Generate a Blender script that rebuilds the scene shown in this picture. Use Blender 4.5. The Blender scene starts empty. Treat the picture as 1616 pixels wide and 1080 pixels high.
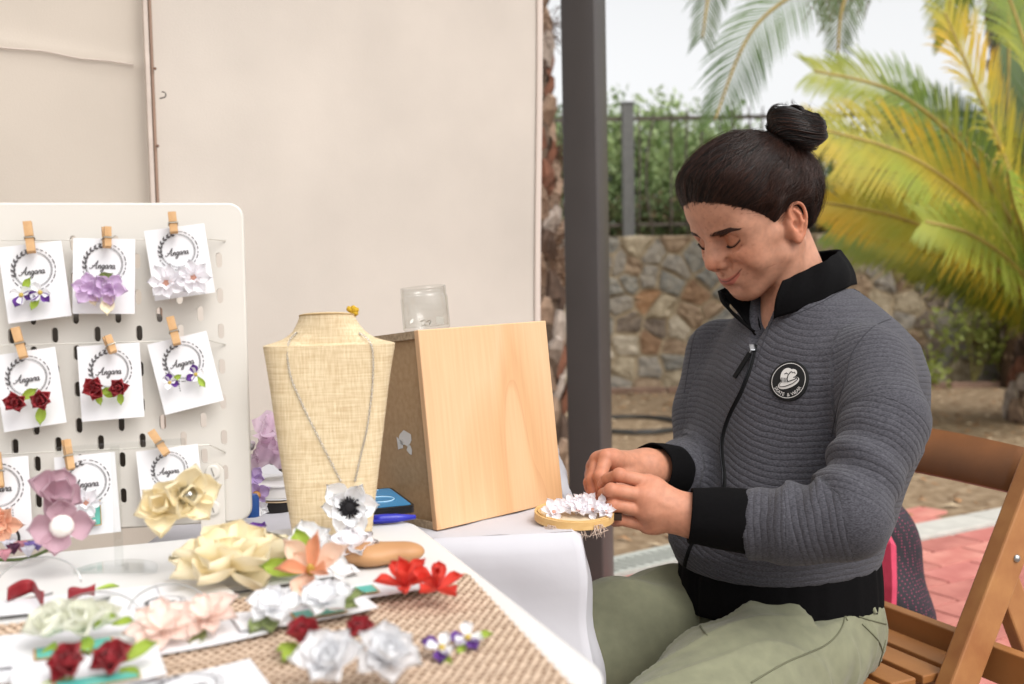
import bpy, bmesh, math, random
import numpy as np
from mathutils import Vector, Matrix, noise
from mathutils.bvhtree import BVHTree

random.seed(7)
RNG = np.random.default_rng(7)
SC = bpy.context.scene
COL = SC.collection

# ---------------------------------------------------------------- camera
CAM = Vector((0.0, 0.0, 0.97))
FOC = 1616 * 35.0 / 36.0
PITCH, ROLL = math.radians(2.9), math.radians(1.0)
_f = Vector((0, math.cos(PITCH), -math.sin(PITCH)))
_r0 = Vector((1, 0, 0))
_u0 = Vector((0, math.sin(PITCH), math.cos(PITCH)))
_r = _r0 * math.cos(ROLL) - _u0 * math.sin(ROLL)
_u = _u0 * math.cos(ROLL) + _r0 * math.sin(ROLL)
cam_data = bpy.data.cameras.new('camera')
cam_data.lens = 35.0
cam_data.sensor_width = 36.0
cam_data.clip_start = 0.02
cam_data.clip_end = 500
cam_data.dof.use_dof = True
cam_data.dof.focus_distance = 1.22
cam_data.dof.aperture_fstop = 5.0
cam = bpy.data.objects.new('camera', cam_data)
COL.objects.link(cam)
cam.matrix_world = Matrix(((_r.x, _u.x, -_f.x, CAM.x), (_r.y, _u.y, -_f.y, CAM.y), (_r.z, _u.z, -_f.z, CAM.z), (0, 0, 0, 1)))
SC.camera = cam


def ray(px, py):
    return _f + _r * ((px - 808) / FOC) + _u * ((540 - py) / FOC)


def at(px, py, d):
    return CAM + ray(px, py) * d


def onz(px, py, z):
    v = ray(px, py)
    return CAM + v * ((z - CAM.z) / v.z)


# ---------------------------------------------------------------- light
world = bpy.data.worlds.new('World')
SC.world = world
world.use_nodes = True
wn = world.node_tree.nodes
wl = world.node_tree.links
sky = wn.new('ShaderNodeTexSky')
sky.sky_type = 'NISHITA'
sky.sun_disc = False
SUN_EL, SUN_AZ = math.radians(52), math.radians(138)     # azimuth clockwise from +Y
sky.sun_elevation = SUN_EL
sky.sun_rotation = SUN_AZ
sky.dust_density = 4.0
sky.ozone_density = 0.6
hs = wn.new('ShaderNodeHueSaturation')
hs.inputs['Saturation'].default_value = 0.05              # thin white overcast
wl.new(sky.outputs[0], hs.inputs['Color'])
bg = wn['Background']
bg.inputs[1].default_value = 0.15
wl.new(hs.outputs[0], bg.inputs[0])
sun_d = bpy.data.lights.new('sun', 'SUN')
sun_d.energy = 0.5
sun_d.angle = math.radians(35)
sun_d.color = (1.0, 0.95, 0.88)
sun = bpy.data.objects.new('sun', sun_d)
COL.objects.link(sun)
_sd = Vector((math.sin(SUN_AZ) * math.cos(SUN_EL), math.cos(SUN_AZ) * math.cos(SUN_EL), math.sin(SUN_EL)))
sun.rotation_euler = _sd.to_track_quat('Z', 'Y').to_euler()
SC.view_settings.view_transform = 'Standard'
SC.view_settings.look = 'None'
SC.view_settings.gamma = 1.0
SC.view_settings.exposure = 0.80
SC.render.engine = 'CYCLES'
SC.cycles.use_denoising = True
SC.cycles.max_bounces = 8
SC.cycles.transparent_max_bounces = 12
SC.cycles.caustics_refractive = False
SC.cycles.caustics_reflective = False


# ---------------------------------------------------------------- materials
def lin(c):
    if isinstance(c, str):
        c = c.lstrip('#')
        c = [int(c[i:i + 2], 16) / 255 for i in (0, 2, 4)]
        c = [x / 12.92 if x <= 0.04045 else ((x + 0.055) / 1.055) ** 2.4 for x in c]
    return (c[0], c[1], c[2], 1.0)


MATS = {}


def mat(name, col, rough=0.6, var=0.0, vscale=30.0, bump=0.0, bscale=200.0, metal=0.0, spec=0.5, sss=0.0, col2=None,
        trans=0.0, alpha=1.0, sheen=0.0, stretch=(1, 1, 1), translucent=0.0, ior=1.45, attr=None, detail=4.0, bdist=0.002):
    """A procedural principled material: two-tone noise colour, optional noise bump, optional colour attribute."""
    if name in MATS:
        return MATS[name]
    m = bpy.data.materials.new(name)
    m.use_nodes = True
    nt = m.node_tree
    N, Lk = nt.nodes, nt.links
    b = N['Principled BSDF']
    b.inputs['Roughness'].default_value = rough
    b.inputs['Metallic'].default_value = metal
    b.inputs['Specular IOR Level'].default_value = spec
    b.inputs['IOR'].default_value = ior
    b.inputs['Transmission Weight'].default_value = trans
    b.inputs['Alpha'].default_value = alpha
    if sss:
        b.inputs['Subsurface Weight'].default_value = sss
        b.inputs['Subsurface Radius'].default_value = (1.0, 0.35, 0.2)
        b.inputs['Subsurface Scale'].default_value = 0.006
    if sheen:
        b.inputs['Sheen Weight'].default_value = sheen
        b.inputs['Sheen Roughness'].default_value = 0.4
    tc = N.new('ShaderNodeTexCoord')
    mp = N.new('ShaderNodeMapping')
    mp.inputs['Scale'].default_value = stretch
    Lk.new(tc.outputs['Object'], mp.inputs['Vector'])
    c1 = lin(col)
    csock = None
    if attr:
        a = N.new('ShaderNodeAttribute')
        a.attribute_name = attr
        csock = a.outputs['Color']
    if var or col2:
        n = N.new('ShaderNodeTexNoise')
        n.inputs['Scale'].default_value = vscale
        n.inputs['Detail'].default_value = detail
        Lk.new(mp.outputs[0], n.inputs['Vector'])
        r = N.new('ShaderNodeValToRGB')
        r.color_ramp.elements[0].position = 0.3
        r.color_ramp.elements[1].position = 0.7
        if csock is None:
            if col2 is not None:
                ca, cb = c1, lin(col2)
            else:
                ca = tuple(x * (1 - var) for x in c1[:3]) + (1,)
                cb = tuple(min(1, x * (1 + var)) for x in c1[:3]) + (1,)
        else:
            ca, cb = (1 - var,) * 3 + (1,), (1 + var,) * 3 + (1,)
        r.color_ramp.elements[0].color = ca
        r.color_ramp.elements[1].color = cb
        Lk.new(n.outputs['Fac'], r.inputs[0])
        if csock is None:
            csock = r.outputs[0]
        else:
            mx = N.new('ShaderNodeMix')
            mx.data_type = 'RGBA'
            mx.blend_type = 'MULTIPLY'
            mx.inputs[0].default_value = 1.0
            Lk.new(csock, mx.inputs[6])
            Lk.new(r.outputs[0], mx.inputs[7])
            csock = mx.outputs[2]
    if csock is None:
        b.inputs['Base Color'].default_value = c1
    else:
        Lk.new(csock, b.inputs['Base Color'])
    if bump:
        n2 = N.new('ShaderNodeTexNoise')
        n2.inputs['Scale'].default_value = bscale
        n2.inputs['Detail'].default_value = 3.0
        Lk.new(mp.outputs[0], n2.inputs['Vector'])
        bp = N.new('ShaderNodeBump')
        bp.inputs['Strength'].default_value = bump
        bp.inputs['Distance'].default_value = bdist
        Lk.new(n2.outputs['Fac'], bp.inputs['Height'])
        Lk.new(bp.outputs[0], b.inputs['Normal'])
    if translucent:
        out = N['Material Output']
        tr = N.new('ShaderNodeBsdfTranslucent')
        if csock is None:
            tr.inputs[0].default_value = c1
        else:
            Lk.new(csock, tr.inputs[0])
        ms = N.new('ShaderNodeMixShader')
        ms.inputs[0].default_value = translucent
        Lk.new(b.outputs[0], ms.inputs[1])
        Lk.new(tr.outputs[0], ms.inputs[2])
        Lk.new(ms.outputs[0], out.inputs[0])
    MATS[name] = m
    return m


# ---------------------------------------------------------------- object helpers
def tag(o, label=None, cat=None, group=None, kind=None):
    if label:
        o['label'] = label
    if cat:
        o['category'] = cat
    if group:
        o['group'] = group
    if kind:
        o['kind'] = kind
    return o


def empty(name, loc, label, cat, group=None, rot=None):
    o = bpy.data.objects.new(name, None)
    o.empty_display_size = 0.02
    if rot is not None:
        o.matrix_basis = Matrix.Translation(Vector(loc)) @ rot.to_4x4()
    else:
        o.location = loc
    COL.objects.link(o)
    return tag(o, label, cat, group)


def setup(o, parent=None, world_verts=True):
    """Link; with world_verts the mesh is in world coordinates even under a moved parent."""
    COL.objects.link(o)
    if parent is not None:
        o.parent = parent
        if world_verts:
            if parent.parent is None:
                o.matrix_parent_inverse = parent.matrix_basis.inverted()
    return o


class MB:
    """Collects geometry for one mesh object."""

    def __init__(self):
        self.v, self.f, self.mi = [], [], []

    def add(self, v, f, mi=0):
        n = len(self.v)
        self.v += [tuple(p) for p in v]
        self.f += [tuple(i + n for i in q) for q in f]
        self.mi += [mi] * len(f)
        return self

    def box(self, c, s, rot=None, mi=0):
        c = Vector(c)
        hx, hy, hz = s[0] / 2, s[1] / 2, s[2] / 2
        pts = [Vector((x, y, z)) for z in (-hz, hz) for y in (-hy, hy) for x in (-hx, hx)]
        if rot is not None:
            pts = [rot @ p for p in pts]
        return self.add([c + p for p in pts], [(0, 2, 3, 1), (4, 5, 7, 6), (0, 1, 5, 4), (2, 6, 7, 3), (0, 4, 6, 2), (1, 3, 7, 5)], mi)

    def bar(self, a, b, w, h, up=(0, 0, 1), mi=0):
        """Rectangular bar from a to b; w across, h along up."""
        a, b = Vector(a), Vector(b)
        d = (b - a).normalized()
        up = Vector(up)
        s = d.cross(up).normalized()
        u = s.cross(d).normalized()
        pts = []
        for p in (a, b):
            for (i, j) in ((-1, -1), (1, -1), (1, 1), (-1, 1)):
                pts.append(p + s * (w / 2 * i) + u * (h / 2 * j))
        return self.add(pts, [(3, 2, 1, 0), (4, 5, 6, 7), (0, 1, 5, 4), (1, 2, 6, 5), (2, 3, 7, 6), (3, 0, 4, 7)], mi)

    def tube(self, pts, r, n=8, cap=True, mi=0, closed=False):
        pts = [Vector(p) for p in pts]
        k = len(pts)
        rs = r if hasattr(r, '__len__') else [r] * k
        vs, fs = [], []
        prev = None
        for i, p in enumerate(pts):
            if closed:
                t = pts[(i + 1) % k] - pts[i - 1]
            else:
                t = pts[min(i + 1, k - 1)] - pts[max(i - 1, 0)]
            t = t.normalized() if t.length > 1e-9 else Vector((0, 0, 1))
            if prev is None:
                a = Vector((0, 0, 1)) if abs(t.z) < 0.9 else Vector((1, 0, 0))
                prev = t.cross(a).normalized()
            else:
                prev = (prev - t * prev.dot(t))
                prev = prev.normalized() if prev.length > 1e-9 else t.orthogonal().normalized()
            b = t.cross(prev)
            for j in range(n):
                an = 2 * math.pi * j / n
                vs.append(p + prev * (rs[i] * math.cos(an)) + b * (rs[i] * math.sin(an)))
        for i in range(k if closed else k - 1):
            for j in range(n):
                i2 = (i + 1) % k
                fs.append((i * n + j, i * n + (j + 1) % n, i2 * n + (j + 1) % n, i2 * n + j))
        if cap and not closed:
            fs.append(tuple(range(n - 1, -1, -1)))
            fs.append(tuple((k - 1) * n + j for j in range(n)))
        return self.add(vs, fs, mi)

    def lathe(self, prof, n=24, c=(0, 0, 0), rot=None, mi=0):
        c = Vector(c)
        vs, fs = [], []
        for (r, z) in prof:
            for j in range(n):
                a = 2 * math.pi * j / n
                p = Vector((r * math.cos(a), r * math.sin(a), z))
                if rot is not None:
                    p = rot @ p
                vs.append(c + p)
        for i in range(len(prof) - 1):
            for j in range(n):
                fs.append((i * n + j, i * n + (j + 1) % n, (i + 1) * n + (j + 1) % n, (i + 1) * n + j))
        return self.add(vs, fs, mi)

    def prism(self, poly, z0, z1, M=None, mi=0):
        """Extrude a 2D polygon."""
        n = len(poly)
        v = [Vector((x, y, z0)) for x, y in poly] + [Vector((x, y, z1)) for x, y in poly]
        if M is not None:
            v = [M @ p for p in v]
        f = [tuple(range(n - 1, -1, -1)), tuple(range(n, 2 * n))]
        f += [(i, (i + 1) % n, n + (i + 1) % n, n + i) for i in range(n)]
        return self.add(v, f, mi)

    def grid(self, fn, nu, nv, mi=0):
        vs = [fn(i / nu, j / nv) for j in range(nv + 1) for i in range(nu + 1)]
        fs = [(j * (nu + 1) + i, j * (nu + 1) + i + 1, (j + 1) * (nu + 1) + i + 1, (j + 1) * (nu + 1) + i) for j in range(nv) for i in range(nu)]
        return self.add(vs, fs, mi)

    def mesh(self, name, mats, smooth=False, autos=None):
        me = bpy.data.meshes.new(name)
        me.from_pydata(self.v, [], self.f)
        for m in (mats if isinstance(mats, (list, tuple)) else [mats]):
            me.materials.append(m)
        if any(self.mi):
            me.polygons.foreach_set('material_index', self.mi)
        if smooth:
            me.polygons.foreach_set('use_smooth', [True] * len(me.polygons))
        if autos:
            me.polygons.foreach_set('use_smooth', [True] * len(me.polygons))
            me.set_sharp_from_angle(angle=math.radians(autos))
        me.update()
        return me

    def build(self, name, mats, parent=None, smooth=False, world_verts=True, autos=None, bevel=0, solid=0):
        o = bpy.data.objects.new(name, self.mesh(name, mats, smooth, autos))
        setup(o, parent, world_verts)
        if solid:
            md = o.modifiers.new('solid', 'SOLIDIFY')
            md.thickness = solid
            md.offset = 0
        if bevel:
            md = o.modifiers.new('bevel', 'BEVEL')
            md.width = bevel
            md.segments = 2
            md.limit_method = 'ANGLE'
        return o


def copy_tree(o, parent=None):
    c = o.copy()
    COL.objects.link(c)
    c.parent = parent
    for ch in list(o.children):
        copy_tree(ch, c)
    return c


def shared(name, me, parent, M):
    """An object that shares mesh data, placed by a local matrix under its parent."""
    o = bpy.data.objects.new(name, me)
    COL.objects.link(o)
    o.parent = parent
    o.matrix_basis = M
    return o


def frame(x, y, z):
    return Matrix((x, y, z)).transposed()


def rounded_rect(w, h, r, n=6):
    pts = []
    for (cx, cy, a0) in ((w / 2 - r, h / 2 - r, 0), (-w / 2 + r, h / 2 - r, 90), (-w / 2 + r, -h / 2 + r, 180), (w / 2 - r, -h / 2 + r, 270)):
        for i in range(n + 1):
            a = math.radians(a0 + 90 * i / n)
            pts.append((cx + r * math.cos(a), cy + r * math.sin(a)))
    return pts


# ---------------------------------------------------------------- signed distance sculpting
class SDF:
    def __init__(self, lo, hi, h):
        self.h = h
        self.lo = np.array(lo, np.float32)
        n = np.ceil((np.array(hi) - self.lo) / h).astype(int) + 1
        self.n = n
        self.ax = [self.lo[i] + h * np.arange(n[i], dtype=np.float32) for i in range(3)]
        self.f = np.full(tuple(n), 1.0, np.float32)

    def sub(self, lo, hi):
        s = []
        for i in range(3):
            a = int(max(0, math.floor((lo[i] - self.lo[i]) / self.h)))
            b = int(min(self.n[i], math.ceil((hi[i] - self.lo[i]) / self.h) + 1))
            if b <= a:
                return None, None
            s.append(slice(a, b))
        X = self.ax[0][s[0]][:, None, None]
        Y = self.ax[1][s[1]][None, :, None]
        Z = self.ax[2][s[2]][None, None, :]
        return tuple(s), (X, Y, Z)

    def op(self, s, d, k, mode):
        a = self.f[s]
        if mode == '+':
            if k > 0:
                h = np.clip(0.5 + 0.5 * (d - a) / k, 0, 1)
                self.f[s] = d + (a - d) * h - k * h * (1 - h)
            else:
                self.f[s] = np.minimum(a, d)
        else:
            d = -d
            if k > 0:
                h = np.clip(0.5 - 0.5 * (d - a) / k, 0, 1)
                self.f[s] = d + (a - d) * h + k * h * (1 - h)
            else:
                self.f[s] = np.maximum(a, d)

    def ell(self, c, r, k=0.0, mode='+', rot=None):
        m = max(r) + k + 4 * self.h
        s, g = self.sub([c[i] - m for i in range(3)], [c[i] + m for i in range(3)])
        if s is None:
            return
        P = [g[i] - np.float32(c[i]) for i in range(3)]
        if rot is not None:     # rot rows = local axes
            P = [P[0] * np.float32(rot[j][0]) + P[1] * np.float32(rot[j][1]) + P[2] * np.float32(rot[j][2]) for j in range(3)]
        k0 = np.sqrt((P[0] / r[0]) ** 2 + (P[1] / r[1]) ** 2 + (P[2] / r[2]) ** 2)
        k1 = np.sqrt((P[0] / r[0] ** 2) ** 2 + (P[1] / r[1] ** 2) ** 2 + (P[2] / r[2] ** 2) ** 2) + 1e-9
        self.op(s, k0 * (k0 - 1) / k1, k, mode)

    def cone(self, a, ra, b, rb, k=0.0, mode='+'):
        m = max(ra, rb) + k + 4 * self.h
        s, (X, Y, Z) = self.sub([min(a[i], b[i]) - m for i in range(3)], [max(a[i], b[i]) + m for i in range(3)])
        if s is None:
            return
        dx, dy, dz = [float(b[i] - a[i]) for i in range(3)]
        L2 = dx * dx + dy * dy + dz * dz + 1e-12
        x, y, z = X - np.float32(a[0]), Y - np.float32(a[1]), Z - np.float32(a[2])
        t = np.clip((x * dx + y * dy + z * dz) / L2, 0, 1)
        d = np.sqrt((x - t * dx) ** 2 + (y - t * dy) ** 2 + (z - t * dz) ** 2) - (ra + (rb - ra) * t)
        self.op(s, d, k, mode)

    def chain(self, pts, rs, k=0.0, mode='+', k_in=0.0):
        for i in range(len(pts) - 1):
            self.cone(pts[i], rs[i], pts[i + 1], rs[i + 1], k if (i == 0 or not k_in) else k_in, mode)

    def mesh(self):
        f = self.f
        s = f < 0
        c = np.zeros(tuple(x - 1 for x in f.shape), np.int8)
        for i in (0, 1):
            for j in (0, 1):
                for l in (0, 1):
                    c += s[i:f.shape[0] - 1 + i, j:f.shape[1] - 1 + j, l:f.shape[2] - 1 + l]
        cells = np.argwhere((c > 0) & (c < 8))
        idx = np.full(c.shape, -1, np.int32)
        idx[cells[:, 0], cells[:, 1], cells[:, 2]] = np.arange(len(cells))
        acc = np.zeros((len(cells), 3), np.float64)
        cnt = np.zeros(len(cells))
        corners = [(i, j, l) for i in (0, 1) for j in (0, 1) for l in (0, 1)]
        vals = {q: f[cells[:, 0] + q[0], cells[:, 1] + q[1], cells[:, 2] + q[2]] for q in corners}
        for a in corners:
            for d in range(3):
                if a[d] == 0:
                    b = list(a)
                    b[d] = 1
                    va, vb = vals[a], vals[tuple(b)]
                    cr = (va < 0) != (vb < 0)
                    t = np.where(cr, va / np.where(va == vb, 1, va - vb), 0)
                    p = np.zeros((len(cells), 3))
                    p += np.array(a)
                    p[:, d] += t
                    acc[cr] += p[cr]
                    cnt[cr] += 1
        V = (cells + acc / cnt[:, None]) * self.h + self.lo
        F = []
        for d in range(3):
            u, v = (d + 1) % 3, (d + 2) % 3
            sl0 = [slice(None)] * 3
            sl1 = [slice(None)] * 3
            sl0[d] = slice(0, -1)
            sl1[d] = slice(1, None)
            ch = s[tuple(sl0)] != s[tuple(sl1)]
            e = np.argwhere(ch)
            ok = (e[:, u] > 0) & (e[:, v] > 0) & (e[:, u] < f.shape[u] - 1) & (e[:, v] < f.shape[v] - 1)
            e = e[ok]
            neg = s[e[:, 0], e[:, 1], e[:, 2]]
            q = []
            for (du, dv) in ((-1, -1), (0, -1), (0, 0), (-1, 0)):
                g = e.copy()
                g[:, u] += du
                g[:, v] += dv
                q.append(idx[g[:, 0], g[:, 1], g[:, 2]])
            q = np.stack(q, 1)
            q[~neg] = q[~neg][:, ::-1]
            F.append(q)
        return V, np.concatenate(F)


def np_mesh(name, V, F, mats, smooth=True):
    me = bpy.data.meshes.new(name)
    F = np.asarray(F)
    k = F.shape[1]
    me.vertices.add(len(V))
    me.vertices.foreach_set('co', np.asarray(V, np.float32).ravel())
    me.loops.add(F.size)
    me.loops.foreach_set('vertex_index', F.astype(np.int32).ravel())
    me.polygons.add(len(F))
    me.polygons.foreach_set('loop_start', np.arange(0, F.size, k, dtype=np.int32))
    if smooth:
        me.polygons.foreach_set('use_smooth', np.ones(len(F), bool))
    for m in (mats if isinstance(mats, (list, tuple)) else [mats]):
        me.materials.append(m)
    me.update(calc_edges=True)
    return me


def relax(V, F, it=1, w=0.5):
    for _ in range(it):
        acc = np.zeros_like(V)
        cnt = np.zeros(len(V))
        for a, b in ((0, 1), (1, 2), (2, 3), (3, 0)):
            np.add.at(acc, F[:, a], V[F[:, b]])
            np.add.at(cnt, F[:, a], 1)
            np.add.at(acc, F[:, b], V[F[:, a]])
            np.add.at(cnt, F[:, b], 1)
        V = V * (1 - w) + w * acc / np.maximum(cnt, 1)[:, None]
    return V


def vnormals(V, F):
    n = np.cross(V[F[:, 2]] - V[F[:, 0]], V[F[:, 3]] - V[F[:, 1]])
    N = np.zeros_like(V)
    for i in range(4):
        np.add.at(N, F[:, i], n)
    return N / (np.linalg.norm(N, axis=1)[:, None] + 1e-12)


def bvh_of(V, F):
    return BVHTree.FromPolygons([Vector(p) for p in V], [tuple(int(i) for i in q) for q in F])


def hit(bvh, px, py, off=0.0):
    d = ray(px, py).normalized()
    loc, nor, _, _ = bvh.ray_cast(CAM, d)
    if loc is None:
        return None, None
    if nor.dot(d) > 0:
        nor = -nor
    return loc + nor * off, nor


def spline(pts, n):
    """Catmull-Rom through points, n samples per span."""
    P = [Vector(p) for p in pts]
    out = []
    for i in range(len(P) - 1):
        p0, p1, p2, p3 = P[max(i - 1, 0)], P[i], P[i + 1], P[min(i + 2, len(P) - 1)]
        for j in range(n):
            t = j / n
            out.append(0.5 * ((2 * p1) + (p2 - p0) * t + (2 * p0 - 5 * p1 + 4 * p2 - p3) * t * t + (3 * p1 - p0 - 3 * p2 + p3) * t ** 3))
    out.append(P[-1])
    return out


def color_attr(me, name, cols):
    a = me.color_attributes.new(name, 'FLOAT_COLOR', 'POINT')
    c = np.ones((len(cols), 4), np.float32)
    c[:, :3] = cols
    a.data.foreach_set('color', c.ravel())
# ================================================================ ground, paving, kerb
def dirt_material():
    m = bpy.data.materials.new('dry_soil')
    m.use_nodes = True
    N, Lk = m.node_tree.nodes, m.node_tree.links
    b = N['Principled BSDF']
    b.inputs['Roughness'].default_value = 0.95
    b.inputs['Specular IOR Level'].default_value = 0.1
    tc = N.new('ShaderNodeTexCoord')
    n1 = N.new('ShaderNodeTexNoise')
    n1.inputs['Scale'].default_value = 0.8
    n1.inputs['Detail'].default_value = 8
    n1.inputs['Roughness'].default_value = 0.65
    n2 = N.new('ShaderNodeTexVoronoi')
    n2.inputs['Scale'].default_value = 22
    n3 = N.new('ShaderNodeTexNoise')
    n3.inputs['Scale'].default_value = 14
    n3.inputs['Detail'].default_value = 6
    for n in (n1, n2, n3):
        Lk.new(tc.outputs['Object'], n.inputs['Vector'])
    r1 = N.new('ShaderNodeValToRGB')
    r1.color_ramp.elements[0].position, r1.color_ramp.elements[1].position = 0.35, 0.68
    r1.color_ramp.elements[0].color, r1.color_ramp.elements[1].color = lin('#76644f'), lin('#9a866c')
    Lk.new(n1.outputs['Fac'], r1.inputs[0])
    r2 = N.new('ShaderNodeValToRGB')
    r2.color_ramp.elements[0].position, r2.color_ramp.elements[1].position = 0.42, 0.66
    r2.color_ramp.elements[0].color, r2.color_ramp.elements[1].color = lin('#644e3a'), lin('#a8947b')
    Lk.new(n3.outputs['Fac'], r2.inputs[0])
    mx = N.new('ShaderNodeMix')
    mx.data_type = 'RGBA'
    mx.inputs[0].default_value = 0.45
    Lk.new(r1.outputs[0], mx.inputs[6])
    Lk.new(r2.outputs[0], mx.inputs[7])
    Lk.new(mx.outputs[2], b.inputs['Base Color'])
    bp = N.new('ShaderNodeBump')
    bp.inputs['Strength'].default_value = 0.9
    bp.inputs['Distance'].default_value = 0.02
    Lk.new(n3.outputs['Fac'], bp.inputs['Height'])
    Lk.new(bp.outputs[0], b.inputs['Normal'])
    return m


def build_ground():
    g = MB().add([(-60, -20, 0), (60, -20, 0), (60, 90, 0), (-60, 90, 0)], [(0, 1, 2, 3)]).build('ground', dirt_material())
    tag(g, 'dry tan soil ground strewn with leaf litter', 'ground', kind='structure')
    # leaf litter and small stones on the soil
    V, F = [], []
    n = 2600
    X = RNG.uniform(-1.0, 7.0, n)
    Y = RNG.uniform(3.7, 10.3, n)
    mats = [mat('litter_pale', '#b9a487', rough=0.9), mat('litter_brown', '#6f5238', rough=0.9), mat('litter_rust', '#9a7450', rough=0.9)]
    mb = MB()
    for x, y in zip(X, Y):
        s, a = RNG.uniform(0.012, 0.05), RNG.uniform(0, 6.28)
        c, d = math.cos(a), math.sin(a)
        w = s * RNG.uniform(0.2, 0.5)
        t = RNG.uniform(0.0, 0.012)
        mb.add([(x - c * s, y - d * s, 0.004), (x + d * w, y - c * w, 0.006 + t), (x + c * s, y + d * s, 0.006), (x - d * w, y + c * w, 0.006 + t), (x, y, 0.012 + t)],
               [(0, 1, 4), (1, 2, 4), (2, 3, 4), (3, 0, 4)], int(RNG.integers(0, 3)))
    tag(mb.build('leaf_litter', mats), 'dry leaves and bark chips scattered over the soil', 'leaf litter', kind='stuff')

    # paving, edge strip on the right and drain channel on the left
    a0, a1 = onz(1330, 858, 0), onz(1600, 806, 0)         # far edge of the pale strip
    d = (a1 - a0).normalized()
    nrm = Vector((-d.y, d.x, 0))
    if nrm.y > 0:
        nrm = -nrm
    k0, k1 = a0 - d * 0.9, a1 + d * 4.0
    b0, b1 = onz(950, 894, 0), onz(1065, 868, 0)
    e = (b1 - b0).normalized()
    en = Vector((-e.y, e.x, 0))
    if en.y > 0:
        en = -en
    g0, g1 = b0 - e * 3.5, b1 + e * 0.35
    gw, kw = 0.17, 0.16
    pav = MB()
    poly = [k0 + nrm * kw, k1 + nrm * kw, Vector((k1.x + 1, -6, 0)), Vector((-6, -6, 0)), g0 + en * gw, g1 + en * gw]
    pav.add([(p.x, p.y, 0.004) for p in poly], [tuple(range(len(poly) - 1, -1, -1))])
    jm = mat('paving_joint', '#8d7f78', rough=0.95, var=0.15, vscale=30)
    # outside the built pavers the same red surface goes on
    pv = pav.build('paving', jm)
    tag(pv, 'red brick-pattern paving under the chair', 'paving', kind='structure')
    pms = [mat('paver_red_%s' % t, c, rough=0.85, col2=c2, vscale=9, bump=0.4, bscale=120, bdist=0.004, detail=8)
           for t, c, c2 in (('warm', '#b0645a', '#c98a7c'), ('rose', '#a95f58', '#c07c72'), ('dull', '#9c5a52', '#b9786c'))]
    L, W = 0.27, 0.135
    base = []
    for m in pms:
        for q in range(2):
            mb = MB()
            c = 0.006
            mb.add([(-L / 2 + 0.003, -W / 2 + 0.003, 0), (L / 2 - 0.003, -W / 2 + 0.003, 0), (L / 2 - 0.003, W / 2 - 0.003, 0), (-L / 2 + 0.003, W / 2 - 0.003, 0),
                    (-L / 2 + c + 0.002, -W / 2 + c, 0.010), (L / 2 - c, -W / 2 + c + 0.002 * q, 0.011), (L / 2 - c - 0.003 * q, W / 2 - c, 0.010), (-L / 2 + c, W / 2 - c - 0.002, 0.011)],
                   [(4, 5, 6, 7), (0, 1, 5, 4), (1, 2, 6, 5), (2, 3, 7, 6), (3, 0, 4, 7)])
            base.append(mb.mesh('paver', m))
    ang = math.atan2(d.y, d.x)
    cnt = 0
    inside = []
    o0 = a0 + nrm * (kw + 0.003)
    for r in range(0, 18):
        for c in range(-7, 13):
            p = o0 + nrm * (W * (r + 0.5)) + d * (L * (c + 0.5 * (r % 2)))
            q = p - CAM
            if q.y < 1.9 or p.x < -0.2 or (p.x / p.y) > 0.62:
                continue
            # stay on the near side of both far edges
            if (p - k0).dot(d) < 0.05 and (p - g0).dot(en) < gw + 0.12:
                continue
            if (p - k0).dot(nrm) < kw + W * 0.45:
                continue
            inside.append(p)
    for p in inside[:300]:
        M = Matrix.Translation((p.x, p.y, 0.0042)) @ Matrix.Rotation(ang + (math.pi if RNG.uniform() < 0.5 else 0), 4, 'Z')
        shared('paver', base[int(RNG.integers(0, len(base)))], pv, M)
    # left area between drain and post
    r2 = 0
    for r in range(0, 7):
        for c in range(-3, 9):
            p = g1 + en * (gw + 0.003 + W * (r + 0.5)) - e * (L * (c + 0.5 * (r % 2)))
            if any((p - q).length < 0.2 for q in inside) or len(inside) + r2 > 292:
                continue
            M = Matrix.Translation((p.x, p.y, 0.0042)) @ Matrix.Rotation(math.atan2(e.y, e.x), 4, 'Z')
            shared('paver', base[int(RNG.integers(0, len(base)))], pv, M)
            r2 += 1
    conc = mat('pale_concrete', '#b6b3ab', rough=0.9, var=0.12, vscale=14, bump=0.3, bscale=90, bdist=0.003)
    mb = MB()
    L0, L1 = 0, (k1 - k0).length
    s0 = 0.0
    st = tag(bpy.data.objects.new('edge_strip', None), 'pale concrete edge strip along the paving', 'kerb', kind='structure')
    COL.objects.link(st)
    st.location = (k0.x, k0.y, 0)
    i = 0
    while s0 < L1 and i < 9:
        s1 = s0 + 0.8
        p, q = k0 + d * (s0 + 0.004) + nrm * kw / 2, k0 + d * (s1 - 0.004) + nrm * kw / 2
        MB().bar((p.x, p.y, 0.012), (q.x, q.y, 0.012), kw - 0.006, 0.028).build('strip_stone', conc, st, bevel=0.004)
        s0, i = s1, i + 1
    # drain
    dr = empty('drain_channel', (b0.x, b0.y, 0), 'long slotted grey drain channel set in the paving edge', 'drain')
    gm = mat('drain_grey', '#a8aaa2', rough=0.7, var=0.1, vscale=40)
    dk = mat('drain_dark', '#4c5048', rough=0.9)
    Lg = (g1 - g0).length
    MB().bar(g0 + en * gw / 2 + Vector((0, 0, 0.006)), g1 + en * gw / 2 + Vector((0, 0, 0.006)), gw * 0.8, 0.006).build('channel_bed', dk, dr)
    for o_ in (0.012, gw - 0.012):
        MB().bar(g0 + en * o_ + Vector((0, 0, 0.016)), g1 + en * o_ + Vector((0, 0, 0.016)), 0.024, 0.02).build('drain_rim', gm, dr)
    sm = MB().box((0, 0, 0), (0.016, gw - 0.05, 0.008)).mesh('drain_slat', gm)
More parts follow.
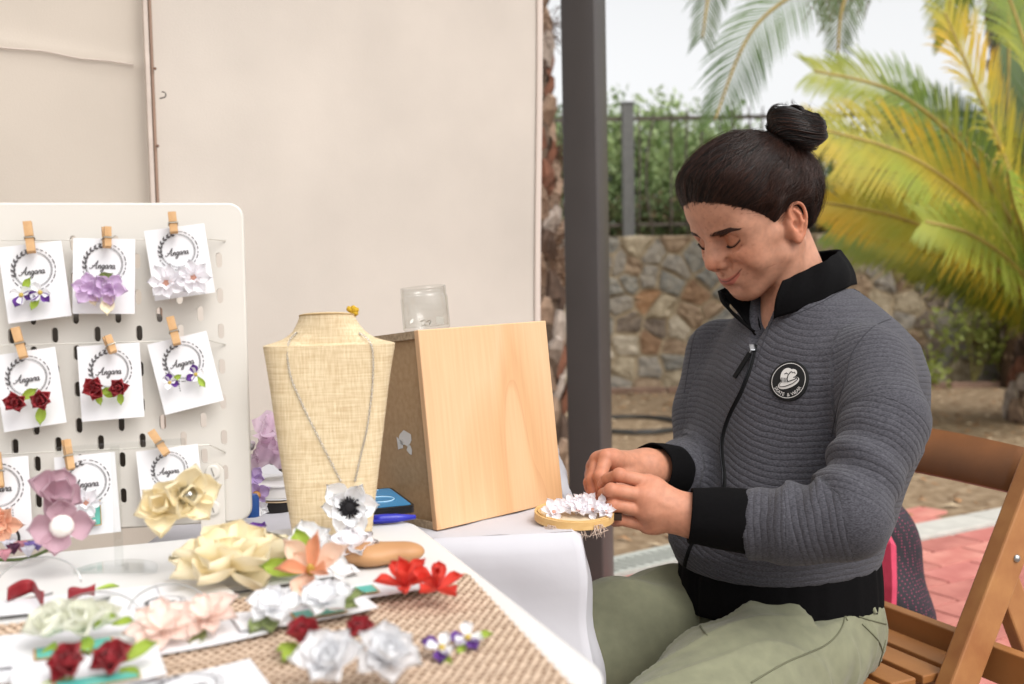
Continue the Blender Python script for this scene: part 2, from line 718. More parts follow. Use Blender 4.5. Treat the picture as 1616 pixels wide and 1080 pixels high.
    for k in range(46):
        p = g1 - e * (0.03 + k * 0.04) + en * gw / 2
        shared('drain_slat', sm, dr, dr.matrix_basis.inverted() @ Matrix.Translation((p.x, p.y, 0.020)) @ Matrix.Rotation(math.atan2(e.y, e.x) + 0.35, 4, 'Z'))
    # hose lying on the soil
    pts = []
    c = onz(1003, 674, 0)
    for i in range(90):
        a = i / 90 * 4 * math.pi
        rr = 1.0 + 0.12 * math.sin(a * 1.5 + 1) + 0.05 * i / 90
        pts.append((c.x + 0.33 * rr * math.cos(a), c.y + 0.42 * rr * math.sin(a) + 0.1 * i / 90, 0.016 + 0.006 * math.sin(a * 0.5)))
    pts += [(pts[-1][0] + 0.1 * j, pts[-1][1] + 0.04 * j * j * 0.2, 0.014) for j in range(1, 9)]
    tag(MB().tube(pts, 0.012, 8).build('hose', mat('black_hose', '#2a2927', rough=0.5), smooth=True), 'thin black hose lying coiled on the soil', 'hose')


# ================================================================ stone wall with fence
def clip_poly(poly, n, c):
    out = []
    for i in range(len(poly)):
        a, b = poly[i], poly[(i + 1) % len(poly)]
        da, db = a[0] * n[0] + a[1] * n[1] - c, b[0] * n[0] + b[1] * n[1] - c
        if da <= 0:
            out.append(a)
        if (da < 0 < db) or (db < 0 < da):
            t = da / (da - db)
            out.append((a[0] + (b[0] - a[0]) * t, a[1] + (b[1] - a[1]) * t))
    return out


WALL_Y = onz(980, 616, 0).y
WALL_TOP = at(1100, 372, WALL_Y / _f.y).z


def build_wall():
    wy = WALL_Y
    x0, x1, top = -1.2, 7.6, WALL_TOP
    w = empty('stone_wall', (3, wy, 0), 'rough mortared field-stone retaining wall below the fence', 'wall')
    mort = mat('mortar', '#ab9a80', rough=0.95, var=0.28, vscale=12, bump=0.8, bscale=40, bdist=0.02, detail=8)
    mb = MB()
    mb.grid(lambda u, v: (x0 + (x1 - x0) * u, wy + 0.006 + 0.006 * math.sin(u * 190 + v * 31) * math.sin(v * 17), top * v), 120, 24)
    mb.box(((x0 + x1) / 2, wy + 0.25, top / 2 - 0.01), (x1 - x0, 0.42, top - 0.02))
    mb.build('mortar_core', mort, w)
    stones = [('#77716a', '#a39a8c'), ('#6b6a66', '#989286'), ('#8b7c65', '#b8aa92'), ('#755f4a', '#a8927a'), ('#85603f', '#b08d6d'), ('#5d5248', '#8d7e6f'), ('#938775', '#c4b8a4'), ('#6a4f3b', '#9e7f63')]
    sm = [mat('field_stone_%s' % n_, c, col2=c2, rough=0.9, vscale=15, bump=0.9, bscale=30, bdist=0.025, detail=9)
          for n_, (c, c2) in zip(('grey', 'slate', 'sand', 'tan', 'rust', 'umber', 'pale', 'brown'), stones)]
    pr = [0.22, 0.18, 0.19, 0.15, 0.04, 0.08, 0.10, 0.04]
    pts = []
    gx, gz = 0.235, 0.195
    nz, nx = int(top / gz) + 1, int((x1 - x0) / gx)
    for j in range(nz):
        for i in range(nx):
            pts.append((x0 + (i + 0.5 + 0.5 * (j % 2) + RNG.uniform(-0.48, 0.48)) * gx, (j + 0.5 + RNG.uniform(-0.46, 0.46)) * top / nz))
    extra = []
    for i, p in enumerate(pts):
        near = sorted(((q[0] - p[0]) ** 2 + (q[1] - p[1]) ** 2, k) for k, q in enumerate(pts) if k != i and abs(q[0] - p[0]) < 0.9)[:14]
        poly = [(x0, 0.0), (x1, 0.0), (x1, top), (x0, top)]
        for _, k in near:
            q = pts[k]
            n = (q[0] - p[0], q[1] - p[1])
            ln = math.hypot(*n)
            n = (n[0] / ln, n[1] / ln)
            m = n[0] * (p[0] + q[0]) / 2 + n[1] * (p[1] + q[1]) / 2
            poly = clip_poly(poly, n, m - RNG.uniform(0.002, 0.016))
            if len(poly) < 3:
                break
        if len(poly) < 3:
            continue
        # subdivide and roughen outline
        ring = []
        for a, b in zip(poly, poly[1:] + poly[:1]):
            ring.append(a)
            if math.hypot(b[0] - a[0], b[1] - a[1]) > 0.07:
                ring.append(((a[0] + b[0]) / 2 + RNG.normal(0, 0.006), (a[1] + b[1]) / 2 + RNG.normal(0, 0.006)))
        cx, cz = sum(a[0] for a in ring) / len(ring), sum(a[1] for a in ring) / len(ring)
        h = RNG.uniform(0.008, 0.032)
        n = len(ring)
        v = [(a[0], wy + 0.03, a[1]) for a in ring]
        v += [(cx + (a[0] - cx) * 0.95, wy - h * 0.55 + RNG.normal(0, 0.004), cz + (a[1] - cz) * 0.95) for a in ring]
        v += [(cx + (a[0] - cx) * 0.72, wy - h + RNG.normal(0, 0.008), cz + (a[1] - cz) * 0.72) for a in ring]
        v.append((cx, wy - h - 0.004, cz))
        f = []
        for r_ in range(2):
            f += [(r_ * n + k, r_ * n + (k + 1) % n, (r_ + 1) * n + (k + 1) % n, (r_ + 1) * n + k) for k in range(n)]
        f += [(2 * n + k, 2 * n + (k + 1) % n, 3 * n) for k in range(n)]
        mi = int(RNG.choice(8, p=pr))
        if len(extra) < 299:
            extra.append(MB().add(v, f).build('stone', sm[mi], w))
    # low kerb line at the foot of the wall
    kb = empty('wall_footing', (3, wy - 0.25, 0), 'low reddish kerb running along the foot of the stone wall', 'kerb')
    km = mat('footing', '#7d6455', rough=0.95, var=0.2, vscale=10)
    for i in range(10):
        a = x0 + i * 0.88
        MB().box((a + 0.44, wy - 0.3, 0.02), (0.87, 0.09, 0.06)).build('kerb_stone', km, kb, bevel=0.008)

    # ---- fence on the wall
    fn = empty('metal_fence', (3, wy + 0.15, top), 'old grey metal fence with thin bent pickets on top of the stone wall', 'fence')
    grey = mat('fence_grey', '#6b6b6a', rough=0.6, var=0.12, vscale=20, metal=0.2)
    rust = mat('fence_picket', '#5a524b', rough=0.8, var=0.25, vscale=25)
    dpt = (wy + 0.15)
    for px_ in (992,):
        p = at(px_, 372, dpt / ray(px_, 372).y)
        ht = at(px_, 165, dpt / ray(px_, 165).y).z
        for k in (-1, 0, 1, 2):
            x = p.x + 2.55 * k
            MB().box((x, dpt, (top + ht) / 2 - 0.05), (0.115, 0.115, ht - top + 0.1)).build('fence_post', grey, fn, bevel=0.008)
            MB().box((x, dpt, ht + 0.008), (0.13, 0.13, 0.016)).build('post_cap', grey, fn)
    rz = at(1050, 187, dpt / ray(1050, 187).y).z
    MB().box(((x0 + x1) / 2, dpt, rz), (x1 - x0, 0.03, 0.035)).build('fence_rail', rust, fn)
    MB().box(((x0 + x1) / 2, dpt, top + 0.12), (x1 - x0, 0.03, 0.03)).build('fence_rail', rust, fn)
    x = x0
    while x < x1:
        tilt = RNG.normal(0, 0.05) if RNG.uniform() < 0.35 else RNG.normal(0, 0.012)
        bow = RNG.normal(0, 0.035)
        hh = rz + RNG.uniform(0.05, 0.16)
        pts = [(x + tilt * t * 1.2 - tilt * 0.6 + bow * math.sin(math.pi * t), dpt - 0.02 + RNG.normal(0, 0.004), top - 0.03 + (hh - top + 0.03) * t) for t in (0, 0.2, 0.4, 0.6, 0.8, 0.97, 1)]
        MB().tube(pts, [0.011] * 5 + [0.008, 0.001], 6).build('picket', rust, fn, smooth=True)
        x += 0.145 * RNG.uniform(0.85, 1.15)


# ================================================================ foliage
def leaf_cloud(center, rad, n, size, seed, aspect=0.5, shell=0.35):
    """Small folded leaf quads spread through an uneven crown."""
    rg = np.random.default_rng(seed)
    u = rg.normal(0, 1, (n, 3))
    u /= np.linalg.norm(u, axis=1, keepdims=True)
    lump = 1 + 0.28 * np.sin(u[:, 0] * 5 + seed) * np.sin(u[:, 2] * 6 + seed * 2) + 0.18 * np.sin(u[:, 1] * 9 + u[:, 0] * 7)
    r = rg.uniform(shell, 1, n) ** 0.6 * lump
    p = np.array(center) + u * r[:, None] * np.array(rad)
    d = rg.normal(0, 1, (n, 3)) + u * 0.6 + np.array([0, 0, 0.35])
    d /= np.linalg.norm(d, axis=1, keepdims=True)
    s = np.cross(d, rg.normal(0, 1, (n, 3)))
    s /= np.linalg.norm(s, axis=1, keepdims=True)
    nn = np.cross(d, s)
    L = size * rg.uniform(0.6, 1.3, n)[:, None]
    W = L * aspect * 0.5
    V = np.stack([p, p + d * L * 0.5 + s * W + nn * L * 0.08, p + d * L, p + d * L * 0.5 - s * W + nn * L * 0.08], 1).reshape(-1, 3)
    F = np.arange(4 * n).reshape(n, 4)
    return V, F


def shrub(px, depth, zbase, height, rx, mats, n, size, seed, label, group=None, name='shrub'):
    p = at(px, 400, depth)
    sh = empty(name, (p.x, p.y, zbase), label, 'shrub', group)
    c = (p.x, p.y, zbase + height * 0.55)
    for i, m in enumerate(mats):
        V, F = leaf_cloud(c, (rx, rx * 0.7, height * 0.5), n // len(mats), size, seed + i * 7)
        V[:, 2] = np.maximum(V[:, 2], zbase + 0.01)
        o = bpy.data.objects.new('foliage', np_mesh('foliage', V, F, m, smooth=False))
        setup(o, sh)
    st = MB()
    for k in range(5):
        a = k * 1.3 + seed
        st.tube([(p.x + 0.05 * math.cos(a), p.y, zbase), (p.x + 0.3 * rx * math.cos(a), p.y + 0.2 * rx * math.sin(a), zbase + height * 0.4), (p.x + 0.6 * rx * math.cos(a), p.y + 0.5 * rx * math.sin(a), zbase + height * 0.85)], [0.02, 0.014, 0.004], 5)
    st.build('stem', mat('shrub_stem', '#5b4a38', rough=0.9), sh)
    return sh


def build_shrubs():
    g1 = mat('hedge_light', '#a8b985', rough=0.6, var=0.3, vscale=3, translucent=0.35)
    g2 = mat('hedge_mid', '#8aa06c', rough=0.6, var=0.3, vscale=3, translucent=0.3)
    g3 = mat('hedge_dark', '#64764c', rough=0.7, var=0.3, vscale=3, translucent=0.2)
    b1 = mat('brush_brown', '#6d6045', rough=0.9, var=0.3, vscale=5)
    wy, top = WALL_Y, WALL_TOP
    # ground behind the wall stands at the wall top
    MB().box((3, wy + 20.0, top - 0.3), (40, 39, 0.4)).build('upper_ground', mat('upper_soil', '#6f6a4d', rough=0.95, var=0.2, vscale=2)).__setitem__('kind', 'structure')
    names = ['light green shrub behind the fence beside the big steel post', 'yellow-green shrub behind the fence left of the seated person',
             'mid green shrub behind the fence above the person\'s forehead', 'green shrub behind the fence to the right of the hair bun',
             'darker green shrub behind the fence under the palm fronds', 'green shrub behind the fence at the far right', 'low green shrub behind the fence hidden by the curtain edge']
    xs = [975, 1060, 1150, 1300, 1420, 1560, 880]
    for i, (x, l) in enumerate(zip(xs, names)):
        h = [1.55, 1.5, 1.38, 1.25, 1.3, 1.4, 1.5][i]
        shrub(x, wy + 1.3 + 0.25 * (i % 3), top - 0.1, h, 0.75, [g1, g2, g1 if i < 3 else g3], 5200, 0.085, 11 + i, l, 'shrubs behind the fence')
    for i, x in enumerate((960, 1040, 1120, 1230, 1350, 1480, 1600)):
        where = ['by the steel post', 'under the thin pickets left of the head', 'beside the forehead', 'behind the head', 'behind the low palm fronds', 'right of the collar under the palm', 'at the right edge'][i]
        shrub(x, wy + 0.62, top - 0.1, 0.5, 0.42, [g3, b1, g2], 1500, 0.07, 41 + i, 'low undergrowth along the fence ' + where, 'undergrowth along the fence', 'undergrowth_bush')
    # weeds growing out of the stone wall on the right
    y1 = mat('weed_leaf', '#8c9648', rough=0.6, var=0.3, vscale=6, translucent=0.3)
    for i, (px, py, s, lab) in enumerate(((1535, 520, 0.42, 'yellow-green weed bush growing against the stone wall at the right'), (1455, 590, 0.25, 'small weed at the foot of the stone wall beside the sleeve'), (1590, 545, 0.3, 'sprawling weed against the wall beside the palm trunk'))):
        p = at(px, py, wy - 0.25)
        e_ = empty('weed', (p.x, p.y, 0), lab, 'weed', 'weeds at the wall')
        V, F = leaf_cloud((p.x, p.y, p.z), (s, 0.16, s * 0.8), 320, 0.07, 77 + i, shell=0.05)
        V[:, 2] = np.maximum(V[:, 2], 0.01)
        setup(bpy.data.objects.new('foliage', np_mesh('foliage', V, F, y1, smooth=False)), e_)
        st = MB()
        for k in range(7):
            a = RNG.uniform(-1, 1)
            st.tube([(p.x, p.y, 0), (p.x + a * s * 0.5, p.y - 0.03, p.z * 0.6), (p.x + a * s, p.y - 0.05, p.z + s * 0.3)], [0.008, 0.006, 0.002], 5)
        st.build('stem', mat('weed_stem', '#6b6436', rough=0.8), e_)


# ================================================================ palms
def frond(parent, pts, length_w, m, rm, seed, dens=70, droop=0.25, vee=0.55, width0=0.022, twist=0.0):
    rg = np.random.default_rng(seed)
    cv = spline(pts, 14)
    n = len(cv)
    cum = [0]
    for i in range(1, n):
        cum.append(cum[-1] + (cv[i] - cv[i - 1]).length)
    tot = cum[-1]
    V, F, K = [], [], []
    for s in range(dens * 2):
        t = 0.10 + 0.90 * (s // 2) / (dens - 1)
        side = 1 if s % 2 else -1
        d = t * tot
        i = min(n - 2, max(0, int(np.searchsorted(cum, d)) - 1))
        a = (d - cum[i]) / max(1e-6, cum[i + 1] - cum[i])
        p = cv[i].lerp(cv[i + 1], min(1, a))
        tg = (cv[min(i + 2, n - 1)] - cv[max(i - 1, 0)]).normalized()
        sd = tg.cross(Vector((0, 0, 1)))
        sd = sd.normalized() if sd.length > 1e-4 else Vector((1, 0, 0))
        upv = sd.cross(tg).normalized()
        ct, sn_ = math.cos(twist), math.sin(twist)
        sd, upv = sd * ct + upv * sn_, upv * ct - sd * sn_
        ln = length_w * (0.35 + 0.65 * math.sin(math.pi * min(1, 0.12 + 0.80 * t)) ** 0.7) * rg.uniform(0.85, 1.1) * (1.0 if t < 0.9 else 0.75)
        fw = 0.45 + 0.5 * t
        dr = (sd * side * (1 - 0.15 * fw) + tg * fw + upv * (vee * rg.uniform(0.3, 1.2) * (1 - 0.4 * t))).normalized()
        w = width0 * rg.uniform(0.8, 1.15)
        nn = dr.cross(tg).normalized()
        bl = nn.cross(dr).normalized()
        sag = Vector((0, 0, -droop * ln))
        p1 = p + dr * ln * 0.45 + sag * 0.2
        p2 = p + dr * ln * 0.8 + sag * 0.6
        p3 = p + dr * ln + sag
        b = len(V)
        V += [p - bl * w * 0.3, p + bl * w * 0.3, p1 - bl * w * 0.5, p1 + bl * w * 0.5, p2 - bl * w * 0.35, p2 + bl * w * 0.35, p3]
        F += [(b, b + 1, b + 3, b + 2), (b + 2, b + 3, b + 5, b + 4), (b + 4, b + 5, b + 6)]
    o = MB().add(V, F).build('frond', m, parent)
    rs = [0.022 * (1 - 0.8 * i / (n - 1)) + 0.004 for i in range(n)]
    MB().tube(cv, rs, 6).build('rachis', rm, o, smooth=True)
    return o


def build_palms():
    stalk = mat('palm_stalk', '#a08a4a', rough=0.6, var=0.2, vscale=8)
    gy = mat('frond_yellow', '#e0b93c', rough=0.5, col2='#a4b048', vscale=1.9, translucent=0.5, detail=2)
    gg = mat('frond_green', '#7f9c46', rough=0.5, col2='#bfbc4c', vscale=1.7, translucent=0.5, detail=2)
    gd = mat('frond_dark', '#4c6636', rough=0.55, col2='#66803f', vscale=1.3, translucent=0.3, detail=2)
    go = mat('frond_grey', '#54684a', rough=0.6, col2='#6c7b52', vscale=1.3, translucent=0.3, detail=2)
    trunk_m = mat('palm_bark', '#5b4a3c', rough=0.95, var=0.35, vscale=14, bump=1.0, bscale=30, bdist=0.02)
    stub_m = [mat('leaf_base_%s' % a, c, rough=0.9, var=0.3, vscale=18, bump=0.8, bscale=60, bdist=0.008) for a, c in (('tan', '#8c7562'), ('grey', '#9c8f84'), ('red', '#6d4634'), ('dark', '#4b3a2f'))]

    # --- young palm at the right
    c = at(1672, 520, 6.9)
    t = empty('palm_tree', (c.x, c.y, 0), 'young date palm with yellowing green fronds at the right edge', 'palm tree')
    MB().tube([(c.x, c.y, -0.05), (c.x, c.y, 0.3), (c.x + 0.02, c.y, c.z + 0.05)], [0.34, 0.30, 0.2], 18).build('trunk', trunk_m, t, smooth=True)
    sm = [stub_mesh(m, 0.15) for m in stub_m]
    for k in range(70):
        a, z = k * 2.4, 0.03 + (c.z - 0.05) * k / 70
        r = 0.33 - 0.12 * z / c.z
        M = Matrix.Translation((c.x + r * math.cos(a), c.y + r * math.sin(a), z)) @ Matrix.Rotation(a, 4, 'Z') @ Matrix.Rotation(-0.5, 4, 'Y')
        shared('leaf_base', sm[k % 4], t, t.matrix_basis.inverted() @ M)
    cz = Vector((c.x, c.y, c.z))
    fl = [  # rachis by image place and distance; wide leaflets
        ([(1640, 470, 6.8), (1560, 345, 6.4), (1440, 250, 6.1), (1300, 205, 5.9)], 0.62, gy),
        ([(1645, 450, 6.9), (1540, 260, 6.9), (1420, 150, 6.8), (1285, 112, 6.7)], 0.52, gg),
        ([(1655, 440, 6.7), (1600, 290, 6.4), (1545, 150, 6.2), (1490, 20, 6.1)], 0.66, gy),
        ([(1640, 490, 6.7), (1540, 400, 6.5), (1420, 345, 6.4), (1300, 320, 6.4)], 0.42, gy),
        ([(1640, 500, 6.9), (1540, 430, 6.9), (1420, 385, 6.9), (1310, 365, 6.9)], 0.36, gg),
        ([(1650, 470, 7.1), (1560, 330, 7.3), (1450, 280, 7.4), (1330, 262, 7.5)], 0.50, gy),
        ([(1665, 440, 6.8), (1650, 250, 6.7), (1625, 100, 6.6), (1580, -40, 6.6)], 0.60, gg),
        ([(1660, 500, 6.4), (1600, 420, 5.9), (1530, 370, 5.6), (1460, 350, 5.5)], 0.42, gg),
        ([(1660, 460, 7.2), (1600, 300, 7.6), (1500, 200, 7.9), (1400, 150, 8.1)], 0.55, gd),
        ([(1700, 460, 6.8), (1740, 300, 6.6), (1790, 180, 6.5), (1850, 120, 6.4)], 0.60, gg),
        ([(1700, 480, 6.9), (1790, 400, 6.9), (1880, 350, 6.9), (1960, 360, 6.9)], 0.55, gd),
        ([(1655, 490, 6.3), (1625, 390, 5.8), (1600, 320, 5.5), (1590, 270, 5.3)], 0.50, gg),
        ([(1650, 500, 7.0), (1580, 450, 7.0), (1500, 415, 7.0), (1430, 400, 7.0)], 0.36, gd),
    ]
    for i, (q, lw, m) in enumerate(fl):
        frond(t, [cz] + [at(*p) for p in q], lw, m, stalk, 100 + i, dens=112, width0=0.017, twist=1.15 if q[-1][0] < 1620 else 0.3, vee=0.35)

    # --- tall palm whose crown hangs in from above
    b = at(1640, 560, 9.2)
    t = empty('palm_tree', (b.x, b.y, 0), 'tall date palm whose hanging fronds enter from the top of the picture', 'palm tree')
    cr = at(1600, -190, 9.0)
    MB().tube([(b.x, b.y, -0.05), (b.x, b.y, 1.5), (cr.x, cr.y, cr.z)], [0.33, 0.28, 0.26], 18).build('trunk', trunk_m, t, smooth=True)
    for k in range(120):
        a, z = k * 2.4, 0.1 + (cr.z - 0.2) * k / 120
        f = z / cr.z
        x, y = b.x + (cr.x - b.x) * f, b.y + (cr.y - b.y) * f
        M = Matrix.Translation((x + 0.27 * math.cos(a), y + 0.27 * math.sin(a), z)) @ Matrix.Rotation(a, 4, 'Z') @ Matrix.Rotation(-0.5, 4, 'Y')
        shared('leaf_base', sm[k % 4], t, t.matrix_basis.inverted() @ M)
    cz = Vector(cr)
    fl = [
        ([(1450, -110, 8.2), (1300, -35, 7.6), (1190, 45, 7.3), (1128, 190, 7.2)], 0.46, gd),
        ([(1480, -120, 8.0), (1370, -60, 7.4), (1330, 10, 7.2), (1322, 105, 7.2)], 0.30, go),
        ([(1420, -150, 8.4), (1260, -130, 7.9), (1140, -60, 7.6), (1108, 60, 7.5)], 0.34, go),
        ([(1590, -100, 8.0), (1590, -30, 7.4), (1592, 60, 7.3), (1590, 190, 7.3)], 0.42, go),
        ([(1640, -140, 8.6), (1640, -60, 8.3), (1625, 40, 8.2), (1618, 170, 8.2)], 0.40, gd),
        ([(1540, -130, 8.5), (1500, -110, 8.1), (1420, -80, 7.9), (1340, -30, 7.8)], 0.34, gd),
        ([(1540, -130, 8.3), (1520, -70, 8.0), (1500, -10, 7.9), (1495, 60, 7.9)], 0.34, gg),
        ([(1750, -160, 8.6), (1850, -60, 8.4), (1900, 80, 8.3), (1920, 200, 8.3)], 0.45, gd),
        ([(1600, -300, 9.4), (1500, -420, 10.0), (1380, -420, 10.4), (1260, -340, 10.8)], 0.45, gd),
        ([(1700, -300, 9.4), (1800, -420, 10.0), (1920, -380, 10.4), (2000, -260, 10.8)], 0.45, gd),
        ([(1560, -240, 8.4), (1470, -300, 7.4), (1390, -260, 6.8), (1330, -180, 6.4)], 0.45, gg),
    ]
    for i, (q, lw, m) in enumerate(fl):
        frond(t, [cz] + [at(*p) for p in q], lw, m, stalk, 200 + i, dens=105, width0=0.017, twist=0.75, droop=0.35, vee=0.3)
    # dry fruit stalks hanging in the crown
    dry = mat('dry_stalk', '#7d5f4c', rough=0.9, var=0.3, vscale=20)
    for k, (px, py) in enumerate(((1292, 4), (1310, 18), (1560, -10), (1345, -4))):
        mb = MB()
        p0 = at(px + 60, py - 70, 8.0)
        for j in range(16):
            e_ = at(px + RNG.uniform(-25, 25), py + RNG.uniform(0, 40), 7.8 + RNG.uniform(-0.2, 0.2))
            mb.tube([p0, p0.lerp(e_, 0.5) + Vector((0, 0, 0.08)), e_], [0.01, 0.008, 0.004], 4)
        mb.build('fruit_stalk', dry, t)

    # --- rough old trunk behind the curtain edge
    b = at(812, 700, 5.2)
    t = empty('palm_tree', (b.x, b.y, 0), 'thick shaggy palm trunk between curtain edge and steel post', 'palm tree')
    ax = [Vector((b.x + 0.03, b.y, -0.05)), Vector((b.x + 0.02, b.y, 1.2)), Vector((b.x - 0.0, b.y, 2.2)), Vector((b.x - 0.08, b.y, 3.4)), Vector((b.x - 0.12, b.y, 4.6))]
    MB().tube(ax, [0.235, 0.215, 0.20, 0.19, 0.18], 20).build('trunk', trunk_m, t, smooth=True)
    sm2 = [stub_mesh(m, 0.12) for m in stub_m]
    for k in range(280):
        a, z = k * 2.399, 0.05 + 4.4 * k / 280
        i = 0
        while i < 3 and ax[i + 1].z < z:
            i += 1
        f = (z - ax[i].z) / (ax[i + 1].z - ax[i].z)
        p = ax[i].lerp(ax[i + 1], f)
        r = 0.235 - 0.012 * z
        sc = RNG.uniform(0.75, 1.25)
        M = Matrix.Translation((p.x + r * math.cos(a), p.y + r * math.sin(a), z)) @ Matrix.Rotation(a + RNG.normal(0, 0.2), 4, 'Z') @ Matrix.Rotation(-0.45 + RNG.normal(0, 0.2), 4, 'Y') @ Matrix.Rotation(RNG.normal(0, 0.2), 4, 'X') @ Matrix.Scale(sc, 4)
        shared('leaf_base', sm2[int(RNG.choice(4, p=[0.35, 0.2, 0.2, 0.25]))], t, t.matrix_basis.inverted() @ M)
    fb = mat('palm_fibre', '#4e3524', rough=1.0, var=0.3, vscale=40)
    for k in range(30):
        mb = MB()
        a, z = RNG.uniform(-2.2, 0.6), RNG.uniform(0.3, 3.2)
        for j in range(26):
            an = a + RNG.normal(0, 0.25)
            r = 0.24
            p = Vector((b.x + r * math.cos(an), b.y + r * math.sin(an), z + RNG.normal(0, 0.04)))
            q = p + Vector((0.05 * math.cos(an) + RNG.normal(0, 0.02), 0.05 * math.sin(an) + RNG.normal(0, 0.02), RNG.normal(-0.03, 0.06)))
            mb.tube([p, p.lerp(q, 0.5) + Vector((RNG.normal(0, 0.01), 0, 0.01)), q], 0.0022, 3)
        mb.build('fibre_tuft', fb, t)['kind'] = 'stuff'


def stub_mesh(m, s):
    """Cut leaf base: a short flattened wedge that points out and up (+X out, +Z up)."""
    v = [(-0.3, -0.62, -0.5), (-0.3, 0.62, -0.5), (-0.2, 0.5, 0.15), (-0.2, -0.5, 0.15),
         (0.30, -0.36, 0.10), (0.30, 0.36, 0.10), (0.20, 0.30, 0.42), (0.20, -0.30, 0.42),
         (0.48, -0.20, 0.52), (0.48, 0.22, 0.50), (0.36, 0.18, 0.66), (0.36, -0.16, 0.68)]
    f = [(0, 1, 5, 4), (3, 7, 6, 2), (0, 4, 7, 3), (1, 2, 6, 5), (4, 5, 9, 8), (7, 11, 10, 6), (4, 8, 11, 7), (5, 6, 10, 9), (8, 9, 10, 11)]
    return MB().add([(x * s, y * s, z * s) for x, y, z in v], f).mesh('leaf_base', m)


# ================================================================ steel post, curtain
def build_stall():
    pd = 2.72
    c = at(929, 540, pd)
    ang = math.radians(-24)
    R = Matrix.Rotation(ang, 3, 'Z')
    po = empty('steel_post', (c.x, c.y, 0), 'dark grey square steel post of the stall beside the curtain', 'post')
    pm = mat('post_paint', '#433e3c', rough=0.42, var=0.08, vscale=6, bump=0.15, bscale=300, bdist=0.001, spec=0.5)
    w = 0.097
    # the post leans a hair with the stall
    p0, p1 = Vector((c.x + 0.002, c.y, -0.02)), Vector((c.x - 0.006, c.y, 3.2))
    mb = MB()
    poly = rounded_rect(w, w, 0.006, 3)
    n = len(poly)
    vs = []
    for p in (p0, p1):
        for x, y in poly:
            q = R @ Vector((x, y, 0))
            vs.append(p + q)
    mb.add(vs, [(i, (i + 1) % n, n + (i + 1) % n, n + i) for i in range(n)] + [tuple(range(n, 2 * n))])
    mb.build('shaft', pm, po, autos=30)
    scm = mat('screw_steel', '#6a6460', rough=0.4, metal=0.8)
    ln = R @ Vector((-1, 0, 0))
    for py in (160, 308, 446, 700):
        z = at(895, py, pd).z
        q = Vector((c.x, c.y, z)) + ln * (w / 2 + 0.001)
        MB().lathe([(0.0045, -0.001), (0.0045, 0.0018), (0.0025, 0.0026), (0.0, 0.0026)], 12, q, frame(Vector((0, 0, 1)).cross(ln), Vector((0, 0, 1)), ln)).build('screw', scm, po)
    MB().box((c.x, c.y, 0.008), (0.17, 0.17, 0.014), R).build('foot_plate', pm, po)

    # curtain, right panel
    cm = mat('cream_canvas', '#cec4b9', rough=0.9, var=0.075, vscale=3.2, bump=0.5, bscale=420, bdist=0.0015, detail=9, translucent=0.22)
    cm2 = mat('cream_canvas_side', '#c3b8ab', rough=0.92, var=0.06, vscale=3.0, bump=0.5, bscale=450, bdist=0.001, translucent=0.2)
    hm = mat('canvas_hem', '#c8bab0', rough=0.9, bump=0.3, bscale=400, bdist=0.001)
    A, B = at(250, 540, 1.95), at(857, 540, 2.46)
    dx = (B - A)
    dx.z = 0
    W = dx.length
    dx.normalize()
    nr = Vector((dx.y, -dx.x, 0))
    cu = empty('canvas_curtain', (A.x, A.y, 0), 'wide cream canvas backdrop curtain hanging behind the bust and wooden box', 'curtain')

    def pan(u, v):
        s, z = u * W, 0.03 + 2.5 * v
        lean = 0.012 * (z - 1.0)
        off = 0.010 * math.sin(s * 5.2 + 0.5) * (0.4 + 0.6 * (1 - v)) + 0.004 * math.sin(s * 19 + z * 2.2) + 0.006 * math.sin(z * 3.1 + s * 2) + 0.003 * (u ** 6) * math.sin(z * 5)
        p = A + dx * (s + lean * u) + nr * off
        return (p.x, p.y, z)
    MB().grid(pan, 90, 60).build('panel', cm, cu, smooth=True)

    def hem(u, v):
        p = Vector(pan(0.985 + 0.0165 * u, v)) + nr * (0.0035 + 0.0015 * math.sin(u * math.pi))
        return p
    MB().grid(hem, 4, 60).build('side_hem', hm, cu, smooth=True)
    MB().tube([Vector(pan(0.984, k / 40)) + nr * 0.004 for k in range(41)], 0.0012, 5).build('hem_stitch', mat('hem_thread', '#b9a99d', rough=0.9), cu)
    # left panel, closer, at an angle
    C2 = at(-260, 540, 1.62)
    dx2 = (C2 - A)
    dx2.z = 0
    W2 = dx2.length
    dx2.normalize()
    n2 = Vector((-dx2.y, dx2.x, 0))
    if n2.y > 0:
        n2 = -n2
    lu = empty('canvas_curtain', (C2.x, C2.y, 0), 'greyer canvas side curtain with a horizontal crease at the left edge', 'curtain')
    zc = at(60, 97, 1.85).z

    def pan2(u, v):
        s, z = u * W2, 0.03 + 2.5 * v
        crease = 0.0035 * math.exp(-((z - zc - 0.012 * math.sin(s * 2)) / 0.014) ** 2)
        off = 0.006 * math.sin(s * 4) + 0.003 * math.sin(s * 13 + z * 3) + crease - 0.018 * math.exp(-((s - 0.05) / 0.03) ** 2) * 0.3
        p = A - Vector((0.012, 0, 0)) + dx2 * s + n2 * (0.02 + off)
        return (p.x, p.y, z)
    MB().grid(pan2, 60, 220).build('panel', cm2, lu, smooth=True)
    p_ = [Vector(pan2(k / 20 * 0.8 + 0.045, (zc - 0.03) / 2.5 + 0.0008 * math.sin(k))) + n2 * 0.003 for k in range(21)]
    MB().tube(p_, 0.0012, 5).build('crease_seam', hm, lu, smooth=True)

    # wooden batten at the seam, with nails and a small hook
    bt = empty('wooden_batten', (A.x, A.y, 0), 'thin brown wooden batten covering the seam between the curtains', 'batten')
    wm = mat('batten_wood', '#8d7362', rough=0.8, var=0.2, vscale=30, stretch=(1, 1, 0.1))
    wm2 = mat('batten_edge', '#bfb1a6', rough=0.85, var=0.1, vscale=30)
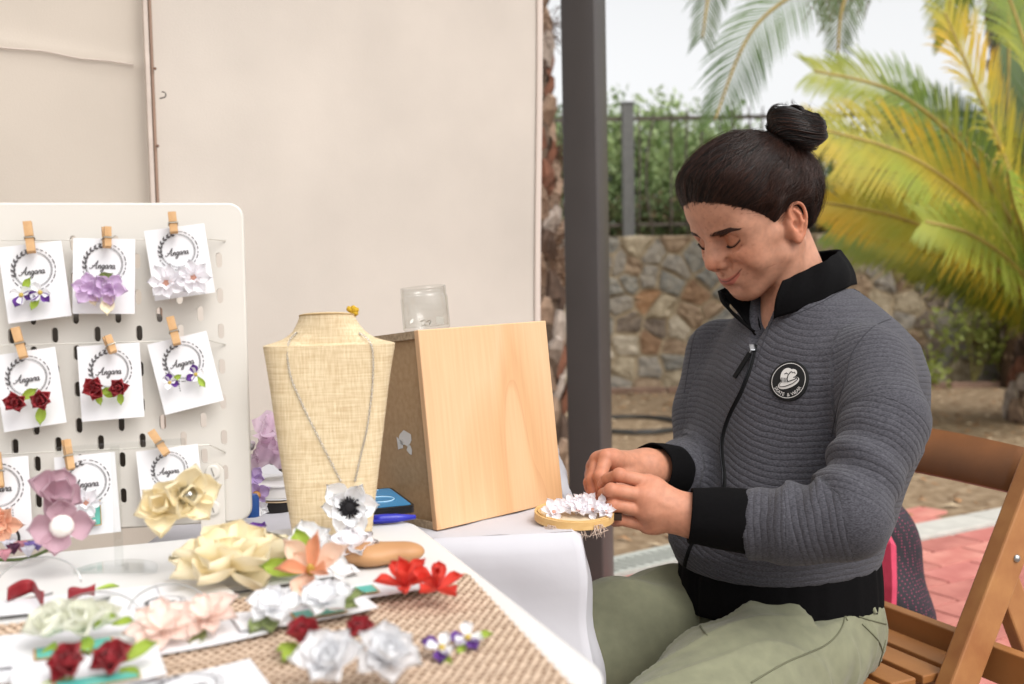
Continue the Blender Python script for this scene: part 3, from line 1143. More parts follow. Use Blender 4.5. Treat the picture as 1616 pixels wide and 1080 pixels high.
    n3 = (nr + n2).normalized()
    b0 = A + n3 * 0.045
    MB().bar((b0.x, b0.y, 0.05), (b0.x - 0.014, b0.y, 2.5), 0.005, 0.010, n3).build('strip', wm, bt)
    s3 = Vector((0, 0, 1)).cross(n3).normalized()
    if s3.x > 0:
        s3 = -s3
    b1 = b0 + s3 * 0.0085
    MB().bar((b1.x, b1.y, 0.05), (b1.x - 0.014, b1.y, 2.5), 0.008, 0.008, n3).build('strip', wm2, bt)
    nm = mat('nail', '#6a4c3c', rough=0.6, metal=0.3)
    for py in (112, 232):
        p = at(244, py, 1.9)
        MB().lathe([(0.003, 0), (0.0026, 0.002), (0.0, 0.0026)], 8, Vector((b0.x - 0.004, b0.y, p.z)) + n3 * 0.007, frame(s3, Vector((0, 0, 1)), n3)).build('nail', nm, bt)
    p = at(254, 157, 1.9)
    hk = [Vector((b0.x, b0.y, p.z)) + n3 * 0.004 + Vector((0.004, 0, -0.001)), Vector((b0.x + 0.010, b0.y, p.z)) + n3 * 0.006]
    q = hk[-1]
    for k in range(9):
        a = -math.pi / 2 + k / 8 * math.pi * 1.15
        hk.append(q + Vector((0.0052 * math.cos(a), 0, 0.0055 + 0.0055 * math.sin(a))))
    tag(MB().tube(hk, 0.0011, 6).build('hook', mat('hook_wire', '#4a423c', rough=0.4, metal=0.8), smooth=True), 'small dark wire hook on the seam batten', 'hook')


# ================================================================ chair and backpack
def build_chair():
    P1, P2 = onz(1391, 950, 0.475), onz(1520, 998, 0.475)
    w = (P2 - P1)
    w.z = 0
    w.normalize()
    f = Vector((w.y, -w.x, 0))
    if f.x > 0:
        f = -f
    q = onz(1540, 1000, 0.50)
    s_near = (q - P1).dot(w)
    f_near = (q - P1).dot(f)
    # top of the near post: ray meets the side plane
    v = ray(1640, 735)
    t = (P1 + w * s_near - CAM).dot(w) / v.dot(w)
    top = CAM + v * t
    ft = (top - P1).dot(f)
    slope = (ft - f_near) / (top.z - 0.50)           # f per metre of height (negative: leans back going up)
    SW = 0.43
    s_far = s_near - SW

    def C(ff, ss, z):
        p = P1 + f * ff + w * ss
        return Vector((p.x, p.y, z))
    ztop = 0.738
    ch = empty('folding_chair', C(0.2, (s_near + s_far) / 2, 0), 'brown wooden slatted folding chair the person sits on', 'chair')
    wd = mat('chair_wood', '#8a5a30', rough=0.48, col2='#a5703f', vscale=9, stretch=(1, 1, 1), bump=0.15, bscale=200, bdist=0.001, detail=7)
    wl_ = mat('chair_wood_light', '#96613a', rough=0.5, col2='#ab7848', vscale=22, bump=0.2, bscale=240, bdist=0.001, detail=7)
    wdk = mat('chair_wood_dark', '#6d4526', rough=0.45, col2='#87552e', vscale=10, bump=0.15, bscale=200, bdist=0.001, detail=7)
    rv = mat('rivet_steel', '#b5b5b3', rough=0.3, metal=1.0)
    for ss in (s_near, s_far):
        def F(z):
            return f_near + slope * (z - 0.50)
        MB().bar(C(F(0.0), ss, 0.0), C(F(ztop), ss, ztop), 0.026, 0.050, f).build('back_post', wl_, ch, bevel=0.003)
        zp = 0.598
        si = ss - 0.025 if ss == s_near else ss + 0.025
        fp = F(zp)
        MB().bar(C(fp - 0.012, si, zp - 0.012), C(fp - 0.30, si, 0.0), 0.022, 0.040, f).build('rear_leg', wl_, ch, bevel=0.003)
        MB().lathe([(0.0055, 0), (0.005, 0.002), (0.003, 0.0035), (0, 0.004)], 12, C(fp - 0.006, ss + (0.0135 if ss == s_near else -0.0135), zp), frame(f, Vector((0, 0, 1)), w if ss == s_near else -w)).build('rivet', rv, ch, smooth=True)
    # top rail, slightly bowed back
    fr = f_near + slope * (ztop - 0.04 - 0.50)

    def rail(u, v):
        ss = s_far + 0.0 + SW * u
        bow = -0.025 * math.sin(math.pi * u)
        z = ztop - 0.058 + 0.058 * v + (0.004 * math.sin(math.pi * u) if v > 0.5 else -0.003 * math.sin(math.pi * u))
        return C(fr + bow + 0.012 + slope * (v - 0.5) * 0.05, ss, z)
    o = MB().grid(rail, 16, 2).build('top_rail', wdk, ch, smooth=True)
    md = o.modifiers.new('solid', 'SOLIDIFY')
    md.thickness = 0.018
    md.offset = 0
    # seat: rear board standing, slats across, side rails
    MB().bar(C(0.0, s_far + 0.012, 0.450), C(0.0, s_near + 0.10, 0.450), 0.020, 0.050).build('seat_rail', wd, ch, bevel=0.002)
    MB().bar(C(0.36, s_far + 0.012, 0.444), C(0.36, s_near - 0.035, 0.444), 0.020, 0.030).build('seat_rail', wd, ch, bevel=0.002)
    for ss in (s_far + 0.06, s_near - 0.055):
        MB().bar(C(0.01, ss, 0.422), C(0.36, ss, 0.422), 0.020, 0.030).build('seat_bearer', wd, ch, bevel=0.002)
    for k in range(6):
        ff = 0.045 + k * 0.056
        MB().bar(C(ff, s_far + 0.015, 0.4425), C(ff, s_near - 0.018, 0.4425), 0.044, 0.012).build('seat_slat', wd, ch, bevel=0.002)

    # backpack standing behind the seat on a low stool level
    b = at(1412, 945, 1.92)
    bp = empty('backpack', (b.x, b.y, 0), 'dark backpack with tiny pink dots and a pink strap behind the chair', 'backpack')
    S = SDF((b.x - 0.22, b.y - 0.2, 0.0), (b.x + 0.22, b.y + 0.2, 0.66), 0.008)
    S.ell((b.x - 0.03, b.y, 0.28), (0.10, 0.09, 0.29))
    S.ell((b.x - 0.03, b.y, 0.14), (0.13, 0.11, 0.15), 0.04)
    S.ell((b.x - 0.09, b.y, 0.36), (0.10, 0.09, 0.24), 0.04)
    V, F = S.mesh()
    V = relax(V, F, 2)
    N = vnormals(V, F)
    V = V + N * (0.006 * np.sin(V[:, 2] * 40 + V[:, 0] * 25))[:, None]
    dm = bpy.data.materials.new('dotted_nylon')
    dm.use_nodes = True
    nt = dm.node_tree
    pb = nt.nodes['Principled BSDF']
    pb.inputs['Roughness'].default_value = 0.7
    tc = nt.nodes.new('ShaderNodeTexCoord')
    vo = nt.nodes.new('ShaderNodeTexVoronoi')
    vo.inputs['Scale'].default_value = 170
    vo.inputs['Randomness'].default_value = 0.15
    nt.links.new(tc.outputs['Object'], vo.inputs['Vector'])
    rp = nt.nodes.new('ShaderNodeValToRGB')
    rp.color_ramp.interpolation = 'LINEAR'
    rp.color_ramp.elements[0].position, rp.color_ramp.elements[1].position = 0.22, 0.30
    rp.color_ramp.elements[0].color, rp.color_ramp.elements[1].color = lin('#8c3350'), lin('#1d1720')
    nt.links.new(vo.outputs['Distance'], rp.inputs[0])
    nt.links.new(rp.outputs[0], pb.inputs['Base Color'])
    setup(bpy.data.objects.new('bag_body', np_mesh('bag_body', V, F, dm)), bp)
    pk = mat('pink_webbing', '#c43f5c', rough=0.7, var=0.08, vscale=60, bump=0.4, bscale=700, bdist=0.001)
    u0 = at(1402, 862, 1.79)
    u1 = at(1401, 985, 1.79)
    MB().tube([u0 + Vector((0.0, 0.06, 0.03)), u0, u0.lerp(u1, 0.5) + Vector((0, -0.006, 0)), u1, u1 + Vector((0, 0.05, -0.12))], 0.014, 4).build('strap', pk, bp, smooth=False)
# ================================================================ table, display stand and wares
TZ0 = 0.73


def petal_mesh(name, m, w=0.7, cup=0.25, curl=0.2, ruffle=0.0, tip=0.5, nu=6, nv=6, seed=0, notch=0.0):
    """Unit petal along +X, slightly cupped; w = relative width."""
    rg = np.random.default_rng(seed)
    ph = rg.uniform(0, 6.28)

    def fn(u, v):
        x = v
        e_ = 0.72 - 0.34 * min(1.0, tip)
        wid = w * 0.5 * (0.10 + 0.90 * min(1.0, v / 0.62) ** 0.75) * math.sqrt(max(0.0, 1 - (max(0.0, v - e_) / (1.0 - e_)) ** 2)) + 0.004
        s = 2 * u - 1
        y = wid * s
        x = x - 0.10 * s * s * v - notch * math.exp(-(s / 0.25) ** 2) * v ** 6
        z = cup * (s * s) * wid * 1.4 + curl * (v * v) * 0.5 - 0.10 * v * (1 - abs(s)) + ruffle * math.sin(s * 7 + ph) * v * v * 0.3
        return (x, y, z)
    return MB().grid(fn, nu, nv).mesh(name, m, smooth=True)


def fabric(name, c, c2=None, tr=0.32):
    return mat(name, c, rough=0.55, col2=c2, vscale=90, bump=0.25, bscale=500, bdist=0.0006, translucent=tr, sheen=0.2, detail=3)


def flower(name, label, cat, pos, normal, R, layers, center=None, leaves=None, group=None, spin=0.0, seed=0, parent=None):
    """layers: (n, rel_radius, tilt_deg, petal mesh, lift). leaves: list of (angle_deg, rel_len, mesh)."""
    z = Vector(normal).normalized()
    x = z.orthogonal().normalized()
    e = empty(name, pos, label, cat, group, frame(x, z.cross(x), z))
    rg = np.random.default_rng(seed + 5)
    for li, (n, rr, tilt, me, lift) in enumerate(layers):
        for k in range(n):
            a = 2 * math.pi * (k + 0.5 * li) / n + spin + rg.normal(0, 0.08)
            s = R * rr * rg.uniform(0.9, 1.08)
            M = Matrix.Translation((0, 0, lift * R)) @ Matrix.Rotation(a, 4, 'Z') @ Matrix.Rotation(-math.radians(tilt + rg.normal(0, 6)), 4, 'Y') @ Matrix.Rotation(rg.normal(0, 0.10), 4, 'X') @ Matrix.Scale(s, 4)
            shared('petal', me, e, M)
    if center:
        cr, ch, cm = center
        MB().lathe([(cr * R, 0.0), (cr * R * 1.05, ch * R * 0.4), (cr * R * 0.7, ch * R * 0.85), (0.0, ch * R)], 12, (0, 0, 0.03 * R)).build('flower_center', cm, e, smooth=True, world_verts=False)
    for (a, ln, me) in (leaves or []):
        M = Matrix.Rotation(math.radians(a), 4, 'Z') @ Matrix.Translation((0.25 * R, 0, -0.06 * R)) @ Matrix.Rotation(math.radians(-8), 4, 'Y') @ Matrix.Scale(R * ln, 4)
        shared('leaf', me, e, M)
    return e


def stroke_ribbon(mb, pts, w, mi=0):
    """Flat ribbon in the XY plane with pen-like width."""
    P = [Vector((p[0], p[1], 0)) for p in pts]
    v = []
    for i, p in enumerate(P):
        t = P[min(i + 1, len(P) - 1)] - P[max(i - 1, 0)]
        t = t.normalized() if t.length > 0 else Vector((1, 0, 0))
        ww = w * (0.7 + 0.5 * abs(t.y))
        s = Vector((-t.y, t.x, 0)) * ww / 2
        v += [p - s, p + s]
    mb.add(v, [(2 * i, 2 * i + 2, 2 * i + 3, 2 * i + 1) for i in range(len(P) - 1)], mi)


# hand lettering for the word on the cards (unit: x-height 1)
SCRIPT = {
    'A': ([[(-0.9, 0.3), (-0.7, 0.0), (-0.3, 0.1), (0.3, 0.9), (0.85, 2.0), (0.95, 2.1), (0.85, 1.2), (0.85, 0.3), (1.0, 0.0), (1.25, 0.2)], [(-0.4, 0.9), (0.2, 0.75), (0.95, 0.85)]], 1.35),
    'n': ([[(0, 0.3), (0.15, 0.95), (0.12, 0.0), (0.2, 0.5), (0.5, 0.98), (0.66, 0.7), (0.62, 0.15), (0.75, 0.0), (1.0, 0.25)]], 0.95),
    'g': ([[(0.65, 0.85), (0.35, 1.0), (0.05, 0.6), (0.2, 0.05), (0.5, 0.2), (0.68, 0.9), (0.6, -0.3), (0.4, -0.95), (0.05, -0.95), (0.05, -0.6), (0.6, -0.05), (1.0, 0.25)]], 0.95),
    'a': ([[(0.65, 0.85), (0.35, 1.0), (0.05, 0.6), (0.2, 0.05), (0.5, 0.2), (0.68, 0.9), (0.65, 0.2), (0.8, 0.0), (1.0, 0.25)]], 0.95),
    'r': ([[(0, 0.3), (0.2, 0.8), (0.25, 1.05), (0.4, 0.9), (0.6, 0.95), (0.55, 0.4), (0.62, 0.05), (0.9, 0.25)]], 0.82),
}


def card_print_mesh(S, ink):
    """Round mark: two rings, sprig at the upper left, word in script, small text around, hook dashes. S = card height."""
    mb = MB()
    R = 0.235 * S
    cy = 0.16 * S

    def arc(r, a0, a1, w, n=40):
        stroke_ribbon(mb, [(r * math.cos(math.radians(a0 + (a1 - a0) * i / n)), cy + r * math.sin(math.radians(a0 + (a1 - a0) * i / n))) for i in range(n + 1)], w)
    arc(R, -215, 95, 0.007 * S)
    arc(R * 0.94, -200, 80, 0.004 * S)
    # tiny lettering round the rim, as short uneven dashes
    a = -160
    rg = np.random.default_rng(3)
    while a < 100:
        d = rg.uniform(5, 15)
        for (r_, w_) in ((1.17, 0.011), ):
            arc(R * r_, a, a + d, w_ * S, 4)
        a += d + rg.uniform(3, 7)
    # sprig
    for i in range(7):
        an = math.radians(108 + i * 15)
        bx, by = R * 1.0 * math.cos(an), cy + R * 1.0 * math.sin(an)
        for sd in (0.55, -0.35):
            t = an - math.pi / 2 + math.pi * 0.0 + sd
            L = R * 0.30
            ex, ey = bx + L * math.cos(t), by + L * math.sin(t)
            nx, ny = -math.sin(t) * L * 0.22, math.cos(t) * L * 0.22
            mx_, my_ = (bx + ex) / 2, (by + ey) / 2
            mb.add([(bx, by, 0), (mx_ + nx, my_ + ny, 0), (ex, ey, 0), (mx_ - nx, my_ - ny, 0)], [(0, 3, 2, 1)])
    # word
    adv, u = 0, R * 0.20
    tot = sum(SCRIPT[c][1] for c in 'Angara')
    x0 = -tot / 2
    for c in 'Angara':
        for st in SCRIPT[c][0]:
            pts = spline([(x0 + p[0] + 0.22 * p[1], p[1], 0) for p in st], 4)
            stroke_ribbon(mb, [(p.x * u, cy - 0.06 * S + p.y * u) for p in pts], 0.011 * S)
        x0 += SCRIPT[c][1]
    for sx in (-0.13, 0.14):
        for k in range(4):
            stroke_ribbon(mb, [(sx * S, -0.12 * S - k * 0.032 * S), (sx * S + 0.004 * S, -0.138 * S - k * 0.032 * S)], 0.008 * S)
    return mb.mesh('print', ink)


def build_tables():
    white = mat('white_plastic', '#d2d0cd', rough=0.45, var=0.02, vscale=5, bump=0.12, bscale=500, bdist=0.0006)
    # ---- main folding table
    c0, c1 = onz(992, 1086, TZ0), onz(653, 824, TZ0)
    v = (c1 - c0)
    v.z = 0
    DEP = v.length + 0.03
    v.normalize()
    u = Vector((-v.y, v.x, 0))
    if u.x > 0:
        u = -u
    LEN = 1.5
    ctr = c0 + u * (LEN / 2) + v * (DEP / 2)
    R = frame(-u, v, Vector((0, 0, 1)))
    tb = empty('folding_table', (ctr.x, ctr.y, 0), 'white plastic folding table in the foreground covered with flower jewellery', 'table')
    M = Matrix.Translation((ctr.x, ctr.y, 0)) @ R.to_4x4()
    MB().prism(rounded_rect(LEN, DEP, 0.045, 8), TZ0 - 0.04, TZ0, M).build('tabletop', white, tb, autos=40, bevel=0.004)
    grey = mat('table_leg_grey', '#8e8f90', rough=0.4, metal=0.6)
    for sx in (-0.62, 0.62):
        for sy in (-0.17, 0.17):
            p = M @ Vector((sx, sy, TZ0 - 0.04))
            MB().tube([p, (p.x, p.y, 0.0)], 0.014, 12).build('leg', grey, tb, smooth=True)
        a, b = M @ Vector((sx, -0.17, 0.25)), M @ Vector((sx, 0.17, 0.25))
        MB().tube([a, b], 0.010, 10).build('leg_brace', grey, tb, smooth=True)

    # ---- woven mat on it
    q = [onz(738, 908, TZ0), onz(915, 1100, TZ0), None, None]
    rdir = (q[1] - q[0])
    rdir.z = 0
    rl_ = 0.34
    rdir.normalize()
    bdir = (onz(0, 990, TZ0) - q[0])
    bdir.z = 0
    bdir.normalize()
    jute_a = mat('jute_weave', '#a1866c', rough=0.95, var=0.12, attr='yarn', vscale=260, bump=0.4, bscale=900, bdist=0.0006)
    bl = 0.66

    def mt(uu, vv):
        p = q[0] + bdir * (bl * uu) + rdir * (rl_ * vv)
        a, b = uu * bl / 0.0072, vv * rl_ / 0.0062
        h = 0.0020 * (abs(math.sin(math.pi * (a + 0.5 * (int(b) % 2)))) ** 0.6) * (abs(math.sin(math.pi * b)) ** 0.5)
        return (p.x, p.y, TZ0 + 0.0012 + h)
    mb = MB()
    mb.grid(mt, 660, 290)
    o = mb.build('woven_mat', jute_a, smooth=True)
    cols = np.zeros((661 * 291, 3), np.float32)
    jj, ii = np.divmod(np.arange(661 * 291), 661)
    ca, cb = ii / 660 * bl / 0.0072, jj / 290 * rl_ / 0.0062
    light = (np.abs(np.sin(np.pi * (ca + 0.5 * (cb.astype(int) % 2)))) * np.abs(np.sin(np.pi * cb))) > 0.38      # pale yarn floats over brown ground yarn, which also paints the valleys' shade
    cols[:] = lin('#7d624b')[:3]
    cols[light] = lin('#c9b29c')[:3]
    color_attr(o.data, 'yarn', cols)
    tag(o, 'beige woven jute mat lying on the white folding table', 'mat')

    # ---- second table under a white cloth
    FL = onz(690, 838, 0.70)
    xr = onz(905, 838, 0.708).x
    yf, yb, xl = 1.085, 1.75, -0.42
    t2 = empty('side_table', ((xl + xr) / 2, (yf + yb) / 2, 0), 'small side table under a white cloth beside the folding table', 'table')
    tilt = 0.030

    def ztop(x):
        return 0.70 + tilt * (x - FL.x)
    a0, a1 = (xl + 0.01, ztop(xl) - 0.02), (xr - 0.012, ztop(xr) - 0.02)
    MB().add([(a0[0], yf + 0.01, a0[1]), (a1[0], yf + 0.01, a1[1]), (a1[0], yb, a1[1]), (a0[0], yb, a0[1]), (a0[0], yf + 0.01, a0[1] + 0.016), (a1[0], yf + 0.01, a1[1] + 0.016), (a1[0], yb, a1[1] + 0.016), (a0[0], yb, a0[1] + 0.016)],
             [(3, 2, 1, 0), (4, 5, 6, 7), (0, 1, 5, 4), (1, 2, 6, 5), (2, 3, 7, 6), (3, 0, 4, 7)]).build('tabletop', white, t2)
    for x in (xl + 0.05, xr - 0.06):
        for y in (yf + 0.06, yb - 0.06):
            MB().tube([(x, y, 0), (x, y, ztop(x) - 0.02)], 0.014, 10).build('leg', grey, t2, smooth=True)
    cloth = mat('white_cotton', '#c9c7cc', rough=0.85, var=0.02, vscale=8, bump=0.2, bscale=28, bdist=0.004, translucent=0.15, detail=6)
    cb = MB()
    cb.grid(lambda a, b: (xl + (xr - xl) * a, yf + (yb - yf) * b, ztop(xl + (xr - xl) * a) + 0.0008 * math.sin(a * 40 + b * 9)), 24, 24)
    r = 0.016

    def drop(a, b):
        # a runs along front edge (0..0.6) round the corner and back along the right side; b goes down
        per = (xr - xl)
        tot = per + (yb - yf)
        s = a * tot
        dep = 0.42
        ang = min(1, b / 0.06) * math.pi / 2
        out = r * math.sin(ang)
        dn = r * (1 - math.cos(ang)) + max(0, b - 0.06) / 0.94 * dep
        g = max(0, b - 0.06)
        wv = 0.008 * (0.15 * min(1, b / 0.06) + g) * math.sin(s * 52 + 3 * math.sin(s * 9)) + 0.040 * g * math.sin(s * 21 + 1.0 + 0.8 * g) + 0.003 * math.sin(s * 23 - b * 26) * min(1, b * 8)
        if s < per:
            x, y, n = xl + s, yf, Vector((0, -1, 0))
            k = min(1.0, (per - s) / 0.06)
        else:
            x, y, n = xr, yf + (s - per), Vector((1, 0, 0))
            k = min(1.0, (s - per) / 0.06)
        # corner pleat
        if k < 1:
            cn = Vector((0.7071, -0.7071, 0))
            n = (n * k + cn * (1 - k)).normalized()
        fl = 0.020 * g + 0.055 * g * (1 - k) ** 1.0
        x0 = x
        return Vector((x, y, ztop(x0) - dn)) + n * (out + wv + fl)
    cb.grid(drop, 150, 30)
    cl = cb.build('tablecloth', cloth, smooth=True)
    tag(cl, 'white cotton cloth draped over the small side table', 'tablecloth')

    # ---- wooden box
    FR = onz(889, 791, ztop(onz(889, 791, 0.706).x) + 0.0015)
    FLb = onz(690, 838, ztop(FL.x) + 0.0015)
    ex = (FR - FLb)
    W = ex.length
    ex.normalize()
    tl = at(660, 512, (FLb - CAM).dot(_f) * 1.002)
    ez = (tl - FLb)
    ez = (ez - ex * ez.dot(ex))
    H = 0.228
    ez.normalize()
    ey = ez.cross(ex)
    D = 0.135
    bx = empty('wooden_box', FLb, 'pale plywood box standing on its side on the white cloth', 'box', None, frame(ex, ey, ez))
    ply = ply_material()
    chip = mat('chipboard_edge', '#8f7a60', rough=0.9, col2='#b29c80', vscale=220, bump=0.6, bscale=300, bdist=0.0015)
    mdf = mat('mdf_brown', '#a58560', rough=0.8, col2='#b29470', vscale=160)
    t = 0.009
    kw = dict(world_verts=False)
    MB().box((W / 2, t / 2, H / 2), (W, t, H)).build('front_panel', ply, bx, bevel=0.0012, **kw)
    MB().box((W / 2, D / 2 + t / 2, H - t / 2 - 0.0005), (W - 0.001, D - t, t)).build('top_panel', chip, bx, **kw)
    MB().box((W / 2, D / 2 + t / 2, t / 2 + 0.0005), (W - 0.001, D - t, t)).build('bottom_panel', chip, bx, **kw)
    MB().box((W / 2, D - 0.003, H / 2), (W - 0.002, 0.006, H - 2 * t - 0.002)).build('back_panel', ply, bx, **kw)
    MB().box((0.008, D / 2 + 0.002, H / 2), (0.004, D - 0.016, H - 2 * t - 0.001)).build('side_panel', mdf, bx, **kw)
    MB().box((W - 0.004, D / 2 + 0.002, H / 2), (0.006, D - 0.016, H - 2 * t - 0.001)).build('side_panel', mdf, bx, **kw)
    # torn paper remains on the side panel
    rg = np.random.default_rng(4)
    mb = MB()
    for (cy, cz, s, n) in ((0.055, 0.105, 0.012, 9), (0.068, 0.097, 0.009, 7), (0.048, 0.090, 0.006, 6)):
        pts = [(0.0055, cy + s * rg.uniform(0.4, 1.2) * math.cos(6.28 * i / n), cz + s * rg.uniform(0.4, 1.3) * math.sin(6.28 * i / n)) for i in range(n)]
        mb.add([(0.0055, cy, cz)] + pts, [(0, 1 + (i + 1) % n, 1 + i) for i in range(n)])
    mb.build('paper_scrap', mat('scrap_white', '#d6d1ca', rough=0.9), bx, **kw)

    # ---- clear jar on the box
    top = FLb + ez * (H + 0.0006)
    jp = top + ex * 0.055 + ey * 0.060
    jr, jh = 0.0285, 0.053
    gl = clear_mat('clear_plastic')
    j = empty('clear_jar', jp, 'empty clear screw-top jar standing on the wooden box', 'jar', None, frame(ex, ey, ez))
    prof = [(0.0, 0.0), (jr * 0.9, 0.0), (jr, 0.003), (jr, jh * 0.74), (jr * 0.97, jh * 0.79), (jr * 0.955, jh * 0.80), (jr * 0.955, jh * 0.85), (jr * 0.985, jh * 0.865), (jr * 0.955, jh * 0.88), (jr * 0.955, jh * 0.91), (jr * 0.985, jh * 0.925), (jr * 0.955, jh * 0.94), (jr * 0.955, jh), (jr * 0.90, jh), (jr * 0.90, jh * 0.80), (jr * 0.94, jh * 0.74), (jr * 0.94, 0.005), (0.0, 0.004)]
    MB().lathe(prof, 40).build('jar_wall', gl, j, smooth=True, world_verts=False)
    rg = np.random.default_rng(8)
    mb = MB()
    for i in range(9):
        a, rr = rg.uniform(0, 6.28), rg.uniform(0, 0.018)
        s = rg.uniform(0.004, 0.009)
        p = Vector((rr * math.cos(a), rr * math.sin(a), 0.006 + rg.uniform(0, 0.008)))
        dx, dy = Vector(rg.normal(0, 1, 3)).normalized() * s, Vector(rg.normal(0, 1, 3)).normalized() * s
        mb.add([p, p + dx, p + dx + dy, p + dy], [(0, 1, 2, 3)])
    sc = mb.build('paper_scraps', mat('scrap_white', '#d6d1ca', rough=0.9))
    sc.matrix_basis = j.matrix_basis
    tag(sc, 'few white scraps lying at the bottom of the clear jar', 'scraps', kind='stuff')
    return dict(M=M, u=u, v=v, FL=FLb, ex=ex, ey=ey, ez=ez, ztop=ztop, xr=xr, yf=yf)


def clear_mat(name):
    """Thin clear plastic: see-through, with a fresnel sheen on real, thin walls."""
    if name in MATS:
        return MATS[name]
    m = bpy.data.materials.new(name)
    m.use_nodes = True
    N, Lk = m.node_tree.nodes, m.node_tree.links
    N.remove(N['Principled BSDF'])
    tr = N.new('ShaderNodeBsdfTransparent')
    tr.inputs[0].default_value = (0.955, 0.96, 0.955, 1)
    gl = N.new('ShaderNodeBsdfGlossy')
    gl.inputs['Roughness'].default_value = 0.06
    lw = N.new('ShaderNodeLayerWeight')
    lw.inputs['Blend'].default_value = 0.5
    pw = N.new('ShaderNodeMath')
    pw.operation = 'POWER'
    pw.inputs[1].default_value = 4.0
    Lk.new(lw.outputs['Facing'], pw.inputs[0])
    fr = N.new('ShaderNodeMath')
    fr.operation = 'MULTIPLY_ADD'
    fr.inputs[1].default_value = 0.45
    fr.inputs[2].default_value = 0.035
    Lk.new(pw.outputs[0], fr.inputs[0])
    mx = N.new('ShaderNodeMixShader')
    Lk.new(fr.outputs[0], mx.inputs[0])
    Lk.new(tr.outputs[0], mx.inputs[1])
    Lk.new(gl.outputs[0], mx.inputs[2])
    Lk.new(mx.outputs[0], N['Material Output'].inputs[0])
    MATS[name] = m
    return m


def ply_material():
    m = bpy.data.materials.new('pine_plywood')
    m.use_nodes = True
    N, Lk = m.node_tree.nodes, m.node_tree.links
    b = N['Principled BSDF']
    b.inputs['Roughness'].default_value = 0.55
    tc = N.new('ShaderNodeTexCoord')
    mp = N.new('ShaderNodeMapping')
    mp.inputs['Scale'].default_value = (5.0, 5.0, 1.6)
    mp.inputs['Location'].default_value = (0.35, 0, 0.2)
    Lk.new(tc.outputs['Object'], mp.inputs['Vector'])
    n = N.new('ShaderNodeTexNoise')
    n.inputs['Scale'].default_value = 1.6
    n.inputs['Detail'].default_value = 1.5
    n.inputs['Distortion'].default_value = 0.5
    Lk.new(mp.outputs[0], n.inputs['Vector'])
    mu = N.new('ShaderNodeMath')
    mu.operation = 'MULTIPLY'
    mu.inputs[1].default_value = 3.0
    Lk.new(n.outputs['Fac'], mu.inputs[0])
    fr = N.new('ShaderNodeMath')
    fr.operation = 'FRACT'
    Lk.new(mu.outputs[0], fr.inputs[0])
    rp = N.new('ShaderNodeValToRGB')
    e = rp.color_ramp.elements
    e[0].position, e[0].color = 0.0, lin('#c99a6e')
    e[1].position, e[1].color = 1.0, lin('#cfa276')
    x = rp.color_ramp.elements.new(0.06)
    x.color = lin('#d4aa80')
    x = rp.color_ramp.elements.new(0.55)
    x.color = lin('#d8b088')
    x = rp.color_ramp.elements.new(0.93)
    x.color = lin('#cda073')
    Lk.new(fr.outputs[0], rp.inputs[0])
    mp2 = N.new('ShaderNodeMapping')
    mp2.inputs['Scale'].default_value = (260, 260, 9)
    Lk.new(tc.outputs['Object'], mp2.inputs['Vector'])
    n2 = N.new('ShaderNodeTexNoise')
    n2.inputs['Scale'].default_value = 1.0
    n2.inputs['Detail'].default_value = 4
    Lk.new(mp2.outputs[0], n2.inputs['Vector'])
    rp2 = N.new('ShaderNodeValToRGB')
    rp2.color_ramp.elements[0].position, rp2.color_ramp.elements[1].position = 0.3, 0.7
    rp2.color_ramp.elements[0].color, rp2.color_ramp.elements[1].color = (0.92, 0.905, 0.88, 1), (1.03, 1.03, 1.03, 1)
    Lk.new(n2.outputs['Fac'], rp2.inputs[0])
    mx = N.new('ShaderNodeMix')
    mx.data_type = 'RGBA'
    mx.blend_type = 'MULTIPLY'
    mx.inputs[0].default_value = 1.0
    Lk.new(rp.outputs[0], mx.inputs[6])
    Lk.new(rp2.outputs[0], mx.inputs[7])
    Lk.new(mx.outputs[2], b.inputs['Base Color'])
    return m


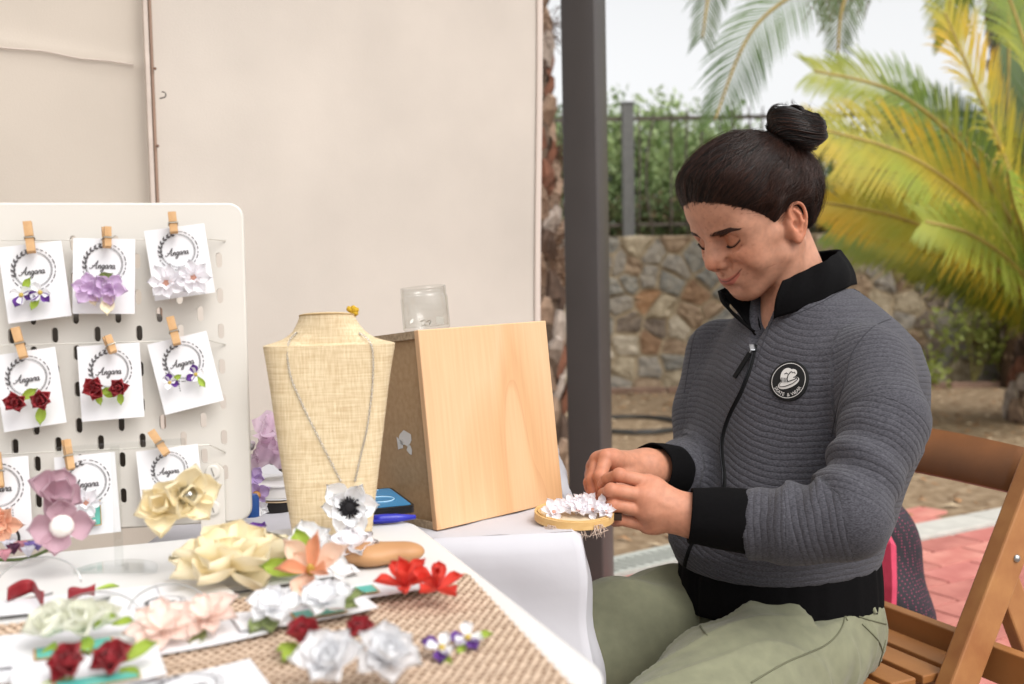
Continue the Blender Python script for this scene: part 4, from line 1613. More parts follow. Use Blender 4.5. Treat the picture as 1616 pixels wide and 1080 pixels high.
# ================================================================ pegboard
def build_pegboard():
    B1, B0 = onz(394, 836, TZ0), onz(0, 861, TZ0)
    x = (B1 - B0)
    x.z = 0
    x.normalize()
    up0 = Vector((0, 0, 1))
    n = x.cross(up0).normalized()
    if n.y > 0:
        n = -n
    lean = math.radians(2.0)
    up = up0 * math.cos(lean) - n * math.sin(lean)
    nn = n * math.cos(lean) + up0 * math.sin(lean)
    WB = 0.56
    # height from the photograph's upper edge
    v = ray(372, 325)
    pk = B1 + Vector((0, 0, 0.012))
    t = (pk - CAM).dot(nn) / v.dot(nn)
    HB = (CAM + v * t - pk).dot(up)
    org = pk - x * WB           # lower left corner of the board, front face
    pb = empty('pegboard', org, 'white pegboard with oval slots holding the earring cards', 'pegboard', None, frame(x, up, nn))
    wm = mat('pegboard_white', '#cdc8c0', rough=0.5, bump=0.08, bscale=400, bdist=0.0005)
    th = 0.005
    cw, chh = 0.0198, 0.0362
    ncol = int((WB - 0.02) / cw)
    mx = (WB - ncol * cw) / 2
    mb = MB()
    sw, sh = 0.0062, 0.0155

    def slot(cx, cy):
        p = []
        for k in range(5):
            a = math.pi * k / 4
            p.append((cx + sw / 2 * math.cos(a), cy + sh / 2 - sw / 2 + sw / 2 * math.sin(a)))
        for k in range(5):
            a = math.pi + math.pi * k / 4
            p.append((cx + sw / 2 * math.cos(a), cy - sh / 2 + sw / 2 + sw / 2 * math.sin(a)))
        return p
    def plate(x0, y0, x1, y1):
        if y1 - y0 > 1e-5 and x1 - x0 > 1e-5:
            mb.add([(x0, y0, 0), (x1, y0, 0), (x1, y1, 0), (x0, y1, 0), (x0, y0, -th), (x1, y0, -th), (x1, y1, -th), (x0, y1, -th)], [(0, 1, 2, 3), (7, 6, 5, 4)])
    for i in range(ncol):
        x0 = mx + i * cw
        ph = (0 if i % 2 else chh / 2) + 0.012
        ys = []
        y = ph
        while y + chh <= HB - 0.006:
            ys.append(y)
            y += chh
        ed = 0.0
        plate(x0, ed, x0 + cw, ys[0])
        plate(x0, ys[-1] + chh, x0 + cw, HB - ed)
        for y in ys:
            s = slot(x0 + cw / 2, y + chh / 2)
            m_ = len(s)
            c = [(x0 + cw, y + chh), (x0, y + chh), (x0, y), (x0 + cw, y)]
            for zz, flip in ((0, False), (-th, True)):
                vs = [(a, b, zz) for a, b in s] + [(a, b, zz) for a, b in c]
                fs = [(m_ + 0, 2, 1), (m_ + 0, 1, 0), (m_ + 0, m_ + 1, 2), (m_ + 1, 3, 2), (m_ + 1, 4, 3), (m_ + 1, 5, 4), (m_ + 1, m_ + 2, 5),
                      (m_ + 2, 6, 5), (m_ + 2, 7, 6), (m_ + 2, m_ + 3, 7), (m_ + 3, 8, 7), (m_ + 3, 9, 8), (m_ + 3, 0, 9), (m_ + 3, m_ + 0, 0)]
                mb.add(vs, [tuple(reversed(f)) for f in fs] if flip else fs)
            vs = [(a, b, 0) for a, b in s] + [(a, b, -th) for a, b in s]
            mb.add(vs, [(k, m_ + k, m_ + (k + 1) % m_, (k + 1) % m_) for k in range(m_)])
    # margins with rounded corners
    rc = 0.0125
    for xa, xb in ((0.0, mx), (WB - mx, WB)):
        plate(xa, rc, xb, HB - rc)
        for yc, sy in ((HB - rc, 1), (rc, -1)):
            xi, xo, sx = (mx, 0.0, -1) if xa == 0 else (WB - mx, WB, 1)
            cx_ = xo - sx * rc
            pts = [(xi, yc)] + [(cx_ + sx * rc * math.cos(t_), yc + sy * rc * math.sin(t_)) for t_ in np.linspace(0, math.pi / 2, 6)] + [(xi, yc + sy * rc)]
            idx = list(range(len(pts)))
            if sx * sy < 0:
                idx.reverse()
            mb.add([(p_, q_, 0) for p_, q_ in pts] + [(p_, q_, -th) for p_, q_ in pts], [tuple(idx), tuple(len(pts) + k_ for k_ in reversed(idx))])
    pb_board = mb.build('board', wm, pb, world_verts=False)
    # bent rim all round, rounded corners
    rim = [Vector((WB / 2 + a, HB / 2 + b, -th / 2)) for a, b in rounded_rect(WB + 0.001, HB + 0.001, 0.0125, 7)]
    MB().tube(rim, 0.0027, 8, closed=True).build('rim', wm, pb, smooth=True, world_verts=False)
    # foot brackets with screws
    M = pb.matrix_basis

    def loc(px, py, off=0.0):
        v = ray(px, py)
        o_ = org + nn * off
        t_ = (o_ - CAM).dot(nn) / v.dot(nn)
        p = CAM + v * t_
        return Vector(((p - org).dot(x), (p - org).dot(up), off))
    a = loc(335, 770, 0.004)
    br = MB().prism([(a.x - 0.012, -0.014), (a.x + 0.012, -0.014), (a.x + 0.012, a.y + 0.018), (a.x + 0.006, a.y + 0.025), (a.x - 0.012, a.y + 0.025)], 0.0008, 0.004).build('foot_bracket', wm, pb, world_verts=False)
    MB().prism([(a.x - 0.010, -0.0105), (a.x + 0.010, -0.0105), (a.x + 0.010, -0.0145), (a.x - 0.010, -0.0145)], 0.0, 0.040).build('foot_bracket', wm, pb, world_verts=False)
    for py in (745, 802):
        q = loc(336, py, 0.004)
        MB().lathe([(0.0075, 0), (0.0075, 0.0022), (0.006, 0.003), (0, 0.003)], 20, q).build('screw_cap', wm, pb, world_verts=False, smooth=False)
        MB().box((q.x, q.y, 0.0073), (0.0012, 0.009, 0.0006), Matrix.Rotation(0.3, 3, 'Z')).build('screw_slot', mat('slot_grey', '#8e8a84', rough=0.6), pb, world_verts=False)
    # thin steel wire rails for the clips
    wire = mat('wire_rail', '#c9c4bb', rough=0.35, metal=0.7)
    for (y0, px0, px1) in ((388, -120, 330), (552, -120, 330), (722, -120, 330)):
        p0, p1 = loc(px0, y0 + 4, 0.014), loc(px1, y0 - 22, 0.014)
        e = loc(356, y0 - 8, 0.0)
        mid_y = (p0.y + p1.y) / 2
        ro = MB().tube([M @ Vector((p0.x, mid_y, 0.012)), M @ Vector((p1.x, mid_y, 0.012)), M @ Vector((e.x, e.y, 0.001))], 0.0006, 6).build('wire_rail', wire)
        row = {388: 'upper', 552: 'middle', 722: 'lower'}[y0]
        tag(ro, 'thin wire rail across the pegboard carrying the %s row of cards' % row, 'wire rail', 'wire rails')
    q0, q1 = loc(-160, 835, -0.09), loc(226, 500, -0.09)
    sb = empty('storage_box', M @ Vector(((q0.x + q1.x) / 2, 0.0, -0.15)), 'dark storage box behind the pegboard, seen through its slots', 'box')
    db = mat('storage_dark', '#4a443e', rough=0.8, var=0.15, vscale=12)
    cx_, cz_ = (q0.x + q1.x) / 2, (q1.y - 0.012) / 2
    rot_ = frame(x, up0, nn)
    MB().box(M @ Vector((cx_, cz_, -0.15)), (q1.x - q0.x, q1.y + 0.006, 0.10), rot_).build('body', db, sb, bevel=0.006)
    MB().box(M @ Vector((cx_, q1.y - 0.001, -0.15)), (q1.x - q0.x + 0.01, 0.012, 0.11), rot_).build('lid', db, sb, bevel=0.004)
    return dict(org=org, x=x, up=up, nn=nn, loc=loc, M=M)


def build_cards(B):
    paper = mat('white_card', '#d9d8da', rough=0.6, var=0.01, vscale=20)
    ink = mat('print_ink', '#5a5758', rough=0.7)
    M, loc = B['M'], B['loc']
    cards = [   # TL TR BR BL in the photograph, offset, label
        ((-2, 390), (97, 380), (113, 498), (12, 512), 'white card with purple pansy earrings, left of the upper row'),
        ((115, 376), (213, 377), (213, 496), (115, 495), 'white card with lilac flower earrings in the upper row'),
        ((226, 365), (321, 352), (341, 462), (246, 475), 'white card with white flower earrings, right of the upper row'),
        ((-11, 560), (87, 549), (105, 665), (6, 684), 'white card with dark red rose earrings, left of the middle row'),
        ((121, 548), (218, 540), (230, 658), (130, 665), 'white card with two dark red rose studs, centre of the middle row'),
        ((229, 544), (326, 523), (353, 631), (264, 655), 'tilted white card with small pansy studs in the middle row'),
        ((-55, 728), (42, 720), (55, 850), (-45, 860), 'white card cut by the left edge in the lower row'),
        ((86, 722), (182, 714), (190, 838), (94, 850), 'white card behind the mauve flower clip in the lower row'),
        ((206, 716), (303, 702), (332, 800), (234, 812), 'white card behind the yellow flower clip in the lower row'),
    ]
    pins = [((43, 350), (50, 400)), ((168, 358), (169, 392)), ((271, 335), (275, 369)), ((24, 517), (38, 566)), ((168, 530), (179, 558)), ((268, 500), (280, 545)), ((-6, 715), (0, 770)), ((104, 694), (112, 742)), ((238, 680), (264, 718))]
    wood = mat('pin_wood', '#b98f62', rough=0.65, col2='#c8a276', vscale=120, bump=0.2, bscale=500, bdist=0.0006, stretch=(1, 1, 1))
    steel = mat('pin_spring', '#9a9488', rough=0.35, metal=0.9)
    info = []
    for i, (tl, tr, br, bl, lab) in enumerate(cards):
        off = 0.0165
        P = [loc(*q, off) for q in (tl, tr, br, bl)]
        c = sum(P, Vector()) / 4
        ax = ((P[1] - P[0]) + (P[2] - P[3])).normalized()
        W = ((P[1] - P[0]).length + (P[2] - P[3]).length) / 2
        H = ((P[0] - P[3]).length + (P[1] - P[2]).length) / 2
        ay = Vector((0, 0, 1)).cross(ax)
        R = frame(ax, ay, Vector((0, 0, 1)))
        Mc = M @ Matrix.Translation(c) @ R.to_4x4()
        cd = bpy.data.objects.new('earring_card', None)
        cd.matrix_basis = Mc
        COL.objects.link(cd)
        tag(cd, lab, 'card', 'printed cards on the pegboard')
        rg = np.random.default_rng(i)

        def sheet(u, v, W=W, H=H, b=rg.uniform(0.0003, 0.0012)):
            return ((u - 0.5) * W, (v - 0.5) * H, b * (1 - 4 * (u - 0.5) ** 2) * 0.6 + 0.004 * (0.5 - v))
        o = MB().grid(sheet, 8, 8).build('paper', paper, cd, world_verts=False, solid=0.0006)
        pm = card_print_mesh(H, ink)
        shared('print', pm, cd, Matrix.Translation((0, 0, 0.0015)) @ Matrix.Rotation(-0.004 / H, 4, 'X'))
        info.append((Mc, W, H))
    # clothespins
    words = ['on the upper left card', 'on the lilac flower card', 'on the white flower card', 'on the left red rose card', 'on the centre red rose card', 'on the small pansy card', 'at the left picture edge', 'above the mauve flower clip', 'above the yellow flower clip']
    for i, (a, b) in enumerate(pins):
        p0, p1 = loc(*a, 0.026), loc(*b, 0.026)
        d = (p1 - p0)
        L = d.length
        d.normalize()
        c = (p0 + p1) / 2
        cp = bpy.data.objects.new('clothespin', None)
        sx = Vector((0, 0, 1)).cross(d)
        cp.matrix_basis = M @ Matrix.Translation(c) @ frame(sx, d, Vector((0, 0, 1))).to_4x4() @ Matrix.Rotation(0.5 if i % 3 == 1 else 0.15, 4, 'Y')
        COL.objects.link(cp)
        tag(cp, 'small wooden clothespin ' + words[i], 'clothespin', 'clothespins on the pegboard')
        w = 0.0075 if i % 3 != 1 else 0.0065
        for sg in (1, -1):
            poly = [(-L / 2, 0.0008), (-L / 2, 0.0030), (-L * 0.05, 0.0042), (0.0, 0.0032), (L * 0.06, 0.0042), (L / 2 - 0.002, 0.0036), (L / 2, 0.0012), (L * 0.1, 0.0006)]
            # wedge gap at the top (handles), closed at the bottom (jaws)
            vs, n = [], len(poly)
            for xx in (-w / 2, w / 2):
                for (yy, zz) in poly:
                    g = 0.0016 * max(0, -yy / L) * 2
                    vs.append((xx, yy, sg * (zz + g)))
            fs = [tuple(range(n)), tuple(range(2 * n - 1, n - 1, -1))] + [(k, n + k, n + (k + 1) % n, (k + 1) % n) for k in range(n)]
            MB().add(vs, fs).build('jaw', wood, cp, world_verts=False)
        MB().tube([(-w / 2 - 0.0006, 0, 0.0048), (w / 2 + 0.0006, 0, 0.0048), (w / 2 + 0.0006, 0.002, -0.0048), (-w / 2 - 0.0006, 0.002, -0.0048)], 0.0007, 6, closed=True).build('spring', steel, cp, world_verts=False)
    return info


# ================================================================ bust with necklace
def burlap_material():
    m = mat('burlap', '#c4ab86', rough=0.95)
    N, Lk = m.node_tree.nodes, m.node_tree.links
    b = N['Principled BSDF']
    tc = N.new('ShaderNodeTexCoord')
    fs = []
    for sc in ((1, 1, 0.07), (0.05, 0.05, 1)):          # warp and weft yarns
        mp = N.new('ShaderNodeMapping')
        mp.inputs['Scale'].default_value = sc
        Lk.new(tc.outputs['Object'], mp.inputs['Vector'])
        n = N.new('ShaderNodeTexNoise')
        n.inputs['Scale'].default_value = 620
        n.inputs['Detail'].default_value = 2
        Lk.new(mp.outputs[0], n.inputs['Vector'])
        fs.append(n)
    ad = N.new('ShaderNodeMath')
    ad.operation = 'ADD'
    Lk.new(fs[0].outputs['Fac'], ad.inputs[0])
    Lk.new(fs[1].outputs['Fac'], ad.inputs[1])
    rp = N.new('ShaderNodeValToRGB')
    rp.color_ramp.elements[0].position, rp.color_ramp.elements[1].position = 0.72, 1.28
    rp.color_ramp.elements[0].color, rp.color_ramp.elements[1].color = lin('#b8a17e'), lin('#d2c09f')
    mr = N.new('ShaderNodeMath')
    mr.operation = 'MULTIPLY'
    mr.inputs[1].default_value = 0.5
    Lk.new(ad.outputs[0], mr.inputs[0])
    rp.color_ramp.elements[0].position, rp.color_ramp.elements[1].position = 0.36, 0.64
    Lk.new(mr.outputs[0], rp.inputs[0])
    Lk.new(rp.outputs[0], b.inputs['Base Color'])
    bp = N.new('ShaderNodeBump')
    bp.inputs['Strength'].default_value = 0.4
    bp.inputs['Distance'].default_value = 0.0008
    Lk.new(ad.outputs[0], bp.inputs['Height'])
    Lk.new(bp.outputs[0], b.inputs['Normal'])
    return m


def build_bust():
    bp = onz(524, 848, TZ0)
    d = (bp - CAM).dot(_f)
    k = d / FOC
    fwd = Vector((CAM.x - bp.x, CAM.y - bp.y, 0)).normalized()
    rt = Vector((-fwd.y, fwd.x, 0))
    if rt.x < 0:
        rt = -rt
    bu = empty('necklace_bust', bp, 'natural burlap necklace display bust', 'display bust', None, frame(rt, -fwd, Vector((0, 0, 1))))
    rows = [(850, 456, 578), (800, 449, 585), (740, 441, 594), (680, 433, 603), (620, 426, 612), (575, 420, 620), (556, 417, 624), (549, 416, 625), (546.5, 424, 617), (544, 434, 606), (540, 445, 594), (535, 454, 585), (528, 462, 577), (520, 467, 570), (512, 471, 565), (506, 473, 562), (503, 474, 560)]
    jute = burlap_material()
    nseg = 36
    V, F = [], []
    zs, ws = [], []
    for (y, a, b) in rows:
        z = (850 - y) * k * 1.005
        hw = (b - a) / 2 * k
        cx = ((a + b) / 2 - 516) * k
        t = z / ((850 - 503) * k)
        if y > 548:
            fd, bd, cy = 0.016 + 0.010 * t, 0.020 * (1 - 0.5 * t), 0.030 * t
        else:
            s = (548 - y) / 45
            fd = 0.024 * (1 - s) + 0.026 * s
            bd = 0.011 * (1 - s) + 0.026 * s
            cy = 0.030 + 0.004 * s
        zs.append((z, cx, hw, fd, bd, cy))
        for j in range(nseg):
            an = 2 * math.pi * j / nseg
            c_, s_ = math.cos(an), math.sin(an)
            e_ = 0.5 if y > 548 else 0.5 + 0.5 * min(1.0, (549 - y) / 20)
            X = hw * math.copysign(abs(c_) ** e_, c_)
            Y = -(fd if s_ > 0 else bd) * math.copysign(abs(s_) ** (0.8 if y > 548 else 1.0), s_)
            V.append((cx + X, Y + cy, z + (0.0025 * s_ if y < 510 else 0)))
    n = len(rows)
    for i in range(n - 1):
        for j in range(nseg):
            F.append((i * nseg + j, i * nseg + (j + 1) % nseg, (i + 1) * nseg + (j + 1) % nseg, (i + 1) * nseg + j))
    F.append(tuple(range(nseg - 1, -1, -1)))
    MB().add(V, F).build('body', jute, bu, world_verts=False, autos=32)
    bb = BVHTree.FromPolygons([bu.matrix_basis @ Vector(p) for p in V], F)
    top = [V[(n - 1) * nseg + j] for j in range(nseg)]
    c = (zs[-1][1], zs[-1][5], zs[-1][0] + 0.0022)
    MB().add(top + [(p[0] * 0.9 + c[0] * 0.1, p[1] * 0.9 + c[1] * 0.1, p[2] + 0.0016) for p in top] + [c],
             [(j, (j + 1) % nseg, nseg + (j + 1) % nseg, nseg + j) for j in range(nseg)] + [(nseg + j, nseg + (j + 1) % nseg, 2 * nseg) for j in range(nseg)]).build('neck_cap', jute, bu, world_verts=False, autos=50)
    MB().tube(top, 0.0009, 6, closed=True).build('neck_seam', mat('burlap_seam', '#a58a60', rough=0.95), bu, world_verts=False, smooth=True)

    def front(px, py, off=0.0012):
        p, _n = hit(bb, px, py, off)
        return p if p is not None else at(px, py, d)
    silver = mat('silver_chain', '#c9c8c6', rough=0.25, metal=1.0)
    nk = empty('necklace', front(545, 760), 'fine silver chain necklace hanging on the burlap bust', 'necklace')
    left = spline([front(470, 526), front(455, 546), front(458, 590), front(478, 640), front(505, 695), front(538, 760)], 14)
    right = spline([front(566, 526), front(586, 546), front(588, 600), front(580, 670), (front(570, 715)), front(560, 760)], 14)
    for ch in (left, right):
        mb = MB()
        for i in range(len(ch) - 1):
            a, b = ch[i], ch[i + 1]
            dd = (b - a).normalized()
            sd = dd.cross(fwd).normalized() * (0.0011 if i % 2 else 0.0004)
            ff = fwd * (0.0004 if i % 2 else 0.0011)
            m_ = (a + b) / 2
            mb.tube([a, m_ + sd + ff, b, m_ - sd - ff], 0.00032, 4, closed=True)
        mb.build('chain', silver, nk, smooth=True)
    # mustard hair tie hooked on the back of the bust
    p = at(556, 497, d + 0.03)
    my = mat('mustard_felt', '#b99420', rough=0.8, var=0.1, vscale=100)
    mt = empty('mustard_tie', p, 'small mustard yellow knotted tie behind the neck of the bust', 'hair tie')
    MB().tube([p + Vector((-0.004, 0.01, -0.03)), p + Vector((-0.002, 0.004, -0.008)), p + Vector((0.002, 0, 0.003))], [0.003, 0.0035, 0.0025], 8).build('stem', my, mt, smooth=True)
    for a in (-0.7, 0.3, 1.2, 2.4):
        MB().tube([p + Vector((0, 0, 0.002)), p + Vector((0.005 * math.cos(a), 0.0, 0.004 + 0.004 * math.sin(a))), p + Vector((0.007 * math.cos(a), 0, 0.0035 + 0.006 * math.sin(a)))], [0.0018, 0.003, 0.0015], 8).build('loop', my, mt, smooth=True)
    return d, fwd, rt


# ================================================================ the wares
def build_wares(T, B, cards, bust):
    M, loc, nn = B['M'], B['loc'], B['nn']
    up = Vector((0, 0, 1))
    fwd = bust[1]
    # petal meshes
    PM = {}

    def pet(key, col, col2=None, **kw):
        if key not in PM:
            PM[key] = petal_mesh('petal', fabric('petal_' + key, col, col2), **kw)
        return PM[key]
    leaf_g = petal_mesh('leaf', fabric('leaf_lime', '#93ad3a', '#b0c554'), w=0.5, cup=0.3, curl=0.15, tip=1.2)
    leaf_d = petal_mesh('leaf', fabric('leaf_olive', '#7d8a52', '#94a06a'), w=0.6, cup=0.3, curl=0.15, tip=0.8)
    cream = pet('cream', '#f6e9c4', '#faf1da', w=0.62, cup=0.5, curl=0.35, ruffle=0.12, seed=1)
    cream2 = pet('cream_wide', '#f5e6bc', '#f9efd4', w=0.85, cup=0.55, curl=0.4, ruffle=0.15, seed=2)
    peach = pet('peach', '#f2d2ba', '#f6dfcd', w=0.5, cup=0.5, curl=0.25, seed=3)
    orange = pet('orange', '#e59a70', '#efb898', w=0.34, cup=0.7, curl=0.3, seed=4)
    blush = pet('blush', '#f4dacd', '#f8e6dd', w=0.55, cup=0.4, curl=0.25, ruffle=0.15, seed=5)
    whitep = pet('white', '#f0f0f2', '#f7f7f8', w=0.78, cup=0.45, curl=0.3, ruffle=0.15, seed=6)
    whiten = pet('white_narrow', '#f0eef2', '#f7f5f8', w=0.6, cup=0.45, curl=0.3, ruffle=0.25, seed=7)
    ivory = pet('ivory', '#ecedda', '#f4f4ea', w=0.85, cup=0.7, curl=0.5, seed=8)
    redp = pet('red', '#d8362a', '#e4503e', w=0.5, cup=0.5, curl=0.35, seed=9)
    wine = pet('wine', '#9c2a33', '#b23b42', w=0.9, cup=0.9, curl=0.5, seed=10)
    lilac = pet('lilac', '#d2b4d8', '#e0cbe5', w=0.75, cup=0.5, curl=0.3, ruffle=0.2, seed=11)
    mauve = pet('mauve', '#bd98a5', '#c9a8b3', w=0.95, cup=0.5, curl=0.3, ruffle=0.1, seed=12)
    purple = pet('purple', '#5c2f86', '#71439a', w=0.7, cup=0.4, curl=0.3, ruffle=0.3, seed=13)
    peach_hot = pet('peach_hot', '#f0b897', '#f4cab1', w=0.7, cup=0.5, curl=0.3, ruffle=0.2, seed=14)
    black = mat('flower_black', '#151215', rough=0.9)
    pearl = mat('pearl_white', '#ebe7e0', rough=0.25)
    chrome = mat('chrome_dome', '#a8a8a4', rough=0.18, metal=1.0)
    yel = fabric('centre_yellow', '#cdb45a')
    rosyc = fabric('centre_rose', '#dca48e')
    winec = mat('rose_heart', '#3a0f14', rough=0.8)

    def rose(nm, label, cat, pos, nrm, R, grp, spin=0, leaves=None, seed=0):
        return flower(nm, label, cat, pos, nrm, R, [(6, 1.0, 28, wine, 0), (5, 0.72, 55, wine, 0.08), (4, 0.45, 75, wine, 0.1)], (0.22, 0.3, winec), leaves, grp, spin, seed)

    def pansy(nm, label, cat, pos, nrm, R, grp, spin=0, seed=0, leaves=None):
        e = flower(nm, label, cat, pos, nrm, R, [(3, 0.85, 12, whitep, 0.02)], (0.16, 0.2, yel), leaves, grp, spin, seed)
        for a in (0.5, 1.1):
            shared('petal', purple, e, Matrix.Translation((0, 0, -0.02 * R)) @ Matrix.Rotation(spin + a * math.pi, 4, 'Z') @ Matrix.Rotation(-0.15, 4, 'Y') @ Matrix.Scale(R, 4))
        return e

    # ---- earrings on the pegboard cards (image place -> board plane)
    def onb(px, py, off=0.026):
        return M @ loc(px, py, off)
    nb = (nn + up * 0.05).normalized()
    E = 'earrings on the pegboard cards'
    kk = 1.0 / FOC * 1.0
    pansy('pansy_earring', 'left pansy earring on the upper left card', 'earring', onb(34, 466), nb, 0.0135, E, -1.2, 1, [(200, 1.2, leaf_g)])
    pansy('pansy_earring', 'right pansy earring on the upper left card', 'earring', onb(64, 462), nb, 0.0135, E, -1.9, 2, [(20, 1.2, leaf_g)])
    flower('lilac_earring', 'left lilac organza flower earring in the upper row', 'earring', onb(143, 455, 0.028), nb, 0.018, [(5, 1.0, 15, lilac, 0), (3, 0.7, 40, lilac, 0.1)], None, [(170, 1.2, leaf_d), (60, 0.8, cream)], E, 0.3, 3)
    flower('lilac_earring', 'right lilac organza flower earring in the upper row', 'earring', onb(174, 457, 0.030), nb, 0.018, [(5, 1.0, 15, lilac, 0), (4, 0.7, 45, lilac, 0.1)], None, [(250, 0.7, leaf_g), (40, 1.25, cream)], E, 0.9, 4)
    flower('white_earring', 'left white flower earring with rosy heart in the upper row', 'earring', onb(263, 447, 0.028), nb, 0.020, [(7, 1.0, 12, whiten, 0), (5, 0.6, 40, whiten, 0.1)], (0.22, 0.25, rosyc), None, E, 0.1, 5)
    flower('white_earring', 'right white flower earring with rosy heart in the upper row', 'earring', onb(306, 439, 0.030), nb, 0.020, [(7, 1.0, 12, whiten, 0), (5, 0.6, 40, whiten, 0.1)], (0.22, 0.25, rosyc), None, E, 0.5, 6)
    rose('rose_earring', 'dark red rose earring with leaf pointing left, left card of the middle row', 'earring', onb(27, 635), nb, 0.0135, E, 0, [(170, 1.5, leaf_g)], 7)
    rose('rose_earring', 'dark red rose earring with leaf pointing right, left card of the middle row', 'earring', onb(68, 631), nb, 0.0145, E, 1, [(40, 1.5, leaf_g)], 8)
    rose('rose_earring', 'left dark red rose stud on the centre card', 'earring', onb(152, 613), nb, 0.0145, E, 0.5, [(110, 1.2, leaf_g), (60, 1.0, leaf_g)], 9)
    rose('rose_earring', 'right dark red rose stud on the centre card', 'earring', onb(189, 612), nb, 0.0125, E, 1.5, [(50, 1.2, leaf_g), (-30, 1.3, leaf_g)], 10)
    pansy('pansy_earring', 'lower left tiny pansy stud on the tilted card', 'earring', onb(268, 604), nb, 0.0105, E, 0.6, 11, [(170, 1.1, leaf_g)])
    pansy('pansy_earring', 'upper right tiny pansy stud on the tilted card', 'earring', onb(309, 591), nb, 0.0115, E, 2.6, 12, [(80, 1.2, leaf_g)])
    flower('white_earring', 'white flower pinned to the card behind the mauve clip', 'earring', onb(137, 793, 0.028), nb, 0.017, [(6, 1.0, 12, whiten, 0), (4, 0.6, 40, whiten, 0.1)], (0.2, 0.25, rosyc), None, E, 0.1, 13)
    flower('peach_flower', 'peach fabric flower cut by the left picture edge', 'flower clip', onb(2, 825, 0.036), nb, 0.022, [(6, 1.0, 15, peach_hot, 0), (5, 0.7, 40, peach_hot, 0.1)], None, None, None, 0.1, 14)
    teal = mat('teal_label', '#3f9f96', rough=0.5, col2='#6ab7a8', vscale=60)
    gold = mat('label_gold', '#b98a45', rough=0.5)
    for nm, (a, b, c, d), lab in (('label_tag', ((112, 802), (158, 790), (160, 828), (114, 834)), 'teal printed tag on the card behind the mauve flower'), ('label_tag', ((258, 776), (277, 770), (276, 780), (266, 790)), 'teal printed tag peeking from behind the yellow flower clip')):
        P4 = [onb(*q, 0.0235) for q in (a, b, c, d)]
        e = empty(nm, sum(P4, Vector()) / 4, lab, 'tag')
        MB().add(P4, [(0, 3, 2, 1)]).build('paper', teal, e)
        ct = sum(P4, Vector()) / 4
        MB().tube([p + nn * 0.0004 for p in P4], 0.0006, 4, closed=True).build('border', gold, e)
        if a[0] < 200:
            wl_ = mat('label_white', '#e8e8e4', rough=0.6)
            for (qx, qy, l_) in ((128, 822, 8), (142, 817, 7), (142, 823, 9)):
                q0, q1 = onb(qx, qy, 0.0240), onb(qx + l_, qy - 2, 0.0240)
                MB().bar(q0, q1, 0.0014, 0.0003, nn).build('lettering', wl_, e)

    # ---- clear acrylic stand with two big flower clips
    acr = clear_mat('clear_acrylic')
    sp = onz(180, 905, TZ0 + 0.0015)
    sd = (sp - CAM).dot(_f)
    ac = empty('acrylic_stand', sp, 'clear acrylic T-shaped stand in front of the pegboard', 'display stand')
    half = [(0.036 * math.cos(a), 0.036 * math.sin(a)) for a in np.linspace(0, math.pi, 25)]
    MB().prism(half, 0, 0.003, Matrix.Translation(sp)).build('base', acr, ac)
    tp = at(181, 703, sd + 0.012)
    MB().bar(sp + Vector((0, 0.012, 0.003)), Vector((sp.x, sp.y + 0.012, tp.z)), 0.007, 0.003, (0, 1, 0)).build('stem', acr, ac)
    e0, e1 = at(88, 712, sd + 0.012), at(292, 697, sd + 0.012)
    MB().bar(e0, e1, 0.003, 0.006).build('cross_bar', acr, ac)
    nb2 = (Vector((CAM.x - sp.x, CAM.y - sp.y, 0)).normalized() + up * 0.1).normalized()
    flower('mauve_flower_clip', 'dusty mauve fabric flower clip, upper of the two', 'flower clip', at(85, 783, sd), (nb2 + Vector((0.5, 0, 0.5))).normalized(), 0.028, [(4, 1.0, 18, mauve, 0), (3, 0.8, 50, mauve, 0.08)], None, None, 'mauve flower clips', 0.4, 20)
    flower('mauve_flower_clip', 'dusty mauve fabric flower clip with white pearl centre', 'flower clip', at(98, 830, sd - 0.01), nb2, 0.027, [(4, 1.05, 8, mauve, 0)], (0.36, 0.5, pearl), None, 'mauve flower clips', 0.75, 21)
    flower('yellow_flower_clip', 'pale yellow fabric flower clip with domed metal snap', 'flower clip', at(292, 782, sd - 0.005), (nb2 + Vector((0.35, 0, 0.1))).normalized(), 0.030, [(5, 1.0, 22, cream2, 0), (4, 0.6, 50, cream2, 0.1)], (0.28, 0.45, chrome), None, 'yellow flower clips', 0.2, 22)
    flower('yellow_flower_clip', 'pale yellow ruffled flower clip hanging below the domed one', 'flower clip', at(258, 808, sd - 0.01), (nb2 + Vector((-0.2, 0, 0.5))).normalized(), 0.030, [(5, 1.0, 20, cream2, 0), (4, 0.75, 55, cream2, 0.06)], None, None, 'yellow flower clips', 0.9, 23)

    # ---- flowers and cards lying on the table
    def lay_card(px, py, w, h, rot, label, z=0.0016, teal_at=None, tilt=0.0):
        p = onz(px, py, TZ0 + z)
        R = Matrix.Rotation(rot, 3, 'Z') @ Matrix.Rotation(tilt, 3, 'X')
        e = empty('display_card', p, label, 'card', 'cards lying on the table', R)
        MB().grid(lambda u, v: ((u - 0.5) * w, (v - 0.5) * h, 0.002 * (2 * u - 1) ** 2 * (1 if w > 0.05 else 0)), 6, 6).build('paper', mat('white_card', '#d9d8da'), e, world_verts=False, solid=0.0007)
        if teal_at:
            x, y, tw_, th_ = teal_at
            MB().box((x, y, 0.0022), (tw_ + 0.003, th_ + 0.003, 0.0002)).build('label_border', gold, e, world_verts=False)
            MB().box((x, y, 0.0026), (tw_, th_, 0.0004)).build('label', teal, e, world_verts=False)
        return e
    tr = math.atan2(T['u'].y, T['u'].x) + math.pi      # table length direction
    lay_card(595, 930, 0.12, 0.035, tr + 0.05, 'white card under the red flowers', 0.009, (-0.018, -0.004, 0.03, 0.018))
